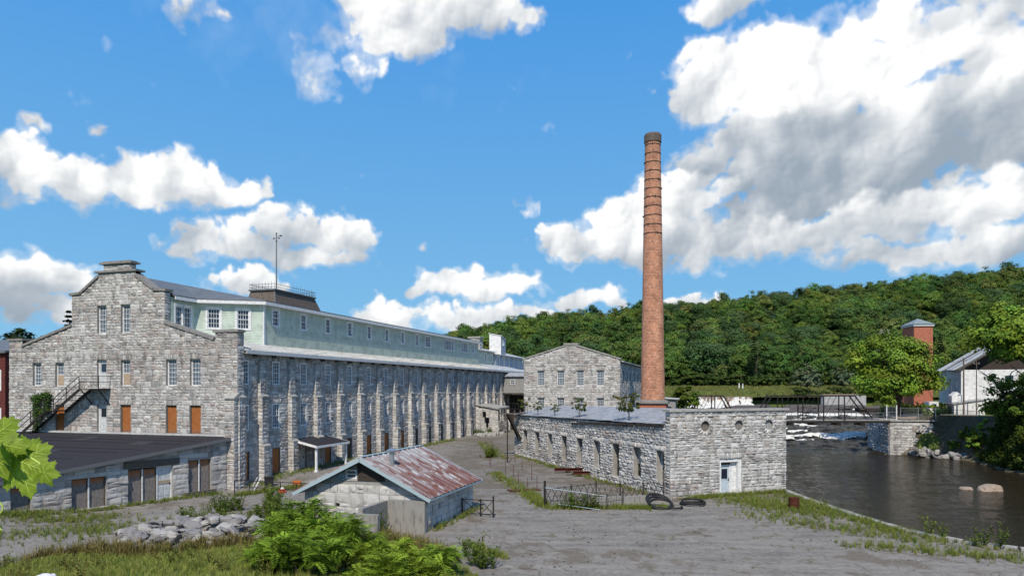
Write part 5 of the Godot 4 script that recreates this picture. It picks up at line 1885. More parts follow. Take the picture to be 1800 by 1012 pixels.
			_: mm.bx(Vector3(-w / 2 + 0.1, h * 0.12, 0.0), Vector3(-w / 2 + 0.3, h * 0.9, 0.03))
		put("board", mm, [M.plywood_pale, M.concrete, M.brown_board, M.dark_timber, M.worn_white, M.old_timber, M.dark_timber, M.old_timber, M.dark_timber][n], fr)
	m = MB.new()
	m.col = Color(0.38, 0.37, 0.35)
	m.bx(Vector3(0.62, -0.6, -29.25), Vector3(9.5, 4.9, -28.7))
	m.bx(Vector3(9.5, -3.0, -29.25), Vector3(10.1, 5.0, -0.57))
	put("back_wall", m, M.mortar, root)
	# roof of flat tin sheets, each a little out of true
	for k in 12:
		m = MB.new()
		var z0 := -0.6 - 28.8 * k / 12
		var z1 := -0.6 - 28.8 * (k + 1) / 12 - 0.06
		var ya := lerpf(5.08, 4.7, k / 12.0) + rf(-0.03, 0.03)
		var yc := lerpf(5.06, 4.68, (k + 1) / 12.0) + rf(-0.03, 0.03)
		var ra := lerpf(6.0, 5.6, k / 12.0) + 0.012 * (k % 2)
		var rc := lerpf(6.0, 5.6, (k + 1) / 12.0) + 0.012 * (k % 2)
		slab(m, [Vector3(-0.15 - rf(0, 0.12), ya, z0), Vector3(5.0, ra, z0), Vector3(5.0, rc, z1), Vector3(-0.15 - rf(0, 0.12), yc, z1)], 0.03)
		slab(m, [Vector3(5.0, ra, z0), Vector3(10.3, 5.15, z0), Vector3(10.3, 5.1, z1), Vector3(5.0, rc, z1)], 0.03)
		put("roof_sheet", m, M.tin, root)
	m = MB.new()
	for k in 90:
		var z := -0.7 - k * 0.16
		m.box(Vector3(-0.1, 4.97 - 0.0075 * k * 0.8 + rf(-0.05, 0.03), z), Vector3(rf(0.08, 0.34), rf(0.06, 0.16), 0.15), Basis(Vector3(0, 0, 1), rf(-0.4, 0.4)))
	put("broken_eave", m, M.dark_timber, root)
	finish(b)
	# saplings rooted along its eave
	var crown := crown_mesh(410, Vector3(0.9, 0.85, 0.9), 22, 24, 0.14, Color(0.085, 0.105, 0.03), 0.35)
	var i := 0
	for e in [[27.2, 1.3, "bushy sapling at the far end of the boiler house eave", 1.0], [23.6, 0.9, "thin sapling second from the far end of the boiler house eave", 0.75], [19.6, 0.75, "small low sapling in the middle of the boiler house eave", 0.7], [14.4, 0.95, "wide sapling over the middle windows on the boiler house eave", 1.05], [6.0, 1.7, "tallest sapling, standing on the eave nearest the chimney", 1.35]]:
		var s: float = e[3]
		var tr := MB.new()
		tr.bar(Vector3.ZERO, Vector3(0.05, 1.3, 0), 0.04)
		tr.bar(Vector3(0, 0.3, 0), Vector3(0.35, 1.1, 0.2), 0.03)
		tr.bar(Vector3(0, 0.2, 0), Vector3(-0.3, 1.0, -0.2), 0.03)
		tree("roof_sapling", e[2], root.transform * Vector3(0.3, 4.85, -e[0]), crown, tr.mesh(), Vector3(0, 1.15 * (1.0 if i else 0.9), 0), "saplings on the boiler house eave", i * 1.3, s, "sapling")
		i += 1

func make_chimney() -> void:
	var root := thing("brick_chimney", "tall tapering round brick chimney with iron bands near its top", "chimney", Vector3(16.1, 0, -78.0), YAW)
	var m := MB.new()
	var n := 40
	var prof := []
	for k in 31: prof.append([lerpf(1.37, 0.88, k / 30.0), lerpf(6.15, 35.5, k / 30.0)])
	for k in prof.size() - 1:
		for i in n:
			var p := TAU * i / n
			var q := TAU * (i + 1) / n
			var e := Vector3(cos(p), 0, sin(p))
			var f := Vector3(cos(q), 0, sin(q))
			var soot := 1.0 - 0.26 * ss(29.0, 35.5, prof[k][1]) * (0.7 + 0.5 * gn.get_noise_2d(cos(p) * 40, k * 14 + sin(p) * 40))
			var salt := clampf(gn.get_noise_2d(cos(p) * 70 + 900, sin(p) * 70 + k * 2.2) * 0.5, 0.0, 0.22)
			m.col = Color(soot * (0.93 + salt), soot * (0.93 + salt * 1.2), soot * (0.93 + salt * 1.4))
			var u0 := i / float(n) * 3.0
			var u1 := (i + 1) / float(n) * 3.0
			m.uvquad(f * prof[k][0] + Vector3.UP * prof[k][1], e * prof[k][0] + Vector3.UP * prof[k][1], e * prof[k + 1][0] + Vector3.UP * prof[k + 1][1], f * prof[k + 1][0] + Vector3.UP * prof[k + 1][1], Vector2(u1, prof[k][1] / 2.6), Vector2(u0, prof[k][1] / 2.6), Vector2(u0, prof[k + 1][1] / 2.6), Vector2(u1, prof[k + 1][1] / 2.6))
	put("shaft", m, M.brick, root)
	m = MB.new()
	m.lathe([[0.9, 35.5], [0.98, 35.55], [0.98, 36.3], [0.9, 36.5], [0.6, 36.5], [0.6, 34.5]], 32)
	put("cap", m, M.mansard, root)
	for y in [35.2, 34.2, 33.2, 32.2, 31.2, 30.2, 29.2, 28.2, 27.15, 26.1, 25.1]:
		var r := lerpf(1.37, 0.88, (y - 6.15) / 29.35)
		m = MB.new()
		m.lathe([[r, y - 0.045], [r + 0.025, y - 0.045], [r + 0.025, y + 0.045], [r, y + 0.045]], 32)
		var band := put("iron_band", m, M.iron, root)
		m = MB.new()
		m.box(Vector3(cos(1.0 + y) * (r + 0.06), y, absf(sin(1.0 + y)) * (r + 0.03)), Vector3(0.12, 0.18, 0.12))
		put("clamp", m, M.iron, band)
	m = MB.new()
	m.bx(Vector3(-1.6, 0, -1.6), Vector3(1.6, 5.8, 1.6))
	put("plinth", m, M.red_brick, root)
	m = MB.new()
	m.bx(Vector3(-1.8, 5.8, -1.8), Vector3(1.8, 6.0, 1.8))
	m.lathe([[1.75, 6.0], [1.7, 6.12], [1.4, 6.2]], 32)
	put("cornice", m, M.coping, root)

func make_east_mill() -> void:
	rng.seed = 450
	var root := thing("stone_weave_house", "two-storey pale stone building with low gable and four tall windows", "building", Vector3(1.645, 0, -94.0), YAW)
	var b := building(root, [4, 2.5, 1.5, 0.8, 1.6, 0.6, 0.4, 3.5, 0.3, 2.5])
	var o := Vector3(0, -0.5, 0)
	var r := Vector3(1, 0, 0)
	var ops := []
	for x in [2.42, 5.2, 7.87, 10.6]:
		ops.append([x - 0.52, x + 0.52, 8.35, 10.4])
		ops.append([x - 0.52, x + 0.52, 4.6, 6.7])
		ops.append([x - 0.52, x + 0.52, 1.0, 3.0])
	stone_wall(b, "gable_wall", o, r, 13.2, up([Vector2(0, 11.45), Vector2(5.85, 13.2), Vector2(7.35, 13.2), Vector2(13.2, 11.35)], 0.5), ops, {"h": [0.2, 0.34], "w": [0.35, 0.85], "proud": 0.07})
	for q in ops: window(b, o, r, q, 4, 6, 0.2)
	var so := Vector3(13.2, -0.5, 0)
	var sr := Vector3(0, 0, -1)
	ops = []
	for k in 6:
		ops.append([2.5 + 4.2 * k, 3.5 + 4.2 * k, 8.35, 10.3])
		ops.append([2.5 + 4.2 * k, 3.5 + 4.2 * k, 4.6, 6.7])
	stone_wall(b, "side_wall", so, sr, 28.0, [Vector2(0, 11.7), Vector2(28, 11.7)], ops, {"h": [0.24, 0.36], "w": [0.45, 1.0]})
	for q in ops: window(b, so, sr, q, 3, 6, 0.2, M.worn_white)
	var m := MB.new()
	m.col = Color(0.38, 0.37, 0.35)
	m.bx(Vector3(0, -0.5, -28), Vector3(0.5, 11.2, -0.56))
	m.bx(Vector3(0.5, -0.5, -28), Vector3(12.6, 11.2, -27.5))
	put("back_wall", m, M.mortar, root)
	courses(b, root.get_node("back_wall"), Vector3(0, -0.5, -28), Vector3(0, 0, 1), 27.5, [Vector2(0, 11.7), Vector2(27.5, 11.7)], [], {"h": [0.3, 0.4], "w": [0.6, 1.2]})
	m = MB.new()
	slab(m, [Vector3(6.6, 13.15, -0.5), Vector3(13.65, 11.1, -0.5), Vector3(13.65, 11.1, -28.4), Vector3(6.6, 13.15, -28.4)], 0.14)
	slab(m, [Vector3(6.6, 13.15, -0.5), Vector3(6.6, 13.15, -28.4), Vector3(-0.4, 11.2, -28.4), Vector3(-0.4, 11.2, -0.5)], 0.14)
	put("roof", m, M.tin_white, root)
	m = MB.new()
	coping_run(m, Vector3(-0.15, 11.42, 0), Vector3(5.85, 13.2, 0), -0.7, 0.14, 0.16)
	coping_run(m, Vector3(7.35, 13.2, 0), Vector3(13.35, 11.32, 0), -0.7, 0.14, 0.16)
	m.bx(Vector3(5.75, 13.2, -0.8), Vector3(7.45, 13.4, 0.1))
	m.bx(Vector3(5.6, 13.4, -0.9), Vector3(7.6, 13.58, 0.18))
	put("coping", m, M.coping_pale, root)
	finish(b)

func make_passage() -> void:
	# enclosed bridge between the two buildings, crossing at right angles to the mill
	rng.seed = 470
	var root := thing("enclosed_passage", "grey boarded passage with one small window bridging the mill and weave house", "passage", Vector3(-1.8, 0, -121.0), YAW)
	var b := building(root, [1])
	var o := Vector3(-0.9, 6.65, 0)
	var ops := [[2.5, 3.35, 1.5, 2.35]]
	board_wall(b, "front_wall", o, Vector3(1, 0, 0), 13.2, 0.0, [Vector2(0, 2.85), Vector2(13.2, 2.85)], ops, M.grey_boarding, 0.3)
	window(b, o, Vector3(1, 0, 0), ops[0], 2, 2, 0.0, M.white_paint)
	var m := MB.new()
	slab(m, [Vector3(-0.9, 9.62, 0.35), Vector3(12.3, 9.62, 0.35), Vector3(12.3, 10.25, -1.6), Vector3(-0.9, 10.25, -1.6)], 0.12)
	slab(m, [Vector3(-0.9, 10.25, -1.6), Vector3(12.3, 10.25, -1.6), Vector3(12.3, 9.62, -3.5), Vector3(-0.9, 9.62, -3.5)], 0.12)
	put("roof", m, M.tin, root)
	m = MB.new()
	m.bx(Vector3(-0.9, 6.4, -3.2), Vector3(12.3, 6.65, 0.05))
	m.bx(Vector3(-0.9, 6.65, -3.2), Vector3(12.3, 9.5, -3.0))
	put("floor", m, M.dark_timber, root)
	for k in 4:
		m = MB.new()
		m.bx(Vector3(0.4 + 1.1 * k, -0.5, -2.6), Vector3(0.62 + 1.1 * k, 6.4, -2.4))
		put("post", m, M.old_timber, root)
	for k in 7:
		m = MB.new()
		m.bx(Vector3(-0.4 + 0.62 * k, 0.0, -3.0), Vector3(0.2 + 0.62 * k, 6.3, -2.95))
		put("plank", m, M.dark_timber, root)
	# broken stone lean-to at the foot of the mill
	rng.seed = 480
	root = thing("ruined_lean_to", "ruined stone lean-to with a jagged hole at the mill's far end", "ruin", Vector3(-22.0, 0, -54.0) + Vector3(0.291, 0, -0.9567) * 56.0, YAW)
	b = building(root, [3, 2, 1, 0.5, 2, 0.3, 0.2, 4, 0.2, 2])
	var hole := [1.35, 2.15, 2.4, 3.3]
	stone_wall(b, "front_wall", Vector3(0.1, -0.4, 0), Vector3(1, 0, 0), 3.6, [Vector2(0, 4.9), Vector2(3.6, 4.6)], [hole, [1.0, 1.6, 3.3, 4.2], [1.6, 2.0, 1.7, 2.4]], {"h": [0.2, 0.35], "w": [0.3, 0.7], "lintel": false, "thick": 0.4})
	stone_wall(b, "side_wall", Vector3(3.7, -0.4, 0), Vector3(0, 0, -1), 5.5, [Vector2(0, 2.6), Vector2(1.4, 2.9), Vector2(1.4, 4.6), Vector2(2.0, 4.6), Vector2(2.0, 2.7), Vector2(5.5, 2.4)], [], {"h": [0.18, 0.3], "w": [0.3, 0.7], "lintel": false, "proud": 0.12, "thick": 0.4})
	m = MB.new()
	slab(m, [Vector3(0.1, 5.0, 0.25), Vector3(3.9, 4.4, 0.25), Vector3(3.9, 4.5, -5.6), Vector3(0.1, 5.0, -5.6)], 0.22)
	put("roof_slab", m, M.coping_pale, root)
	finish(b)
	# iron stairs at the far corner of the boiler house
	var st := thing("yard_stairs", "steep dark steel stairs against the boiler house's far corner", "stairs", Vector3(-0.2, 0.25, -72.4), 0.25)
	m = MB.new()
	for z in [-0.45, 0.45]: m.bar(Vector3(-0.3, 4.6, z), Vector3(2.0, 0, z), 0.07, 0.22)
	put("stringer", m, M.iron, st)
	for k in 14:
		m = MB.new()
		var u := (k + 0.5) / 14.0
		m.box(Vector3(lerpf(-0.3, 2.0, u), lerpf(4.6, 0, u), 0), Vector3(0.22, 0.03, 0.88))
		put("tread", m, M.iron, st)
	m = MB.new()
	m.bx(Vector3(-1.1, 4.55, -0.5), Vector3(1.8, 4.65, 0.5))
	put("landing", m, M.old_timber, st)
	m = MB.new()
	for k in 7: m.bar(Vector3(-0.2 + 0.33 * k, 4.6, 0.48), Vector3(-0.2 + 0.33 * k, 5.7, 0.48), 0.03)
	for y in [5.1, 5.7]: m.bar(Vector3(-0.2, y, 0.48), Vector3(1.8, y, 0.48), 0.04)
	m.bar(Vector3(-0.3, 5.6, 0.45), Vector3(2.0, 1.0, 0.45), 0.04)
	put("railing", m, M.iron, st)
	var pl := thing("steel_post", "slender dark steel post standing alone before the mill's far corner", "post", Vector3(-0.45, 0.2, -66.0))
	m = MB.new()
	m.tube(Vector3.ZERO, Vector3(0, 4.6, 0), 0.06, 0.05, 8)
	put("shaft", m, M.iron, pl)
	m = MB.new()
	m.tube(Vector3(0, -0.1, 0), Vector3(0, 0.12, 0), 0.16, 0.14, 10)
	put("footing", m, M.concrete, pl)

func railing_post(m: MB, p: Vector3, h: float) -> void: m.bar(p, p + Vector3.UP * h, 0.06)

func make_river_things() -> void:
	rng.seed = 500
	# retaining wall and its coping stones
	var rw := thing("river_wall", "stone river wall along the yard's edge with pale coping blocks", "river wall")
	var m := MB.new()
	m.col = Color(0.22, 0.215, 0.205)
	var e := []
	for i in range(EDGE.size() - 1, 0, -1): e.append(Vector3(EDGE[i][1], 0, EDGE[i][0]))
	for i in e.size() - 1: m.quad(e[i + 1] + Vector3(0.1, -6, 0), e[i] + Vector3(0.1, -6, 0), e[i] + Vector3(0.1, 0, 0), e[i + 1] + Vector3(0.1, 0, 0))
	put("face", m, M.mortar, rw)
	for i in e.size() - 1:
		var a: Vector3 = e[i]
		var c: Vector3 = e[i + 1]
		if a.z < -52 or a.z > -26: continue
		var l := a.distance_to(c)
		var n := maxi(1, int(l / 1.6))
		for k in n:
			var p := a.lerp(c, (k + 0.03) / n)
			var q := a.lerp(c, (k + 0.97) / n)
			m = MB.new()
			m.bar(p + Vector3(-0.15, rf(0.02, 0.07), 0), q + Vector3(-0.15, rf(0.02, 0.07), 0), rf(0.42, 0.5), 0.2)
			put("coping_block", m, M.coping_pale, rw)
	# footbridge
	var fb := thing("footbridge", "dark steel truss footbridge with plank deck across the river", "footbridge", Vector3(24, 2.9, -98.5))
	m = MB.new()
	m.bx(Vector3(0, -0.06, -0.75), Vector3(30.2, 0.06, 0.75))
	put("deck", m, M.grey_boarding, fb)
	m = MB.new()
	for z in [-0.8, 0.8]: m.bx(Vector3(0, -0.36, z - 0.08), Vector3(30.2, -0.06, z + 0.08))
	put("girder", m, M.iron, fb)
	for z in [-0.85, 0.85]:
		for s in [[-0.6, 8.2], [11.3, 27.0]]:
			m = MB.new()
			m.bar(Vector3(s[0] + 1.9, 3.5, z), Vector3(s[1] - 1.9, 3.5, z), 0.16)
			m.bar(Vector3(s[0], 0.3, z), Vector3(s[0] + 1.9, 3.5, z), 0.16)
			m.bar(Vector3(s[1] + (0.0 if s[1] < 10 else 0.6), 0.3, z), Vector3(s[1] - 1.9, 3.5, z), 0.16)
			put("truss_chord", m, M.iron, fb)
			var n := 2 if s[1] < 10 else 4
			for k in range(1, n + 1):
				var x: float = lerpf(s[0] + 1.9, s[1] - 1.9, (k - 0.5) / n)
				m = MB.new()
				m.bar(Vector3(x, 0, z), Vector3(x, 3.5, z), 0.13)
				put("vertical", m, M.iron, fb)
				m = MB.new()
				m.bar(Vector3(x, 0.1, z), Vector3(x + 1.8, 3.4, z), 0.05)
				put("diagonal_rod", m, M.iron, fb)
		m = MB.new()
		for y in [0.55, 1.05]: m.bar(Vector3(0, y, z * 0.9), Vector3(30.2, y, z * 0.9), 0.045)
		for k in 20: m.bar(Vector3(0.6 + 1.55 * k, 0, z * 0.9), Vector3(0.6 + 1.55 * k, 1.05, z * 0.9), 0.05)
		put("railing", m, M.iron_grey, fb)
	for k in 5:
		m = MB.new()
		m.box(Vector3(12.6 + 3.4 * k, -0.55, 0), Vector3(0.7, 0.3, 1.9))
		put("cross_beam", m, M.iron, fb)
	m = MB.new()
	m.bx(Vector3(-1.5, -5, -1.2), Vector3(0.4, -0.36, 1.2))
	put("west_pier", m, M.concrete, fb)
	# abutment
	var ab := thing("bridge_abutment", "battered pale stone abutment at the footbridge's far end", "abutment", Vector3(54.4, 0, -98.2), -0.08)
	var b := building(ab, [4, 2.5, 2, 1, 1.2, 0.4, 0.3, 3, 0.6, 2.5])
	stone_wall(b, "front_wall", Vector3(0, -3.4, 0), Vector3(1, 0, 0), 6.1, [Vector2(0, 6.1), Vector2(5.6, 6.0), Vector2(6.1, 5.6)], [[3.6, 4.4, 3.7, 4.6]], {"h": [0.3, 0.5], "w": [0.4, 1.1], "lintel": false, "proud": 0.12})
	stone_wall(b, "river_side", Vector3(0, -3.4, -7.0), Vector3(0, 0, 1), 6.9, [Vector2(0, 6.1), Vector2(6.9, 6.1)], [], {"h": [0.35, 0.5], "w": [0.5, 1.1], "proud": 0.12})
	m = MB.new()
	m.bx(Vector3(-0.1, 2.72, -7.0), Vector3(6.4, 2.92, 0.15))
	put("coping", m, M.coping_pale, ab)
	m = MB.new()
	m.col = Color(0.2, 0.19, 0.18)
	m.bx(Vector3(0.6, -3.4, -7.0), Vector3(7.0, 2.7, -0.6))
	put("fill", m, M.mortar, ab)
	finish(b, 260)
	# dam and falls
	var dm := thing("dam", "long low concrete dam with water pouring over its left half", "dam")
	m = MB.new()
	m.bx(Vector3(40, -1, -196), Vector3(67.5, 4.75, -191.5))
	put("weir", m, M.dam_concrete, dm)
	m = MB.new()
	m.prism(PackedVector2Array([Vector2(-189.0, -1), Vector2(-196, -1), Vector2(-196, 5.0), Vector2(-192.8, 5.0)]), Vector3(67.5, 0, 0), Vector3(0, 0, 1), Vector3.UP, -19.0)
	put("apron", m, M.dam_concrete, dm)
	for k in 7:
		m = MB.new()
		m.bar(Vector3(69.5 + 2.4 * k, 5.0, -193.0), Vector3(69.5 + 2.4 * k, 5.9, -193.0), 0.12)
		m.bar(Vector3(69.5 + 2.4 * k, 5.9, -193.0), Vector3(70.4 + 2.4 * k, 4.6, -191.5), 0.1)
		put("flashboard_post", m, M.iron, dm)
	m = MB.new()
	var fall := FastNoiseLite.new()
	fall.seed = 51
	fall.frequency = 1.0
	fall.fractal_octaves = 3
	for k in 170:
		for j in 12:
			var q := []
			for c in [[0, 0], [1, 0], [1, 1], [0, 1]]:
				var x := lerpf(48, 67.4, (k + c[0]) / 170.0)
				var t: float = (j + c[1]) / 12.0
				var bulge := fall.get_noise_2d(x * 0.9, t * 0.8) * 0.7 + fall.get_noise_2d(x * 3.0, t * 2.5 + 30) * 0.3
				q.append(Vector3(x, lerpf(1.6, 4.85, t) + bulge * 0.4, -191.6 + 3.8 * (1 - t) * (1 - t) + 0.9 * (1 - t) + bulge * 1.1))
			if fall.get_noise_2d(k * 0.055, 70.0 + j * 0.05) > 0.16 + 0.03 * (12 - j): continue
			m.quad(q[0], q[1], q[2], q[3])
	tag(put("waterfall", m, M.foam), "white waterfall pouring over the left half of the dam", "waterfall", "", "stuff")
	m = MB.new()
	m.quad(Vector3(20, 4.9, -191.7), Vector3(130, 4.9, -191.7), Vector3(130, 4.9, -200), Vector3(20, 4.9, -200))
	struct("upstream_water", m, M.water)
	var dw := thing("dam_wall", "pale vertical concrete wing wall standing behind the footbridge", "wall", Vector3(83.5, 0, -183.0), 0.18)
	for k in 8:
		m = MB.new()
		m.bx(Vector3(1.62 * k + 0.02, -1, -1.0), Vector3(1.62 * (k + 1) - 0.02, 5.6, 0.02 * (k % 2)))
		put("panel", m, M.dam_wall, dw)
	m = MB.new()
	m.bx(Vector3(-0.2, 5.6, -1.2), Vector3(13.2, 5.85, 0.15))
	put("cap", m, M.dam_concrete, dw)
	# ledges of dark rock below the dam
	for k in 46:
		var x := rf(58, 97)
		var z := rf(-188, -160)
		if x > right_bank(z) + 2: continue
		m = MB.new()
		rock_lump(m, Vector3(rf(2.2, 5.5), rf(0.5, 1.1), rf(1.2, 3.0)))
		var o := put("ledge_rock", m, M.rock_dark, self, Vector3(x, water_y(z) + rf(0.0, 0.5), z))
		tag(o, "flat dark ledge rock breaking the river below the dam", "rock", "ledge rocks below the dam")
	# boulders in the pool
	for e2 in [[45.6, -65.0, 1.45, 0.75, "large pale boulder standing in the river pool"], [43.7, -65.6, 0.8, 0.35, "low flat pale rock left of the large river boulder"]]:
		m = MB.new()
		rock_lump(m, Vector3(e2[2], e2[3], e2[2] * 0.8), 40)
		tag(put("river_boulder", m, M.boulder, self, Vector3(e2[0], -2.2, e2[1])), e2[4], "boulder", "boulders in the river")
	# rubble at the foot of the abutment
	for k in 80:
		m = MB.new()
		rock_lump(m, Vector3(rf(0.25, 0.7), rf(0.18, 0.45), rf(0.25, 0.6)))
		var u := rng.randf()
		var z := rf(-99, -95.5)
		var o := put("bank_stone", m, M.coping_pale if k % 3 == 0 else M.rubble, self, Vector3(lerpf(56.5, 62.5, u), -2.15 + rng.randf() * 1.2 * (1.0 - u * 0.7), z + 5.0 * u))
		o.rotation = Vector3(rf(-0.4, 0.4), rf(0, 6), rf(-0.4, 0.4))
		tag(o, "broken grey stone tumbled at the foot of the bridge abutment", "stone", "stones below the abutment")

func rock_lump(m: MB, s: Vector3, cuts := 11) -> void:  # a broken stone: a block cut by random planes
	var planes := []
	for k in cuts:
		var n := rdir() if k > 5 else [Vector3.RIGHT, Vector3.LEFT, Vector3.UP, Vector3.DOWN, Vector3.BACK, Vector3.FORWARD][k] as Vector3
		if k <= 5: n = (n + rdir() * 0.22).normalized()
		planes.append([n, rf(0.72, 0.95)])
	var nu := 16
	var nv := 9
	var p := []
	for j in nv + 1:
		var row := []
		for i in nu:
			var a := TAU * (i + 0.5 * (j % 2)) / nu
			var t := PI * j / nv
			var d := Vector3(sin(t) * cos(a), cos(t), sin(t) * sin(a))
			var r := 1.25
			for q in planes:
				var c := d.dot(q[0])
				if c > 0.05: r = minf(r, q[1] / c)
			row.append(d * r * s)
		p.append(row)
	for j in nv:
		for i in nu:
			m.quad(p[j + 1][i], p[j][i], p[j][(i + 1) % nu], p[j + 1][(i + 1) % nu])

func make_east_bank() -> void:
	rng.seed = 540
	# brick tower
	var tw := thing("brick_tower", "square red brick tower with a low green-grey hipped roof", "tower", Vector3(69.6, 3.0, -118.0), -0.06)
	var m := MB.new()
	m.bx(Vector3(0, -0.5, -3.9), Vector3(3.1, 15.2, 0))
	var body_ := put("wall", m, M.red_brick, tw)
	for k in 4:
		m = MB.new()
		m.bx(Vector3(0.0 if k == 0 else (2.7 if k == 1 else -0.05), 0, (0.0 if k < 2 else (-0.4 if k == 2 else -3.9))), Vector3(0.4 if k == 0 else (3.1 if k == 1 else 0.0), 14.6, (0.05 if k < 2 else (0.0 if k == 2 else -3.5))))
		put("pilaster", m, M.red_brick, body_)
	m = MB.new()
	m.bx(Vector3(-0.2, 15.2, -4.1), Vector3(3.3, 15.55, 0.2))
	put("cornice", m, M.worn_white, tw)
	m = MB.new()
	var pk := Vector3(1.55, 16.7, -1.95)
	var q := [Vector3(-0.33, 15.55, 0.33), Vector3(3.43, 15.55, 0.33), Vector3(3.43, 15.55, -4.23), Vector3(-0.33, 15.55, -4.23)]
	for i in 4: m.tri(q[i], q[(i + 1) % 4], pk)
	m.quad(q[3], q[2], q[1], q[0])
	put("roof", m, M.patina, tw)
	# white mill house
	var wh := thing("white_house", "white clapboard building with a collapsing grey roof beside the brick tower", "house", Vector3(76.4, 3.1, -116.0), YAW)
	var b := building(wh, [1])
	var o := Vector3(0, -0.5, 0)
	var ops := [[6.3, 7.7, 4.6, 7.0], [6.3, 7.7, 1.6, 3.4], [10.5, 11.9, 4.6, 7.0], [10.5, 11.9, 1.6, 3.4]]
	board_wall(b, "front_wall", o, Vector3(1, 0, 0), 15.0, 0.0, [Vector2(0, 8.0), Vector2(15, 8.0)], ops, M.white_clapboard, 0.2)
	for w in ops: casing(b, o, Vector3(1, 0, 0), w, 2, 4, M.white_paint)
	o = Vector3(0, -0.5, -12)
	ops = [[6.0, 6.9, 4.2, 6.6], [9.0, 9.9, 4.2, 6.6]]
	board_wall(b, "side_wall", o, Vector3(0, 0, 1), 11.75, 0.0, [Vector2(0, 8.0), Vector2(11.75, 8.0)], ops, M.worn_white, 0.2)
	for w in ops: window(b, o, Vector3(0, 0, 1), w, 2, 4, 0.04, M.white_paint)
	m = MB.new()
	m.bx(Vector3(14.8, -0.5, -12), Vector3(15, 7.5, -0.22))
	m.bx(Vector3(0.2, -0.5, -12), Vector3(14.8, 7.5, -11.8))
	put("back_wall", m, M.white_clapboard, wh)
	# dark open gable behind the fallen siding
	m = MB.new()
	m.prism(PackedVector2Array([Vector2(0.4, 7.5), Vector2(14.6, 7.5), Vector2(7.5, 12.2)]), Vector3(0, 0, -1.6), Vector3(1, 0, 0), Vector3.UP, 0.1)
	put("open_gable", m, M.dark_timber, wh)
	for k in 9:
		m = MB.new()
		m.bar(Vector3(-0.35, 7.45, 0.3 - 1.4 * k), Vector3(7.5, 12.6, 0.3 - 1.4 * k), 0.12, 0.18)
		put("rafter", m, M.old_timber, wh)
	for k in 9:
		if k == 5: continue
		m = MB.new()
		var z0 := 0.5 - 1.4 * k
		var z1 := z0 - 1.38
		var sag := rf(-0.25, 0.1)
		slab(m, [Vector3(-0.45, 7.6 + sag, z1), Vector3(-0.45, 7.6 + rf(-0.2, 0.1), z0), Vector3(7.5, 12.75, z0), Vector3(7.5, 12.75 + rf(-0.2, 0.1), z1)], 0.05)
		put("roof_sheet", m, M.tin_white if k % 3 else M.tin, wh)
	for k in 6:
		m = MB.new()
		var z0 := -3.8 - 1.4 * k
		slab(m, [Vector3(7.5, 12.75, z0), Vector3(15.4, 7.6, z0), Vector3(15.4, 7.6, z0 - 1.38), Vector3(7.5, 12.75, z0 - 1.38)], 0.05)
		put("roof_sheet", m, M.tin_white, wh)
	# low white shed in front
	var sh := thing("white_shed", "low white shed with a grey lean roof before the white house", "shed", Vector3(73.0, 3.0, -112.6), YAW)
	b = building(sh, [1])
	board_wall(b, "front_wall", Vector3(0, -0.4, 0), Vector3(1, 0, 0), 4.4, 0.0, [Vector2(0, 2.3), Vector2(4.4, 3.0)], [], M.white_clapboard, 0.2)
	board_wall(b, "side_wall", Vector3(0, -0.4, -4.2), Vector3(0, 0, 1), 4.0, 0.0, [Vector2(0, 2.3), Vector2(4.0, 2.3)], [], M.worn_white, 0.2)
	m = MB.new()
	slab(m, [Vector3(-0.25, 1.95, 0.25), Vector3(4.5, 2.7, 0.25), Vector3(4.5, 2.7, -4.4), Vector3(-0.25, 1.95, -4.4)], 0.12)
	put("roof", m, M.tin, sh)
	m = MB.new()
	m.prism(PackedVector2Array([Vector2(0.2, 2.1), Vector2(1.9, 2.3), Vector2(1.9, 3.2), Vector2(0.9, 3.9), Vector2(0.2, 3.2)]), Vector3(0, 0, -1.8), Vector3(1, 0, 0), Vector3.UP, 2.0)
	put("dormer", m, M.white_clapboard, sh)
	m = MB.new()
	m.bx(Vector3(4.2, -0.4, -4.2), Vector3(4.4, 2.6, -0.21))
	put("far_wall", m, M.white_clapboard, sh)
	var vs := thing("entrance_lobby", "small white entrance lobby with a half-glazed door at the tower's foot", "lobby", Vector3(69.3, 3.0, -113.2), -0.05)
	b = building(vs, [1])
	door(b, Vector3(0.0, 0, 0), Vector3(1, 0, 0), [0.05, 1.45, 0.0, 2.2], M.white_paint, 0.0, 0.5)
	m = MB.new()
	m.bx(Vector3(0, 0, -1.6), Vector3(1.5, 2.25, -0.1))
	put("wall", m, M.white_clapboard, vs)
	# poles
	for e in [[73.2, -110.5, 9.6, "dark utility pole in front of the white house corner", 0.14], [74.6, -109.5, 9.0, "thin grey pole right of the dark utility pole", 0.09]]:
		var p := thing("utility_pole", e[3], "utility pole", Vector3(e[0], 2.8, e[1]), 0.0, "poles before the white house")
		m = MB.new()
		m.tube(Vector3.ZERO, Vector3(0, e[2], 0), e[4], e[4] * 0.75, 8)
		put("shaft", m, M.pole_wood, p)
		m = MB.new()
		m.bar(Vector3(-0.5, e[2] - 0.4, 0), Vector3(0.5, e[2] - 0.4, 0), 0.09)
		put("cross_arm", m, M.pole_wood, p)
		m = MB.new()
		for x in [-0.4, 0.4]: m.tube(Vector3(x, e[2] - 0.35, 0), Vector3(x, e[2] - 0.15, 0), 0.05, 0.04, 6)
		put("insulator", m, M.dam_wall, p)
	m = MB.new()
	var w0 := Vector3(73.2, 11.9, -110.5)
	var w1 := Vector3(20.0, 12.5, -215.0)
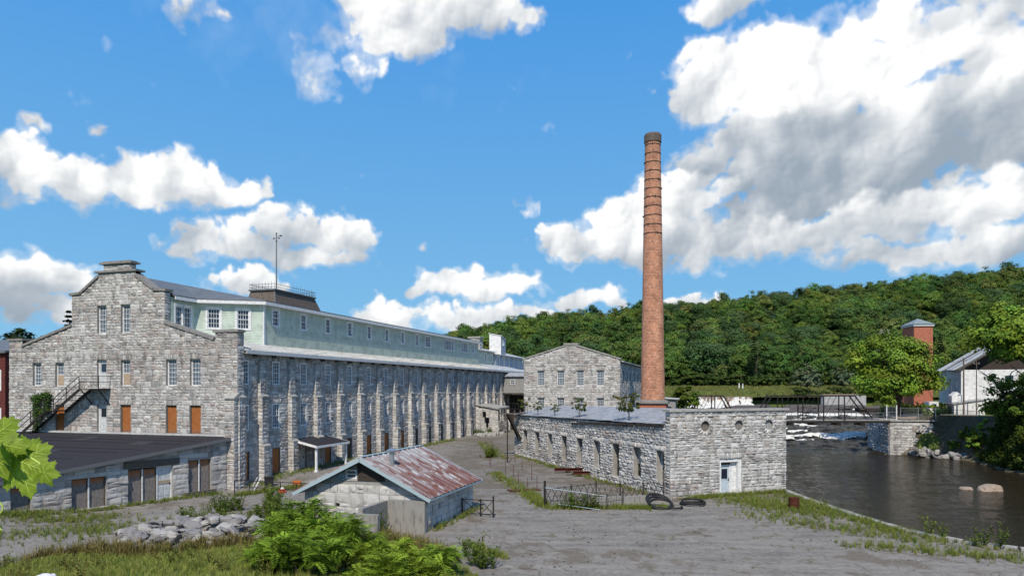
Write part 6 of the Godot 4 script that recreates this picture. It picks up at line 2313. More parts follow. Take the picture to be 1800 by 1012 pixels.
	for i in 24:
		var u0 := i / 24.0
		var u1 := (i + 1) / 24.0
		m.bar(w0.lerp(w1, u0) - Vector3.UP * 8.0 * u0 * (1 - u0), w0.lerp(w1, u1) - Vector3.UP * 8.0 * u1 * (1 - u1), 0.05)
	tag(put("overhead_wire", m, M.iron), "thin overhead wire sagging across the river before the forest", "wire")
	# chain link fence on the abutment and its gate
	var cf := thing("chain_link_fence", "galvanised chain-link fence above the stone abutment", "fence")
	var pts := [Vector3(56.2, 2.95, -98.6), Vector3(58.6, 2.95, -98.3), Vector3(60.9, 2.95, -98.0), Vector3(63.6, 2.7, -97.4), Vector3(66.2, 2.5, -96.6)]
	for p in pts:
		m = MB.new()
		m.tube(p, p + Vector3.UP * 1.75, 0.05, 0.05, 6)
		put("post", m, M.galvanised, cf)
	for i in pts.size() - 1:
		m = MB.new()
		var a: Vector3 = pts[i]
		var c: Vector3 = pts[i + 1]
		m.bar(a + Vector3.UP * 1.7, c + Vector3.UP * 1.7, 0.045)
		put("top_rail", m, M.galvanised, cf)
		m = MB.new()
		for k in 16:
			m.bar(a.lerp(c, k / 16.0) + Vector3.UP * 0.1, a.lerp(c, minf(1, (k + 5) / 16.0)) + Vector3.UP * (1.7 if k <= 11 else 0.1 + 1.6 * (16 - k) / 5.0), 0.012)
			m.bar(a.lerp(c, minf(1, (k + 5) / 16.0)) + Vector3.UP * (0.1 if k <= 11 else 1.7 - 1.6 * (16 - k) / 5.0), a.lerp(c, k / 16.0) + Vector3.UP * 1.7, 0.012)
		put("mesh_panel", m, M.galvanised, cf)
	var gt := thing("bridge_gate", "white-framed gate across the far end of the footbridge", "gate", Vector3(54.0, 2.95, -98.4), -0.1)
	for x in [0.0, 1.35]:
		m = MB.new()
		m.bx(Vector3(x, 0, -0.06), Vector3(x + 0.13, 2.1, 0.06))
		put("post", m, M.white_paint, gt)
	m = MB.new()
	for y in [0.2, 1.1, 1.9]: m.bar(Vector3(0.13, y, 0), Vector3(1.35, y, 0), 0.06)
	for k in 6: m.bar(Vector3(0.3 + 0.19 * k, 0.2, 0), Vector3(0.3 + 0.19 * k, 1.9, 0), 0.03)
	put("leaf", m, M.galvanised, gt)
	m = MB.new()
	m.quad(Vector3(56.5, 3.02, -98.5), Vector3(67.5, 3.0, -97.8), Vector3(76.0, 3.2, -111.5), Vector3(60.0, 3.22, -112.0))
	struct("gravel_path", m, M.boulder)
	# the bare, shaded foot of the far bank
	m = MB.new()
	var bp := []
	for j in 56:
		var z := -99.0 + j * 1.0
		var row := []
		for k in 5:
			var u: float = [-1.6, -0.2, 1.0, 2.4, 4.4][k] * (1.0 + 1.1 * ss(-92.5, -96.5, z))
			var x := right_bank(z) + u + gn.get_noise_2d(z * 14, k * 40) * 0.7
			row.append(Vector3(x, lerpf(-2.9, 3.0, ss(0.0, 4.0, u)) + 0.55 + gn.get_noise_2d(x * 20, z * 20) * 0.3, z))
		bp.append(row)
	for j in 55:
		for k in 4: m.quad(bp[j + 1][k], bp[j + 1][k + 1], bp[j][k + 1], bp[j][k])
	struct("river_bank", m, M.soil)
	# small grey building and shrub by the chimney
	var sb := thing("grey_outbuilding", "small grey boarded outbuilding with tin roof right of the chimney's foot", "outbuilding", Vector3(19.6, 0, -86.0), YAW)
	m = MB.new()
	m.bx(Vector3(-2.2, -1, -3), Vector3(1.0, 6.2, 0))
	put("wall", m, M.grey_boarding, sb)
	m = MB.new()
	slab(m, [Vector3(-2.5, 6.5, 0.3), Vector3(1.4, 6.2, 0.3), Vector3(1.4, 6.2, -3.3), Vector3(-2.5, 6.5, -3.3)], 0.12)
	put("roof", m, M.tin_white, sb)
	m = MB.new()
	m.bx(Vector3(-0.4, 3.6, 0.01), Vector3(0.5, 5.2, 0.05))
	put("window", m, M.dark_glass, sb)
	# two pale posts on the levee
	for k in 2:
		var wp := thing("levee_marker", ["white marker post on the grassy levee above the waterfall", "shorter white marker post just right of the first on the levee"][k], "marker post", Vector3(70.3 + 1.1 * k, 7.2, -211.0), 0.0, "marker posts on the levee")
		m = MB.new()
		m.tube(Vector3.ZERO, Vector3(0, 1.7 - 0.2 * k, 0), 0.2, 0.18, 8)
		put("shaft", m, M.white_paint, wp)
		m = MB.new()
		m.tube(Vector3(0, 1.7 - 0.2 * k, 0), Vector3(0, 1.85 - 0.2 * k, 0), 0.2, 0.05, 8)
		put("cap", m, M.dam_wall, wp)
	# house at the left edge
	var rh := thing("red_house", "sliver of a dark red boarded house beyond the gable's left edge", "house", Vector3(-62.0, 0, -70.0), -0.2)
	b = building(rh, [1])
	ops = [[10.2, 11.4, 7.4, 9.2], [10.2, 11.4, 3.4, 5.4]]
	board_wall(b, "front_wall", Vector3(0, 0, 0), Vector3(1, 0, 0), 12.0, 0.0, [Vector2(0, 11), Vector2(12, 11)], ops, M.dark_red_boards, 0.3)
	for w in ops: casing(b, Vector3.ZERO, Vector3(1, 0, 0), w, 2, 4, M.white_paint)
	m = MB.new()
	slab(m, [Vector3(-0.4, 11.2, 0.4), Vector3(12.4, 11.2, 0.4), Vector3(12.4, 13.0, -8), Vector3(-0.4, 13.0, -8)], 0.2)
	put("roof", m, M.slate_roof, rh)
	m = MB.new()
	m.bx(Vector3(11.8, 0, -8), Vector3(12, 11.0, -0.21))
	m.bx(Vector3(0, 0, -8), Vector3(0.2, 11.0, -0.21))
	put("side_wall", m, M.dark_red_boards, rh)

func make_yard_things() -> void:
	rng.seed = 600
	var m: MB
	# iron fence by the boiler house
	var fe := thing("iron_fence", "rusty black iron fence with crossed bars before the boiler house", "fence")
	var pts := [Vector3(2.1, 0.0, -43.6), Vector3(3.9, 0, -44.9), Vector3(5.7, 0, -46.2), Vector3(7.3, 0, -46.0), Vector3(8.9, 0, -46.3), Vector3(10.4, 0, -46.7)]
	for i in pts.size():
		m = MB.new()
		m.bar(pts[i] - Vector3.UP * 0.1, pts[i] + Vector3.UP * (1.65 if i == 0 else 1.25), 0.15 if i == 0 else 0.07)
		put("post", m, M.iron, fe)
	for i in pts.size() - 1:
		var a: Vector3 = pts[i]
		var c: Vector3 = pts[i + 1]
		m = MB.new()
		for y in [0.25, 1.1]: m.bar(a + Vector3.UP * y, c + Vector3.UP * y, 0.028)
		put("rail", m, M.iron, fe)
		m = MB.new()
		for k in 4:
			m.bar(a.lerp(c, k / 4.0) + Vector3.UP * 0.25, a.lerp(c, (k + 1) / 4.0) + Vector3.UP * 1.15, 0.025)
			m.bar(a.lerp(c, k / 4.0) + Vector3.UP * 1.15, a.lerp(c, (k + 1) / 4.0) + Vector3.UP * 0.25, 0.025)
		put("crossed_bars", m, M.iron, fe)
	var f2 := thing("front_fence", "low fence of thin rusty pickets under a pale blue pipe rail", "fence")
	pts = [Vector3(2.1, 0, -43.3), Vector3(3.4, 0, -42.9), Vector3(4.7, 0, -42.6), Vector3(5.9, 0, -42.4), Vector3(7.1, 0, -43.6)]
	for p in pts:
		m = MB.new()
		m.bar(p - Vector3.UP * 0.1, p + Vector3.UP * 1.0, 0.06)
		put("post", m, M.iron, f2)
	for i in pts.size() - 1:
		var a: Vector3 = pts[i]
		var c: Vector3 = pts[i + 1]
		m = MB.new()
		for k in 6: m.bar(a.lerp(c, (k + 0.5) / 6.0), a.lerp(c, (k + 0.5) / 6.0) + Vector3.UP * rf(0.6, 0.95), 0.022)
		m.bar(a + Vector3.UP * 0.5, c + Vector3.UP * 0.45, 0.025)
		put("pickets", m, M.iron, f2)
	m = MB.new()
	m.tube(Vector3(2.1, 1.25, -43.3), Vector3(5.9, 0.85, -42.4), 0.022, 0.022, 8)
	m.tube(Vector3(2.9, 0.3, -42.8), Vector3(5.4, 0.1, -41.9), 0.02, 0.02, 8)
	put("pipe_rail", m, M.pipe_blue, f2)
	var lw := thing("low_concrete_wall", "low broken concrete kerb wall along the boiler house fence", "low wall", Vector3(5.4, 0, -44.0), 0.36)
	for k in 3:
		m = MB.new()
		m.bx(Vector3(1.9 * k, -0.2, -0.15), Vector3(1.9 * k + 1.86, 0.5 - 0.06 * k, 0.15))
		put("block", m, M.concrete, lw)
	# black coils of pipe
	var co := thing("pipe_coil", "leaning coil of black corrugated pipe beside the fence", "pipe coil", Vector3(9.3, 0.0, -43.2), 0.35)
	for k in 3:
		m = MB.new()
		torus(m, Vector3(0.03 * k, 0.40 - 0.08 * k, 0.08 * k), Vector3(1, 0.05 * k, 0), Vector3(0, 0.45 - 0.1 * k, -0.85).normalized(), 0.78 - 0.03 * k, 0.085)
		put("loop", m, M.rubber, co)
	m = MB.new()
	torus(m, Vector3(0.5, 0.1, 0.5), Vector3(1, 0, 0), Vector3(0, 0.05, 1), 0.75, 0.06, 0.2, 2.0, 16)
	put("loose_end", m, M.rubber, co)
	co = thing("pipe_coil", "flat coil of black pipe lying before the boiler house wall", "pipe coil", Vector3(11.7, 0.1, -44.2), 0.1)
	for k in 2:
		m = MB.new()
		torus(m, Vector3(0.04 * k, 0.02 + 0.1 * k, 0.03 * k), Vector3(1, 0, 0), Vector3(0, 0.08 * (1 - 2 * k), 1), 0.76 - 0.04 * k, 0.075)
		put("loop", m, M.rubber, co)
	# rusted drum
	var rb := thing("rusty_drum", "rust-brown steel drum standing on the grassy yard edge by the river", "drum", Vector3(17.7, 0, -42.8))
	m = MB.new()
	m.lathe([[0.0, 0.02], [0.3, 0.02], [0.31, 0.3], [0.33, 0.32], [0.31, 0.34], [0.32, 0.6], [0.34, 0.62], [0.32, 0.66], [0.3, 0.66], [0.29, 0.1], [0.0, 0.1]], 18)
	put("shell", m, M.rust, rb)
	m = MB.new()
	m.lathe([[0.32, 0.66], [0.345, 0.665], [0.345, 0.7], [0.3, 0.7], [0.3, 0.66]], 18)
	put("rim", m, M.rust_dark, rb)
	# steel beams
	for k in 3:
		var be := thing("steel_beam", ["longest rusty red steel beam lying by the boiler house wall", "rusty steel beam lying across the longest beam in the yard", "short rusty steel beam nearest the fence in the beam stack"][k], "steel beam", Vector3(6.0 + 0.35 * k, 0.28 + 0.16 * (k % 2), -60.5 + 1.3 * k), [0.2, 0.38, 0.12][k], "rusty beams in the yard")
		m = MB.new()
		var l: float = [4.6, 3.6, 3.0][k]
		m.bx(Vector3(-l / 2, -0.02, -0.015), Vector3(l / 2, 0.2, 0.015))
		put("web", m, M.rust_dark, be)
		for y in [-0.03, 0.2]:
			m = MB.new()
			m.bx(Vector3(-l / 2, y, -0.12), Vector3(l / 2, y + 0.03, 0.12))
			put("flange", m, M.rust_dark, be)
	m = MB.new()
	m.box(Vector3(0, 0.05, 0), Vector3(2.4, 0.03, 0.9), Basis(Vector3.UP, 0.25))
	m.box(Vector3(0.1, 0.08, 0.1), Vector3(2.0, 0.03, 0.6), Basis(Vector3.UP, 0.35))
	tag(put("rusty_sheet", m, M.rust_dark, self, Vector3(0.9, 0, -50.3)), "flat dark red rusty metal sheet lying on the yard asphalt", "metal sheet")
	# iron rods standing in the yard
	var i := 0
	for e in [[0.5, -54.0, 0.9], [1.2, -52.4, 0.7], [1.6, -56.0, 1.5], [0.1, -58.0, 1.0], [-1.0, -55.0, 0.7], [-0.6, -61.0, 1.3], [0.9, -62.0, 0.9], [-2.0, -63.5, 1.0], [1.9, -52.0, 0.9], [-1.4, -31.6, 0.7], [-2.2, -66.0, 0.9], [0.3, -68.0, 1.1]]:
		m = MB.new()
		m.tube(Vector3.ZERO - Vector3(0, 0.1, 0), Vector3(rf(-0.05, 0.05), e[2], 0), 0.028, 0.022, 6)
		tag(put("iron_rod", m, M.rust_dark, self, Vector3(e[0], yard_y(e[0], e[1]), e[1])), "thin rusty iron rod standing upright in the yard", "iron rod", "iron rods in the yard")
		i += 1
	# odds and ends by the mill's near corner
	var bd := thing("leaning_boards", "two white boards leaning on a rail by the mill corner", "boards", Vector3(-19.9, -0.45, -51.5), -0.2)
	for k in 2:
		m = MB.new()
		m.bar(Vector3(0.28 * k, 0.0, 0), Vector3(0.45 + 0.28 * k, 1.25, -0.5), 0.16, 0.04)
		put("board", m, M.white_paint if k else M.dam_wall, bd)
	var gr := thing("corner_railing", "thin dark railing along the foot of the mill near the white boards", "railing", Vector3(-21.0, -0.45, -51.6), YAW)
	m = MB.new()
	for k in 6: m.bar(Vector3(1.35 * k, 0, 0), Vector3(1.35 * k, 1.05, 0), 0.05)
	put("post", m, M.iron, gr)
	m = MB.new()
	m.bar(Vector3(0, 1.05, 0), Vector3(6.75, 1.05, 0), 0.045)
	m.bar(Vector3(0, 0.55, 0), Vector3(6.75, 0.55, 0), 0.035)
	put("rail", m, M.iron, gr)
	m = MB.new()
	for k in 5: m.bar(Vector3(1.35 * k, 0.1, 0), Vector3(1.35 * (k + 1), 1.0, 0), 0.03)
	put("brace", m, M.iron, gr)
	var bk := thing("dark_bin", "small black bin by the mill wall behind the white boards", "bin", Vector3(-19.3, -0.3, -54.2), 0.3)
	m = MB.new()
	m.prism(PackedVector2Array([Vector2(-0.3, 0), Vector2(0.3, 0), Vector2(0.36, 0.75), Vector2(-0.36, 0.75)]), Vector3(0, 0, 0.3), Vector3(1, 0, 0), Vector3.UP, 0.6)
	put("body", m, M.rubber, bk)
	m = MB.new()
	m.bx(Vector3(-0.4, 0.75, -0.35), Vector3(0.4, 0.82, 0.35))
	put("lid", m, M.iron, bk)
	var ba := thing("barrier", "orange barrier board on two legs by the hut's left eave", "barrier", Vector3(-16.4, -0.3, -52.0), 0.1)
	m = MB.new()
	m.bx(Vector3(-0.32, 0.5, -0.03), Vector3(0.32, 0.82, 0.03))
	put("board", m, M.orange_plastic, ba)
	for x in [-0.26, 0.26]:
		m = MB.new()
		m.bar(Vector3(x, 0, 0.25), Vector3(x, 0.8, -0.02), 0.05)
		m.bar(Vector3(x, 0, -0.25), Vector3(x, 0.8, 0.0), 0.05)
		put("leg", m, M.iron, ba)
	var hy := thing("hydrant", "squat red hydrant with a white cap on the roadside", "hydrant", Vector3(-16.7, -0.35, -49.6), 0.2)
	m = MB.new()
	m.lathe([[0.0, 0.0], [0.24, 0.0], [0.24, 0.06], [0.15, 0.08], [0.15, 0.5], [0.19, 0.52], [0.19, 0.58], [0.0, 0.58]], 14)
	put("barrel", m, M.red_paint, hy)
	m = MB.new()
	m.lathe([[0.13, 0.58], [0.12, 0.64], [0.07, 0.69], [0.0, 0.71]], 14)
	put("cap", m, M.white_paint, hy)
	for s in [-1, 1]:
		m = MB.new()
		m.tube(Vector3(0, 0.4, 0), Vector3(0.26 * s, 0.4, 0), 0.07, 0.07, 10)
		put("outlet", m, M.red_paint, hy)
	var sb := thing("concrete_slab", "tilted grey concrete slab lying before the stone hut", "slab", Vector3(-10.7, 0.55, -34.6), 0.5)
	m = MB.new()
	m.box(Vector3.ZERO, Vector3(2.2, 0.16, 0.6), Basis(Vector3(0, 0, 1), 0.24))
	put("slab", m, M.concrete, sb)
	for x in [-0.8, 0.8]:
		m = MB.new()
		m.bx(Vector3(x - 0.15, -0.7, -0.2), Vector3(x + 0.15, -0.1 + x * 0.2, 0.2))
		put("support", m, M.old_timber, sb)
	# kerb strips across the left of the yard
	for e in [[Vector3(-26, -0.2, -32.5), Vector3(-18.3, -0.15, -38.3), "long low concrete kerb crossing the left of the yard"], [Vector3(-21.5, -0.05, -29.8), Vector3(-16.2, 0, -33.6), "short kerb at the edge of the grass beside the rubble"]]:
		var kb := thing("kerb", e[2], "kerb")
		var n := 6
		for k in n:
			m = MB.new()
			m.bar((e[0] as Vector3).lerp(e[1], (k + 0.02) / n), (e[0] as Vector3).lerp(e[1], (k + 0.98) / n), 0.16, 0.24)
			put("kerb_stone", m, M.concrete, kb)
	# rubble heap
	rng.seed = 640
	for k in 230:
		var u := rf(-1, 1)
		var v := rf(-1, 1)
		if u * u + v * v > 1: continue
		var h := maxf(0.0, 1.0 - u * u - v * v)
		var s := Vector3(rf(0.3, 0.75), rf(0.09, 0.26), rf(0.22, 0.5)) * (0.5 if k % 3 == 0 else 0.85)
		var x := -15.9 + u * 4.6 + v * 0.8
		var z := -35.6 + v * 3.2
		m = MB.new()
		rock_lump(m, s)
		var o := put("rubble_stone", m, [M.rubble, M.coping, M.rubble, M.coping_pale, M.sill][k % 5], self, Vector3(x, yard_y(x, z) + 0.1 + h * rf(0.05, 0.75), z))
		o.rotation = Vector3(rf(-0.5, 0.5), rf(0, 6), rf(-0.5, 0.5))
		tag(o, "broken grey building stone in the rubble heap on the left of the yard", "stone", "rubble heap stones")
	for k in 26:
		m = MB.new()
		rock_lump(m, Vector3(rf(0.25, 0.55), rf(0.18, 0.35), rf(0.25, 0.5)))
		var p := Vector3(-22, 0, -54) + Vector3(0.291, 0, -0.9567) * rf(50, 57) + Vector3(0.9567, 0, 0.291) * rf(1.4, 4.6)
		p.y = yard_y(p.x, p.z) + rf(0.05, 0.3)
		tag(put("fallen_stone", m, M.coping_pale, self, p), "pale fallen stone at the foot of the ruined lean-to", "stone", "stones by the ruined lean-to")
	# white stone at the bottom edge
	m = MB.new()
	rock_lump(m, Vector3(0.55, 0.35, 0.5), 60)
	tag(put("white_boulder", m, M.white_paint, self, Vector3(-15.0, bank_y(-15.0, -21.9) + 0.08, -21.9)), "smooth white boulder in the grass at the bottom left", "boulder")

# palmate leaf with teeth, in its own plane: tip towards +y, stalk at the origin
func grape_leaf(parent: Node3D, at: Transform3D, size: float, seed_: int) -> void:
	rng.seed = seed_
	var n := 90
	var m := MB.new()
	var lobes := [0.0, 0.95, -0.95, 1.95, -1.95]
	var ring := []
	for i in n + 1:
		var a := -PI + TAU * i / n
		var r := 0.40
		for k in 5: r += [0.30, 0.24, 0.24, 0.16, 0.16][k] * exp(-pow((a - lobes[k]) / 0.33, 2))
		r -= 0.36 * exp(-pow((absf(a) - PI) / 0.28, 2))
		r *= 1.0 + (0.07 if i % 3 == 0 else -0.035) + rf(-0.02, 0.02)
		ring.append([a, r])
	var pos := func(a: float, r: float) -> Vector3:
		var x := sin(a) * r
		var y := cos(a) * r + 0.22
		return Vector3(x, y, -0.35 * x * x - 0.22 * (y - 0.2) * (y - 0.2) + 0.045 * sin(a * 5.0) * r) * size
	for i in n:
		var p: Array = ring[i]
		var q: Array = ring[i + 1]
		for j in 4:
			var t0 := j / 4.0
			var t1 := (j + 1) / 4.0
			if j == 0: m.tri(pos.call(p[0], 0.0), pos.call(q[0], q[1] * t1), pos.call(p[0], p[1] * t1))
			else: m.quad(pos.call(p[0], p[1] * t0), pos.call(q[0], q[1] * t0), pos.call(q[0], q[1] * t1), pos.call(p[0], p[1] * t1))
	var leaf := put("leaf", m, M.grape_leaf, parent, at)
	var v := MB.new()
	for k in 5:
		var a: float = lobes[k]
		var l: float = [0.62, 0.55, 0.55, 0.44, 0.44][k]
		for j in 6:
			v.bar(pos.call(a, l * j / 6.0) + Vector3(0, 0, 0.003 * size), pos.call(a, l * (j + 1) / 6.0) + Vector3(0, 0, 0.003 * size), (0.014 - 0.002 * j) * size, 0.008 * size)
		for j in range(1, 4):
			for s in [-1, 1]:
				var b0: Vector3 = pos.call(a, l * j / 4.5)
				var b1: Vector3 = pos.call(a + s * 0.30, l * j / 4.5 + 0.13)
				v.bar(b0 + Vector3(0, 0, 0.002 * size), b1 + Vector3(0, 0, 0.002 * size), 0.008 * size, 0.006 * size)
	put("vein", v, M.grape_vein, leaf)

func make_grapevine() -> void:
	var gv := thing("grapevine", "bright green grapevine shoot hanging in the near left foreground", "grapevine", Vector3(-1.66, 7.6, -2.0))
	var m := MB.new()
	var pts := [Vector3(-0.35, 0.05, -0.1), Vector3(-0.1, -0.02, -0.02), Vector3(0.06, -0.1, 0.0), Vector3(0.15, -0.13, 0.02), Vector3(0.235, -0.185, 0.02), Vector3(0.325, -0.238, 0.03)]
	for i in pts.size() - 1: m.tube(pts[i], pts[i + 1], 0.003, 0.0025, 6)
	m.tube(Vector3(-0.35, -0.5, -0.1), Vector3(-0.35, 0.05, -0.1), 0.008, 0.006, 6)
	put("stem", m, M.grape_vein, gv)
	m = MB.new()
	var c := Vector3(0.17, -0.33, 0.02)
	for i in 14: m.bar(c + Vector3(sin(i * 0.5) * 0.012, -i * 0.006, 0), c + Vector3(sin((i + 1) * 0.5) * 0.012, -(i + 1) * 0.006, 0), 0.003)
	put("tendril", m, M.grape_vein, gv)
	# each leaf hangs tip down; [x, y, turn in the picture plane, tilt, size]
	var k := 0
	for e in [[0.235, -0.185, 2.85, 0.25, 0.15], [0.225, -0.18, 1.9, -0.5, 0.085], [0.15, -0.12, 2.75, 0.1, 0.165], [0.08, -0.16, 3.4, 0.3, 0.14], [0.322, -0.237, 1.75, 0.2, 0.068], [0.2, -0.17, 1.35, 0.8, 0.08]]:
		var bs := Basis(Vector3(0, 0, 1), -e[2]) * Basis(Vector3(1, 0, 0), e[3])
		grape_leaf(gv, Transform3D(bs, Vector3(e[0], e[1], 0.02 + 0.012 * k)), e[4], 700 + k)
		k += 1

# a frond of paired leaflets, along +x from the origin, arching down
func frond_mesh(seed_: int, l: float) -> ArrayMesh:
	rng.seed = seed_
	var m := MB.new()
	var n := 9
	for i in n:
		var t := (i + 0.6) / n
		var p := Vector3(l * t, 0.10 * l * sin(t * 2.4) - 0.34 * l * t * t, 0)
		var ll := l * 0.30 * sin(0.35 + t * 2.35)
		for s in [-1, 1]:
			var k := rf(0.8, 1.2)
			m.col = Color(k, k, k)
			var d := Vector3(0.55, rf(-0.35, 0.05), s).normalized()
			var w := Vector3(1, 0, -s * 0.4).normalized() * ll * 0.17
			var q := p + d * ll * 0.5 + Vector3(0, ll * 0.06, 0)
			m.quad(p, q - w, p + d * ll, q + w)
	m.col = Color(0.9, 0.75, 0.6)
	m.bar(Vector3.ZERO, Vector3(l * 0.5, 0.02 * l, 0), 0.008)
	return m.mesh()

func make_shrubs() -> void:
	rng.seed = 720
	var fr := [frond_mesh(721, 0.62), frond_mesh(722, 0.5)]
	var i := 0
	for e in [[-7.6, -25.2, 2.45, 1.5, "tallest sumac shrub, at the left of the foreground thicket"], [-6.0, -24.4, 2.1, 1.5, "sumac shrub just right of the tallest in the foreground thicket"], [-8.5, -26.4, 1.9, 1.3, "leftmost sumac shrub of the foreground thicket by the rubble"], [-4.6, -24.6, 1.3, 1.35, "low yellow-green shrub in the middle of the foreground thicket"], [-3.4, -24.2, 0.85, 1.15, "shrub at the right end of the foreground thicket by the asphalt"], [-6.8, -22.2, 1.5, 1.6, "sumac shrub at the bottom edge of the picture, centre of thicket"], [-4.4, -22.2, 0.85, 1.25, "low shrub at the bottom edge right of the thicket's centre"], [-8.0, -23.0, 1.15, 1.3, "low shrub at the bottom edge left of the thicket's centre"], [-7.4, -28.2, 1.5, 1.3, "shrub behind the tallest sumac before the hut's gable"], [-2.9, -26.4, 0.9, 1.0, "small weedy bush below the hut's concrete wall"]]:
		var at := Vector3(e[0], bank_y(e[0], e[1]) - 0.05, e[1])
		var s := thing("shrub", e[4], "shrub", at, 0, "thicket of shrubs in the foreground")
		var h: float = e[2]
		var r: float = e[3]
		var m := MB.new()
		var stems := []
		for k in 12:
			var a := rf(0, TAU)
			var q := rf(0.2, 0.85)
			var top := Vector3(cos(a) * r * q, h * (1.0 - 0.35 * q) * rf(0.75, 1.0), sin(a) * r * q)
			m.tube(Vector3(cos(a) * 0.12, 0, sin(a) * 0.12), top, 0.022, 0.01, 5)
			stems.append(top)
		put("stem", m, M.bark, s)
		var xs := []
		var cs := []
		var yellow: float = 0.35 if i in [3, 4, 6] else 0.0
		for k in stems.size() * 46:
			var top: Vector3 = stems[k % stems.size()]
			var t := 1.0 - rng.randf() * rng.randf() * 0.85
			var p := top * t + rdir() * 0.16
			var a := rf(0, TAU)
			var bs := Basis(Vector3.UP, a) * Basis(Vector3(0, 0, 1), rf(-0.35, 0.75)) * Basis(Vector3(1, 0, 0), rf(-0.4, 0.4))
			xs.append(Transform3D(bs.scaled(Vector3.ONE * rf(0.6, 1.15)), p))
			var kk := rf(0.55, 1.35)
			cs.append(Color((0.16 + 0.06 * yellow) * kk, (0.26 + 0.01 * yellow) * kk, 0.027 * kk))
		many("foliage", fr[i % 2], M.leaf, xs, cs, s)
		i += 1

func scatter(called: String, label: String, category: String, mesh: Mesh, material: Material, spots: Array, low: Color, high: Color, s0: float, s1: float) -> void:
	var xs := []
	var cs := []
	for p in spots:
		var k := rf(s0, s1)
		xs.append(Transform3D(Basis(Vector3.UP, rf(0, TAU)).scaled(Vector3(k, k * rf(0.7, 1.2), k)), p))
		var c := low.lerp(high, rng.randf())
		var b := rf(0.75, 1.2)
		cs.append(Color(c.r * b, c.g * b, c.b * b))
	tag(many(called, mesh, material, xs, cs), label, category)

func strip(a: Vector2, c: Vector2, w: float, n: int) -> Array:  # points strewn about a line (x, z) on the yard
	var out := []
	for i in n:
		var p := a.lerp(c, rng.randf()) + Vector2(rng.randfn() * w * 0.5, rng.randfn() * w * 0.5)
		if p.x > table(EDGE, p.y) - 0.1: continue
		out.append(Vector3(p.x, yard_y(p.x, p.y), p.y))
	return out

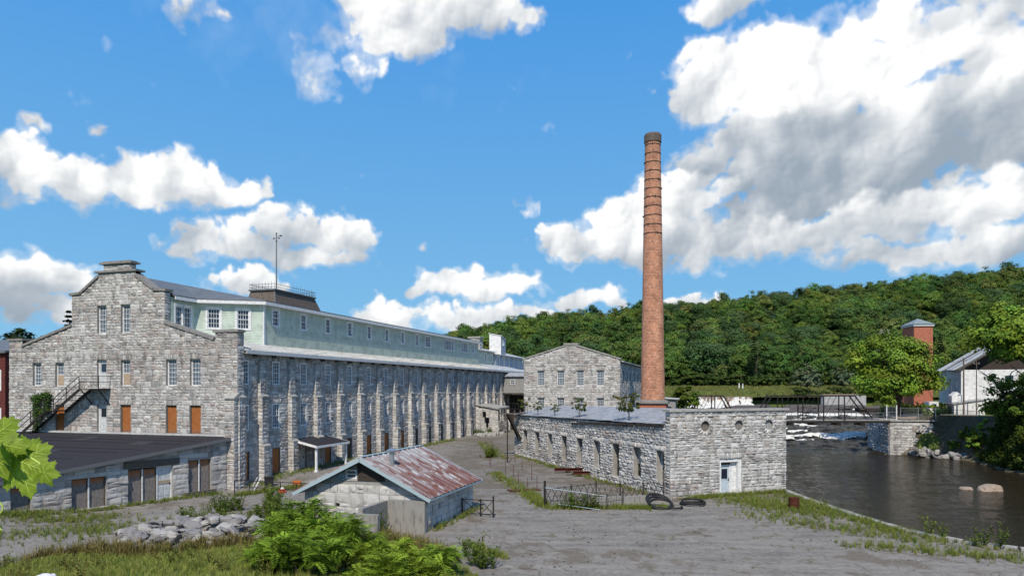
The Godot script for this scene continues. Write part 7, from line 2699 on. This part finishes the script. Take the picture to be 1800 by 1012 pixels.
func make_grass() -> void:
	rng.seed = 760
	var tuft := tuft_mesh(761, 14, 0.42, 0.25, 0.011)
	var spots := []
	for i in 15000:
		var x := rf(-27, -1.0)
		var z := rf(-34.5, -18)
		if z < bank_edge(x) + rng.randfn() * 0.25: continue
		spots.append(Vector3(x, bank_y(x, z), z))
	scatter("bank_grass", "long green grass covering the foreground bank", "grass", tuft, M.grass_blade, spots, Color(0.15, 0.21, 0.028), Color(0.28, 0.28, 0.07), 0.28, 0.7)
	spots = []
	for i in 900:
		var x := rf(-21, -3)
		spots.append(Vector3(x, yard_y(x, bank_edge(x)) + 0.0, bank_edge(x) + rng.randfn() * 0.5 - 0.2))
	for e in [[Vector2(-5.5, -31.0), Vector2(-3.6, -29.5), 1.2, 350], [Vector2(-9.5, -33.6), Vector2(-6, -33.4), 0.8, 250]]: spots += strip(e[0], e[1], e[2], e[3])
	scatter("dry_grass", "tall dry brownish grass along the top of the bank", "grass", tuft, M.grass_blade, spots, Color(0.20, 0.15, 0.05), Color(0.14, 0.13, 0.035), 1.0, 1.9)
	# weeds of the yard
	spots = []
	for e in [[Vector2(-22.4, -52.0), Vector2(-31, -39.5), 0.5, 520], [Vector2(-31, -40), Vector2(-25, -42.5), 1.8, 600], [Vector2(-20.8, -54.5), Vector2(-8, -95), 0.9, 900], [Vector2(-20.5, -50.8), Vector2(-15.5, -52.3), 0.8, 700], [Vector2(10.0, -47.5), Vector2(0.5, -73), 0.5, 420], [Vector2(2.2, -42.8), Vector2(9.6, -42.9), 0.5, 600], [Vector2(2.0, -43.5), Vector2(1.2, -48.5), 0.5, 520], [Vector2(1.5, -47), Vector2(-1.5, -60), 0.8, 420], [Vector2(11.6, -46.2), Vector2(20, -49.6), 0.35, 620], [Vector2(15.5, -46.5), Vector2(18.8, -40.5), 2.4, 1150], [Vector2(19.2, -48), Vector2(20.0, -37), 0.9, 650], [Vector2(19.8, -37), Vector2(23.5, -32), 0.9, 420], [Vector2(-4.2, -36), Vector2(-2.0, -43), 0.35, 160], [Vector2(-19.0, -38.5), Vector2(-26.5, -34.5), 3.4, 420], [Vector2(-25.5, -37.0), Vector2(-17.0, -42.0), 3.2, 260], [Vector2(-2.2, -33.0), Vector2(-0.2, -30.2), 0.3, 120], [Vector2(-1, -70), Vector2(-4, -90), 1.0, 260], [Vector2(14, -41), Vector2(21, -33.0), 1.6, 420], [Vector2(16, -33), Vector2(26, -28.5), 0.9, 420]]: spots += strip(e[0], e[1], e[2], e[3])
	scatter("yard_weeds", "grass and weeds growing along cracks, walls and edges of the yard", "weeds", tuft, M.grass_blade, spots, Color(0.09, 0.15, 0.018), Color(0.22, 0.23, 0.05), 0.35, 0.95)
	# grit and small stones on the asphalt
	rng.seed = 765
	var pebble := MB.new()
	rock_lump(pebble, Vector3(0.05, 0.03, 0.045))
	var px := []
	var pc := []
	for i in 3200:
		var z := -27.0 - 45.0 * pow(rng.randf(), 1.6)
		var x := rf(-26, table(EDGE, z) - 0.3)
		if gn.get_noise_2d(x * 6, z * 6) < rf(-0.5, 0.35): continue
		var k := rf(0.3, 1.1)
		px.append(Transform3D(Basis(Vector3.UP, rf(0, TAU)).scaled(Vector3(k, k, k)), Vector3(x, yard_y(x, z) + 0.02, z)))
		var g := rf(0.10, 0.4)
		pc.append(Color(g, g * 0.97, g * 0.9))
	tag(many("loose_gravel", pebble.mesh(), M.mortar, px, pc), "grit and small loose stones scattered over the yard asphalt", "gravel")
	# low clumps anywhere the asphalt has broken
	spots = []
	for i in 2600:
		var z := -27.5 - 60.0 * rng.randf()
		var x := rf(-26, table(EDGE, z) - 0.3)
		var k := gn.get_noise_2d(x * 5 + 300, z * 9)
		if k < 0.22 + rf(0, 0.2): continue
		spots.append(Vector3(x, yard_y(x, z), z))
	scatter("crack_weeds", "small low weeds in the broken asphalt of the yard", "weeds", tuft, M.grass_blade, spots, Color(0.09, 0.14, 0.02), Color(0.2, 0.19, 0.05), 0.18, 0.5)
	var weed := weed_mesh(770, 0.8, 7, 0.085)
	spots = []
	for e in [[Vector2(-16.8, -46.5), Vector2(-15.0, -43.5), 0.5, 16], [Vector2(-14.5, -41), Vector2(-12.5, -37.5), 0.7, 26], [Vector2(-18.5, -43), Vector2(-15.5, -42), 0.6, 16], [Vector2(2.6, -42.8), Vector2(5.4, -42.4), 0.3, 16], [Vector2(-2.6, -71), Vector2(-2.0, -73), 0.7, 22], [Vector2(-6.0, -105), Vector2(-3.5, -107), 0.7, 20], [Vector2(20.2, -45), Vector2(21.8, -33.5), 0.4, 26], [Vector2(22, -33), Vector2(25, -31), 0.5, 10], [Vector2(-9.3, -35.4), Vector2(-6.4, -34.6), 0.4, 22], [Vector2(7.6, -57), Vector2(8.4, -55), 0.4, 8], [Vector2(-2.2, -31.5), Vector2(-1.2, -28.4), 0.4, 14], [Vector2(-13.5, -37.5), Vector2(-9.9, -36.2), 0.6, 30], [Vector2(-19.0, -38.6), Vector2(-14, -40.2), 0.6, 18]]: spots += strip(e[0], e[1], e[2], e[3])
	scatter("leafy_weeds", "leafy green weeds sprouting around the yard and hut", "weeds", weed, M.leaf, spots, Color(0.06, 0.115, 0.02), Color(0.13, 0.17, 0.03), 0.6, 1.5)
	spots = []
	for i in 90:
		var x := rf(-24, -3.0)
		var z := rf(-33, -21)
		if z > bank_edge(x) + 0.2: spots.append(Vector3(x, bank_y(x, z), z))
	scatter("bank_weeds", "broad-leaved weeds standing in the grass of the foreground bank", "weeds", weed, M.leaf, spots, Color(0.09, 0.14, 0.03), Color(0.22, 0.2, 0.06), 0.5, 1.1)
	# grass of the far levee and of the right bank
	spots = []
	for i in 9000:
		var x := rf(20, 150)
		var z := rf(-232, -197)
		spots.append(Vector3(x, terrain_y(x, z), z))
	scatter("levee_grass", "sunlit grass on the levee beyond the dam", "grass", tuft_mesh(771, 12, 0.9, 0.9, 0.035), M.grass_blade, spots, Color(0.12, 0.17, 0.035), Color(0.27, 0.25, 0.075), 0.4, 1.2)
	spots = []
	for i in 9000:
		var z := rf(-125, -58)
		var x := right_bank(z) + 0.6 + 26.0 * pow(rng.randf(), 1.7)
		if z < -89.0 and z > -114 and x < 79: continue
		spots.append(Vector3(x, terrain_y(x, z), z))
	scatter("bank_undergrowth", "low undergrowth covering the far river bank", "undergrowth", weed_mesh(772, 1.3, 8, 0.28), M.leaf, spots, Color(0.035, 0.065, 0.014), Color(0.10, 0.13, 0.025), 0.5, 1.3)

func make_trees() -> void:
	# big trees on the right bank
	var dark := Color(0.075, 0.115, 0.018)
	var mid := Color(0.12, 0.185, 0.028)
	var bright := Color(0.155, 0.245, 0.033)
	tree("maple_tree", "great spreading maple filling the upper right above the white house", Vector3(64.6, 1.8, -84.5), crown_mesh(801, Vector3(9.4, 5.3, 6.6), 190, 130, 0.44, bright, 0.3), trunk_mesh(802, 9.4, 0.42, 4.8, 5), Vector3(0.6, 12.3, 0))
	tree("riverside_tree", "dark leafy tree leaning over the water before the white house", Vector3(68.5, 1.6, -90.5), crown_mesh(803, Vector3(6.6, 4.4, 5.4), 84, 90, 0.40, mid, 0.4), trunk_mesh(804, 6.0, 0.3, 4.4, 5, -0.6), Vector3(-0.6, 4.4, 0))
	tree("edge_tree", "mid green tree at the right picture edge between the maple and the riverside tree", Vector3(63.8, 1.0, -79.5), crown_mesh(811, Vector3(5.4, 4.6, 4.6), 80, 100, 0.36, mid, 0.38), trunk_mesh(812, 6.4, 0.28, 3.4, 5), Vector3(0, 8.0, 0))
	tree("tower_tree", "full green tree standing before the brick tower", Vector3(59.4, 2.9, -105.0), crown_mesh(805, Vector3(7.6, 7.2, 6.0), 180, 130, 0.38, bright, 0.38), trunk_mesh(806, 7.5, 0.34, 4.6, 5), Vector3(0, 7.8, 0))
	tree("young_tree", "slim light green young tree at the left of the tower tree", Vector3(56.4, 2.9, -103.5), crown_mesh(807, Vector3(1.8, 3.4, 1.8), 36, 60, 0.34, bright, 0.25), trunk_mesh(808, 4.4, 0.1, 1.2, 3), Vector3(0, 3.9, 0))
	tree("bank_bush", "round bright bush behind the fence on the abutment", Vector3(61.8, 2.9, -100.8), crown_mesh(809, Vector3(1.7, 1.3, 1.5), 26, 60, 0.3, bright, 0.25), trunk_mesh(810, 1.0, 0.06, 1.0, 3), Vector3(0, 1.3, 0), "", 0, 1, "bush")
	var i := 0
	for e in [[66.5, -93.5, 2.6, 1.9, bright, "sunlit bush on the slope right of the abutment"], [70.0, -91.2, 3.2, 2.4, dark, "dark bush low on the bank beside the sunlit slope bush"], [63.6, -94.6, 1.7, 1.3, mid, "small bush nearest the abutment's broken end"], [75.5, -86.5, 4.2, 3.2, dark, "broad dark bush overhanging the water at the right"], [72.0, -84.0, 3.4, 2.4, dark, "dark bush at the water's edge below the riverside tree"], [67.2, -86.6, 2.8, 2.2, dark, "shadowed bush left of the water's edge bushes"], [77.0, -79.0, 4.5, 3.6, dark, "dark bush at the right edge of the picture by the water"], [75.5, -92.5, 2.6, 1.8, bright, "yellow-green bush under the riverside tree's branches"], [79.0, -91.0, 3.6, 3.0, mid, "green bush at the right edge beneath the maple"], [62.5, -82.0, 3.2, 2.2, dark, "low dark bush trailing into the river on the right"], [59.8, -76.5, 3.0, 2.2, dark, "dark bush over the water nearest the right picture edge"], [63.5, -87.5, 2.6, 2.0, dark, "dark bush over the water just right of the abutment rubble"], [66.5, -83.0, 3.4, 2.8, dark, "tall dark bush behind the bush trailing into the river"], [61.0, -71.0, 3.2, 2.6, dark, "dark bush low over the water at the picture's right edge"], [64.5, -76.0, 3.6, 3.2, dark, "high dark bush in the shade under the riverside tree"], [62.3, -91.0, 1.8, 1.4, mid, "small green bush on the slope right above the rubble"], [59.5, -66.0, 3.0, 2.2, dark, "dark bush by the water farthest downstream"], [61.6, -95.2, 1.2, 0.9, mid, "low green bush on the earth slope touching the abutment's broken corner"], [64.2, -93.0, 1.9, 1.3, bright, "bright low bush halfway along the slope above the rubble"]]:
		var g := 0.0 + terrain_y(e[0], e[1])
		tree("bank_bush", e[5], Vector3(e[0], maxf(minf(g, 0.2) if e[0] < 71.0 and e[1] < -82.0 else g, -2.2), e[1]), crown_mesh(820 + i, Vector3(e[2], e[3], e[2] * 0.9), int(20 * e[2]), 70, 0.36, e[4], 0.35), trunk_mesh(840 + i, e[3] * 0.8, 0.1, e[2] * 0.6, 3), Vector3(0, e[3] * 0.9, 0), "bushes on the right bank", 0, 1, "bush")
		i += 1
	# bare grey limbs beside the tower tree
	var dt := thing("dead_tree", "bare grey dead tree standing behind the tower tree", "dead tree", Vector3(61.0, 3.0, -111.0))
	put("trunk", trunk_mesh(860, 12.0, 0.2, 2.4, 4, -0.12), M.dead_wood, dt)
	var tw := MB.new()
	rng.seed = 861
	for k in 40:
		var p := Vector3(rf(-2, 1), rf(8, 13.5), rf(-1, 1))
		tw.bar(p, p + Vector3(rf(-1, 1), rf(0.2, 1.4), rf(-0.5, 0.5)), 0.05)
	put("twigs", tw, M.dead_wood, dt)
	# round tree by the chimney
	tree("round_bush", "dark round tree just right of the brick chimney's foot", Vector3(24.6, 2.2, -97.0), crown_mesh(865, Vector3(2.5, 2.9, 2.3), 50, 75, 0.36, dark, 0.3), trunk_mesh(866, 2.6, 0.16, 1.8, 4), Vector3(0, 3.2, 0))
	# trees beyond the mill on the left
	var lc := crown_mesh(870, Vector3(5.2, 4.6, 5.0), 70, 60, 0.6, Color(0.022, 0.04, 0.016), 0.3)
	var lt := trunk_mesh(871, 9.0, 0.3, 3.0, 4)
	i = 0
	for e in [[-93.0, -120.0, 1.15, "dark tree at the far left beyond the gable"], [-86.5, -122.0, 1.25, "larger dark tree second from the left beyond the gable"], [-79.5, -125.0, 1.05, "dark tree nearest the gable's left roof slope"]]:
		tree("dark_tree", e[3], Vector3(e[0], 0.4, e[1]), lc, lt, Vector3(0, 10.5, 0), "dark trees beyond the gable", i * 1.7, e[2])
		i += 1
	tree("spruce_tree", "lone dark spruce rising behind the gable's left shoulder", Vector3(-84.5, 0.4, -130.0), conifer_mesh(875, 22.5, 3.4, Color(0.02, 0.034, 0.02), 24), trunk_mesh(876, 20, 0.3, 0.5, 2), Vector3.ZERO)
	# the wooded hill
	var crowns := []
	var trunks := []
	var greens := [Color(0.07, 0.14, 0.036), Color(0.094, 0.165, 0.037), Color(0.055, 0.108, 0.033), Color(0.12, 0.182, 0.039), Color(0.066, 0.125, 0.045), Color(0.085, 0.145, 0.034), Color(0.13, 0.18, 0.05)]
	var sizes := [Vector3(5.0, 5.6, 5.0), Vector3(6.6, 6.4, 6.2), Vector3(4.0, 7.2, 4.0), Vector3(5.4, 5.0, 5.6), Vector3(7.4, 6.0, 7.0), Vector3(3.6, 4.6, 3.6), Vector3(4.6, 6.2, 4.8)]
	for k in 7:
		crowns.append(crown_mesh(880 + k, sizes[k], int(13 * sizes[k].x), 84, 0.52, greens[k], 0.17, 1.35))
		trunks.append(trunk_mesh(890 + k, 9.0, 0.28, 3.4, 3))
	var cone := conifer_mesh(898, 17.0, 3.0, Color(0.02, 0.04, 0.018), 20)
	var conet := trunk_mesh(899, 15.0, 0.25, 0.5, 2)
	rng.seed = 900
	var spots := []
	var z := -236.0
	while z > -420:
		var x := -75.0 + rf(0, 5)
		while x < 340:
			var p := Vector3(x + rf(-2.4, 2.4), 0, z + rf(-2.4, 2.4))
			x += rf(6.4, 9.2)
			if p.x / -p.z > 0.86 or p.x / -p.z < -0.088: continue
			if p.x < 40 and p.z > -262: continue
			p.y = terrain_y(p.x, p.z) - 0.3
			spots.append([p, rng.randi() % 7, rf(0.7, 1.25), rng.randf()])
		z -= rf(6.8, 8.4)
	spots.sort_custom(func(a, c): return a[0].z > c[0].z)
	var xs := [[], [], [], [], [], [], [], []]
	var cs := [[], [], [], [], [], [], [], []]
	var made := 0
	for s in spots:
		var p: Vector3 = s[0]
		var conif: bool = s[3] < (0.09 if p.x < 15 and p.z < -330 else (0.04 if p.z > -330 else 0.0))
		if made < 230 and p.x > 10:
			var t: Node3D
			if conif: t = tree("forest_conifer", "dark pointed conifer among the trees of the wooded hillside", p, cone, conet, Vector3.ZERO, "conifers on the hillside", rf(0, TAU), s[2])
			else: t = tree("forest_tree", "leafy green tree among the near rows of the wooded hillside", p, crowns[s[1]], trunks[s[1]], Vector3(0, 8.4, 0), "leafy trees on the hillside", rf(0, TAU), s[2])
			made += 1
			continue
		var b := Basis(Vector3.UP, rf(0, TAU)).scaled(Vector3.ONE * s[2] * (0.85 if conif else 1.0))
		var k := 7 if conif else s[1] as int
		xs[k].append(Transform3D(b, p + Vector3(0, 0 if conif else 8.4 * s[2], 0)))
		var g := rf(0.72, 1.28)
		cs[k].append(Color(g * rf(0.9, 1.15), g, g * rf(0.85, 1.1)))
	for k in 7: tag(many("leafy_forest", crowns[k], M.leaf, xs[k], cs[k]), "broad-leaved forest covering the hill behind the mill", "forest")
	tag(many("conifer_forest", cone, M.leaf, xs[7], cs[7]), "dark conifers along the hill's left crest", "forest")
	# shrubs at the forest's foot, on the levee
	rng.seed = 950
	var bc := crown_mesh(951, Vector3(3.0, 2.4, 2.8), 40, 45, 0.5, Color(0.05, 0.085, 0.022), 0.3)
	var gc := crown_mesh(952, Vector3(3.4, 3.8, 3.2), 46, 45, 0.5, Color(0.12, 0.16, 0.09), 0.25)
	var bt := trunk_mesh(953, 2.4, 0.12, 1.8, 3)
	for k in 34:
		var x := 24.0 + k * 4.4 + rf(-1.5, 1.5)
		var zz := rf(-234, -228)
		tree("levee_shrub", "green shrub at the forest's foot along the levee", Vector3(x, terrain_y(x, zz), zz), bc, bt, Vector3(0, 2.2, 0), "shrubs along the levee", rf(0, 6), rf(0.8, 1.5), "shrub")
	for e in [[88.0, -203.0, 1.3, "grey-green willow on the levee above the middle of the dam"], [100.0, -205.0, 1.25, "taller grey-green willow on the levee right of the first"]]:
		tree("willow_tree", e[3], Vector3(e[0], terrain_y(e[0], e[1]), e[1]), gc, bt, Vector3(0, 3.6, 0), "willows on the levee", e[0], e[2])
	for e in [[84.5, -199.0, 0.8], [91.0, -198.5, 0.7], [96.0, -199.0, 0.9], [104.0, -200.0, 1.2], [110.0, -198.0, 1.3], [116.0, -196.0, 1.6]]:
		tree("dam_bush", "dark bush on the levee edge just above the dam", Vector3(e[0], terrain_y(e[0], e[1]), e[1]), bc, bt, Vector3(0, 2.0, 0), "bushes above the dam", e[0], e[2], "bush")

func _ready() -> void:
	# camera: level, the lens shifted up
	var cam := Camera3D.new()
	cam.name = "camera"
	cam.position = EYE
	cam.projection = Camera3D.PROJECTION_FRUSTUM
	cam.near = 0.1
	cam.far = 8000.0
	cam.size = 2.0 * 506.0 / 1200.0 * cam.near
	cam.frustum_offset = Vector2(0, (681.0 - 506.0) / 1200.0 * cam.near)
	cam.current = true
	add_child(cam)
	var env := Environment.new()
	env.background_mode = Environment.BG_SKY
	env.tonemap_mode = Environment.TONE_MAPPER_LINEAR
	env.tonemap_exposure = 1.0
	env.sdfgi_enabled = true
	env.ssao_enabled = true
	env.ssil_enabled = true
	var sky := Sky.new()
	var pm := PanoramaSkyMaterial.new()
	pm.panorama = make_sky()
	pm.energy_multiplier = 1.25
	sky.sky_material = pm
	env.sky = sky
	var we := WorldEnvironment.new()
	we.name = "world_environment"
	we.environment = env
	add_child(we)
	var sun := DirectionalLight3D.new()
	sun.name = "sun"
	sun.light_energy = 1.55
	sun.light_color = Color(1.0, 0.955, 0.89)
	sun.light_angular_distance = 0.5
	sun.shadow_enabled = true
	sun.look_at_from_position(Vector3.ZERO, -Vector3(-0.1 * 0.66, 0.75, 0.995 * 0.66), Vector3.UP)
	add_child(sun)
	make_materials()
	make_rocks()
	make_ground()
	make_mill()
	make_rear()
	make_annex()
	make_hut()
	make_boiler_house()
	make_chimney()
	make_east_mill()
	make_passage()
	make_river_things()
	make_east_bank()
	make_trees()
	make_yard_things()
	make_shrubs()
	make_grass()
	make_grapevine()
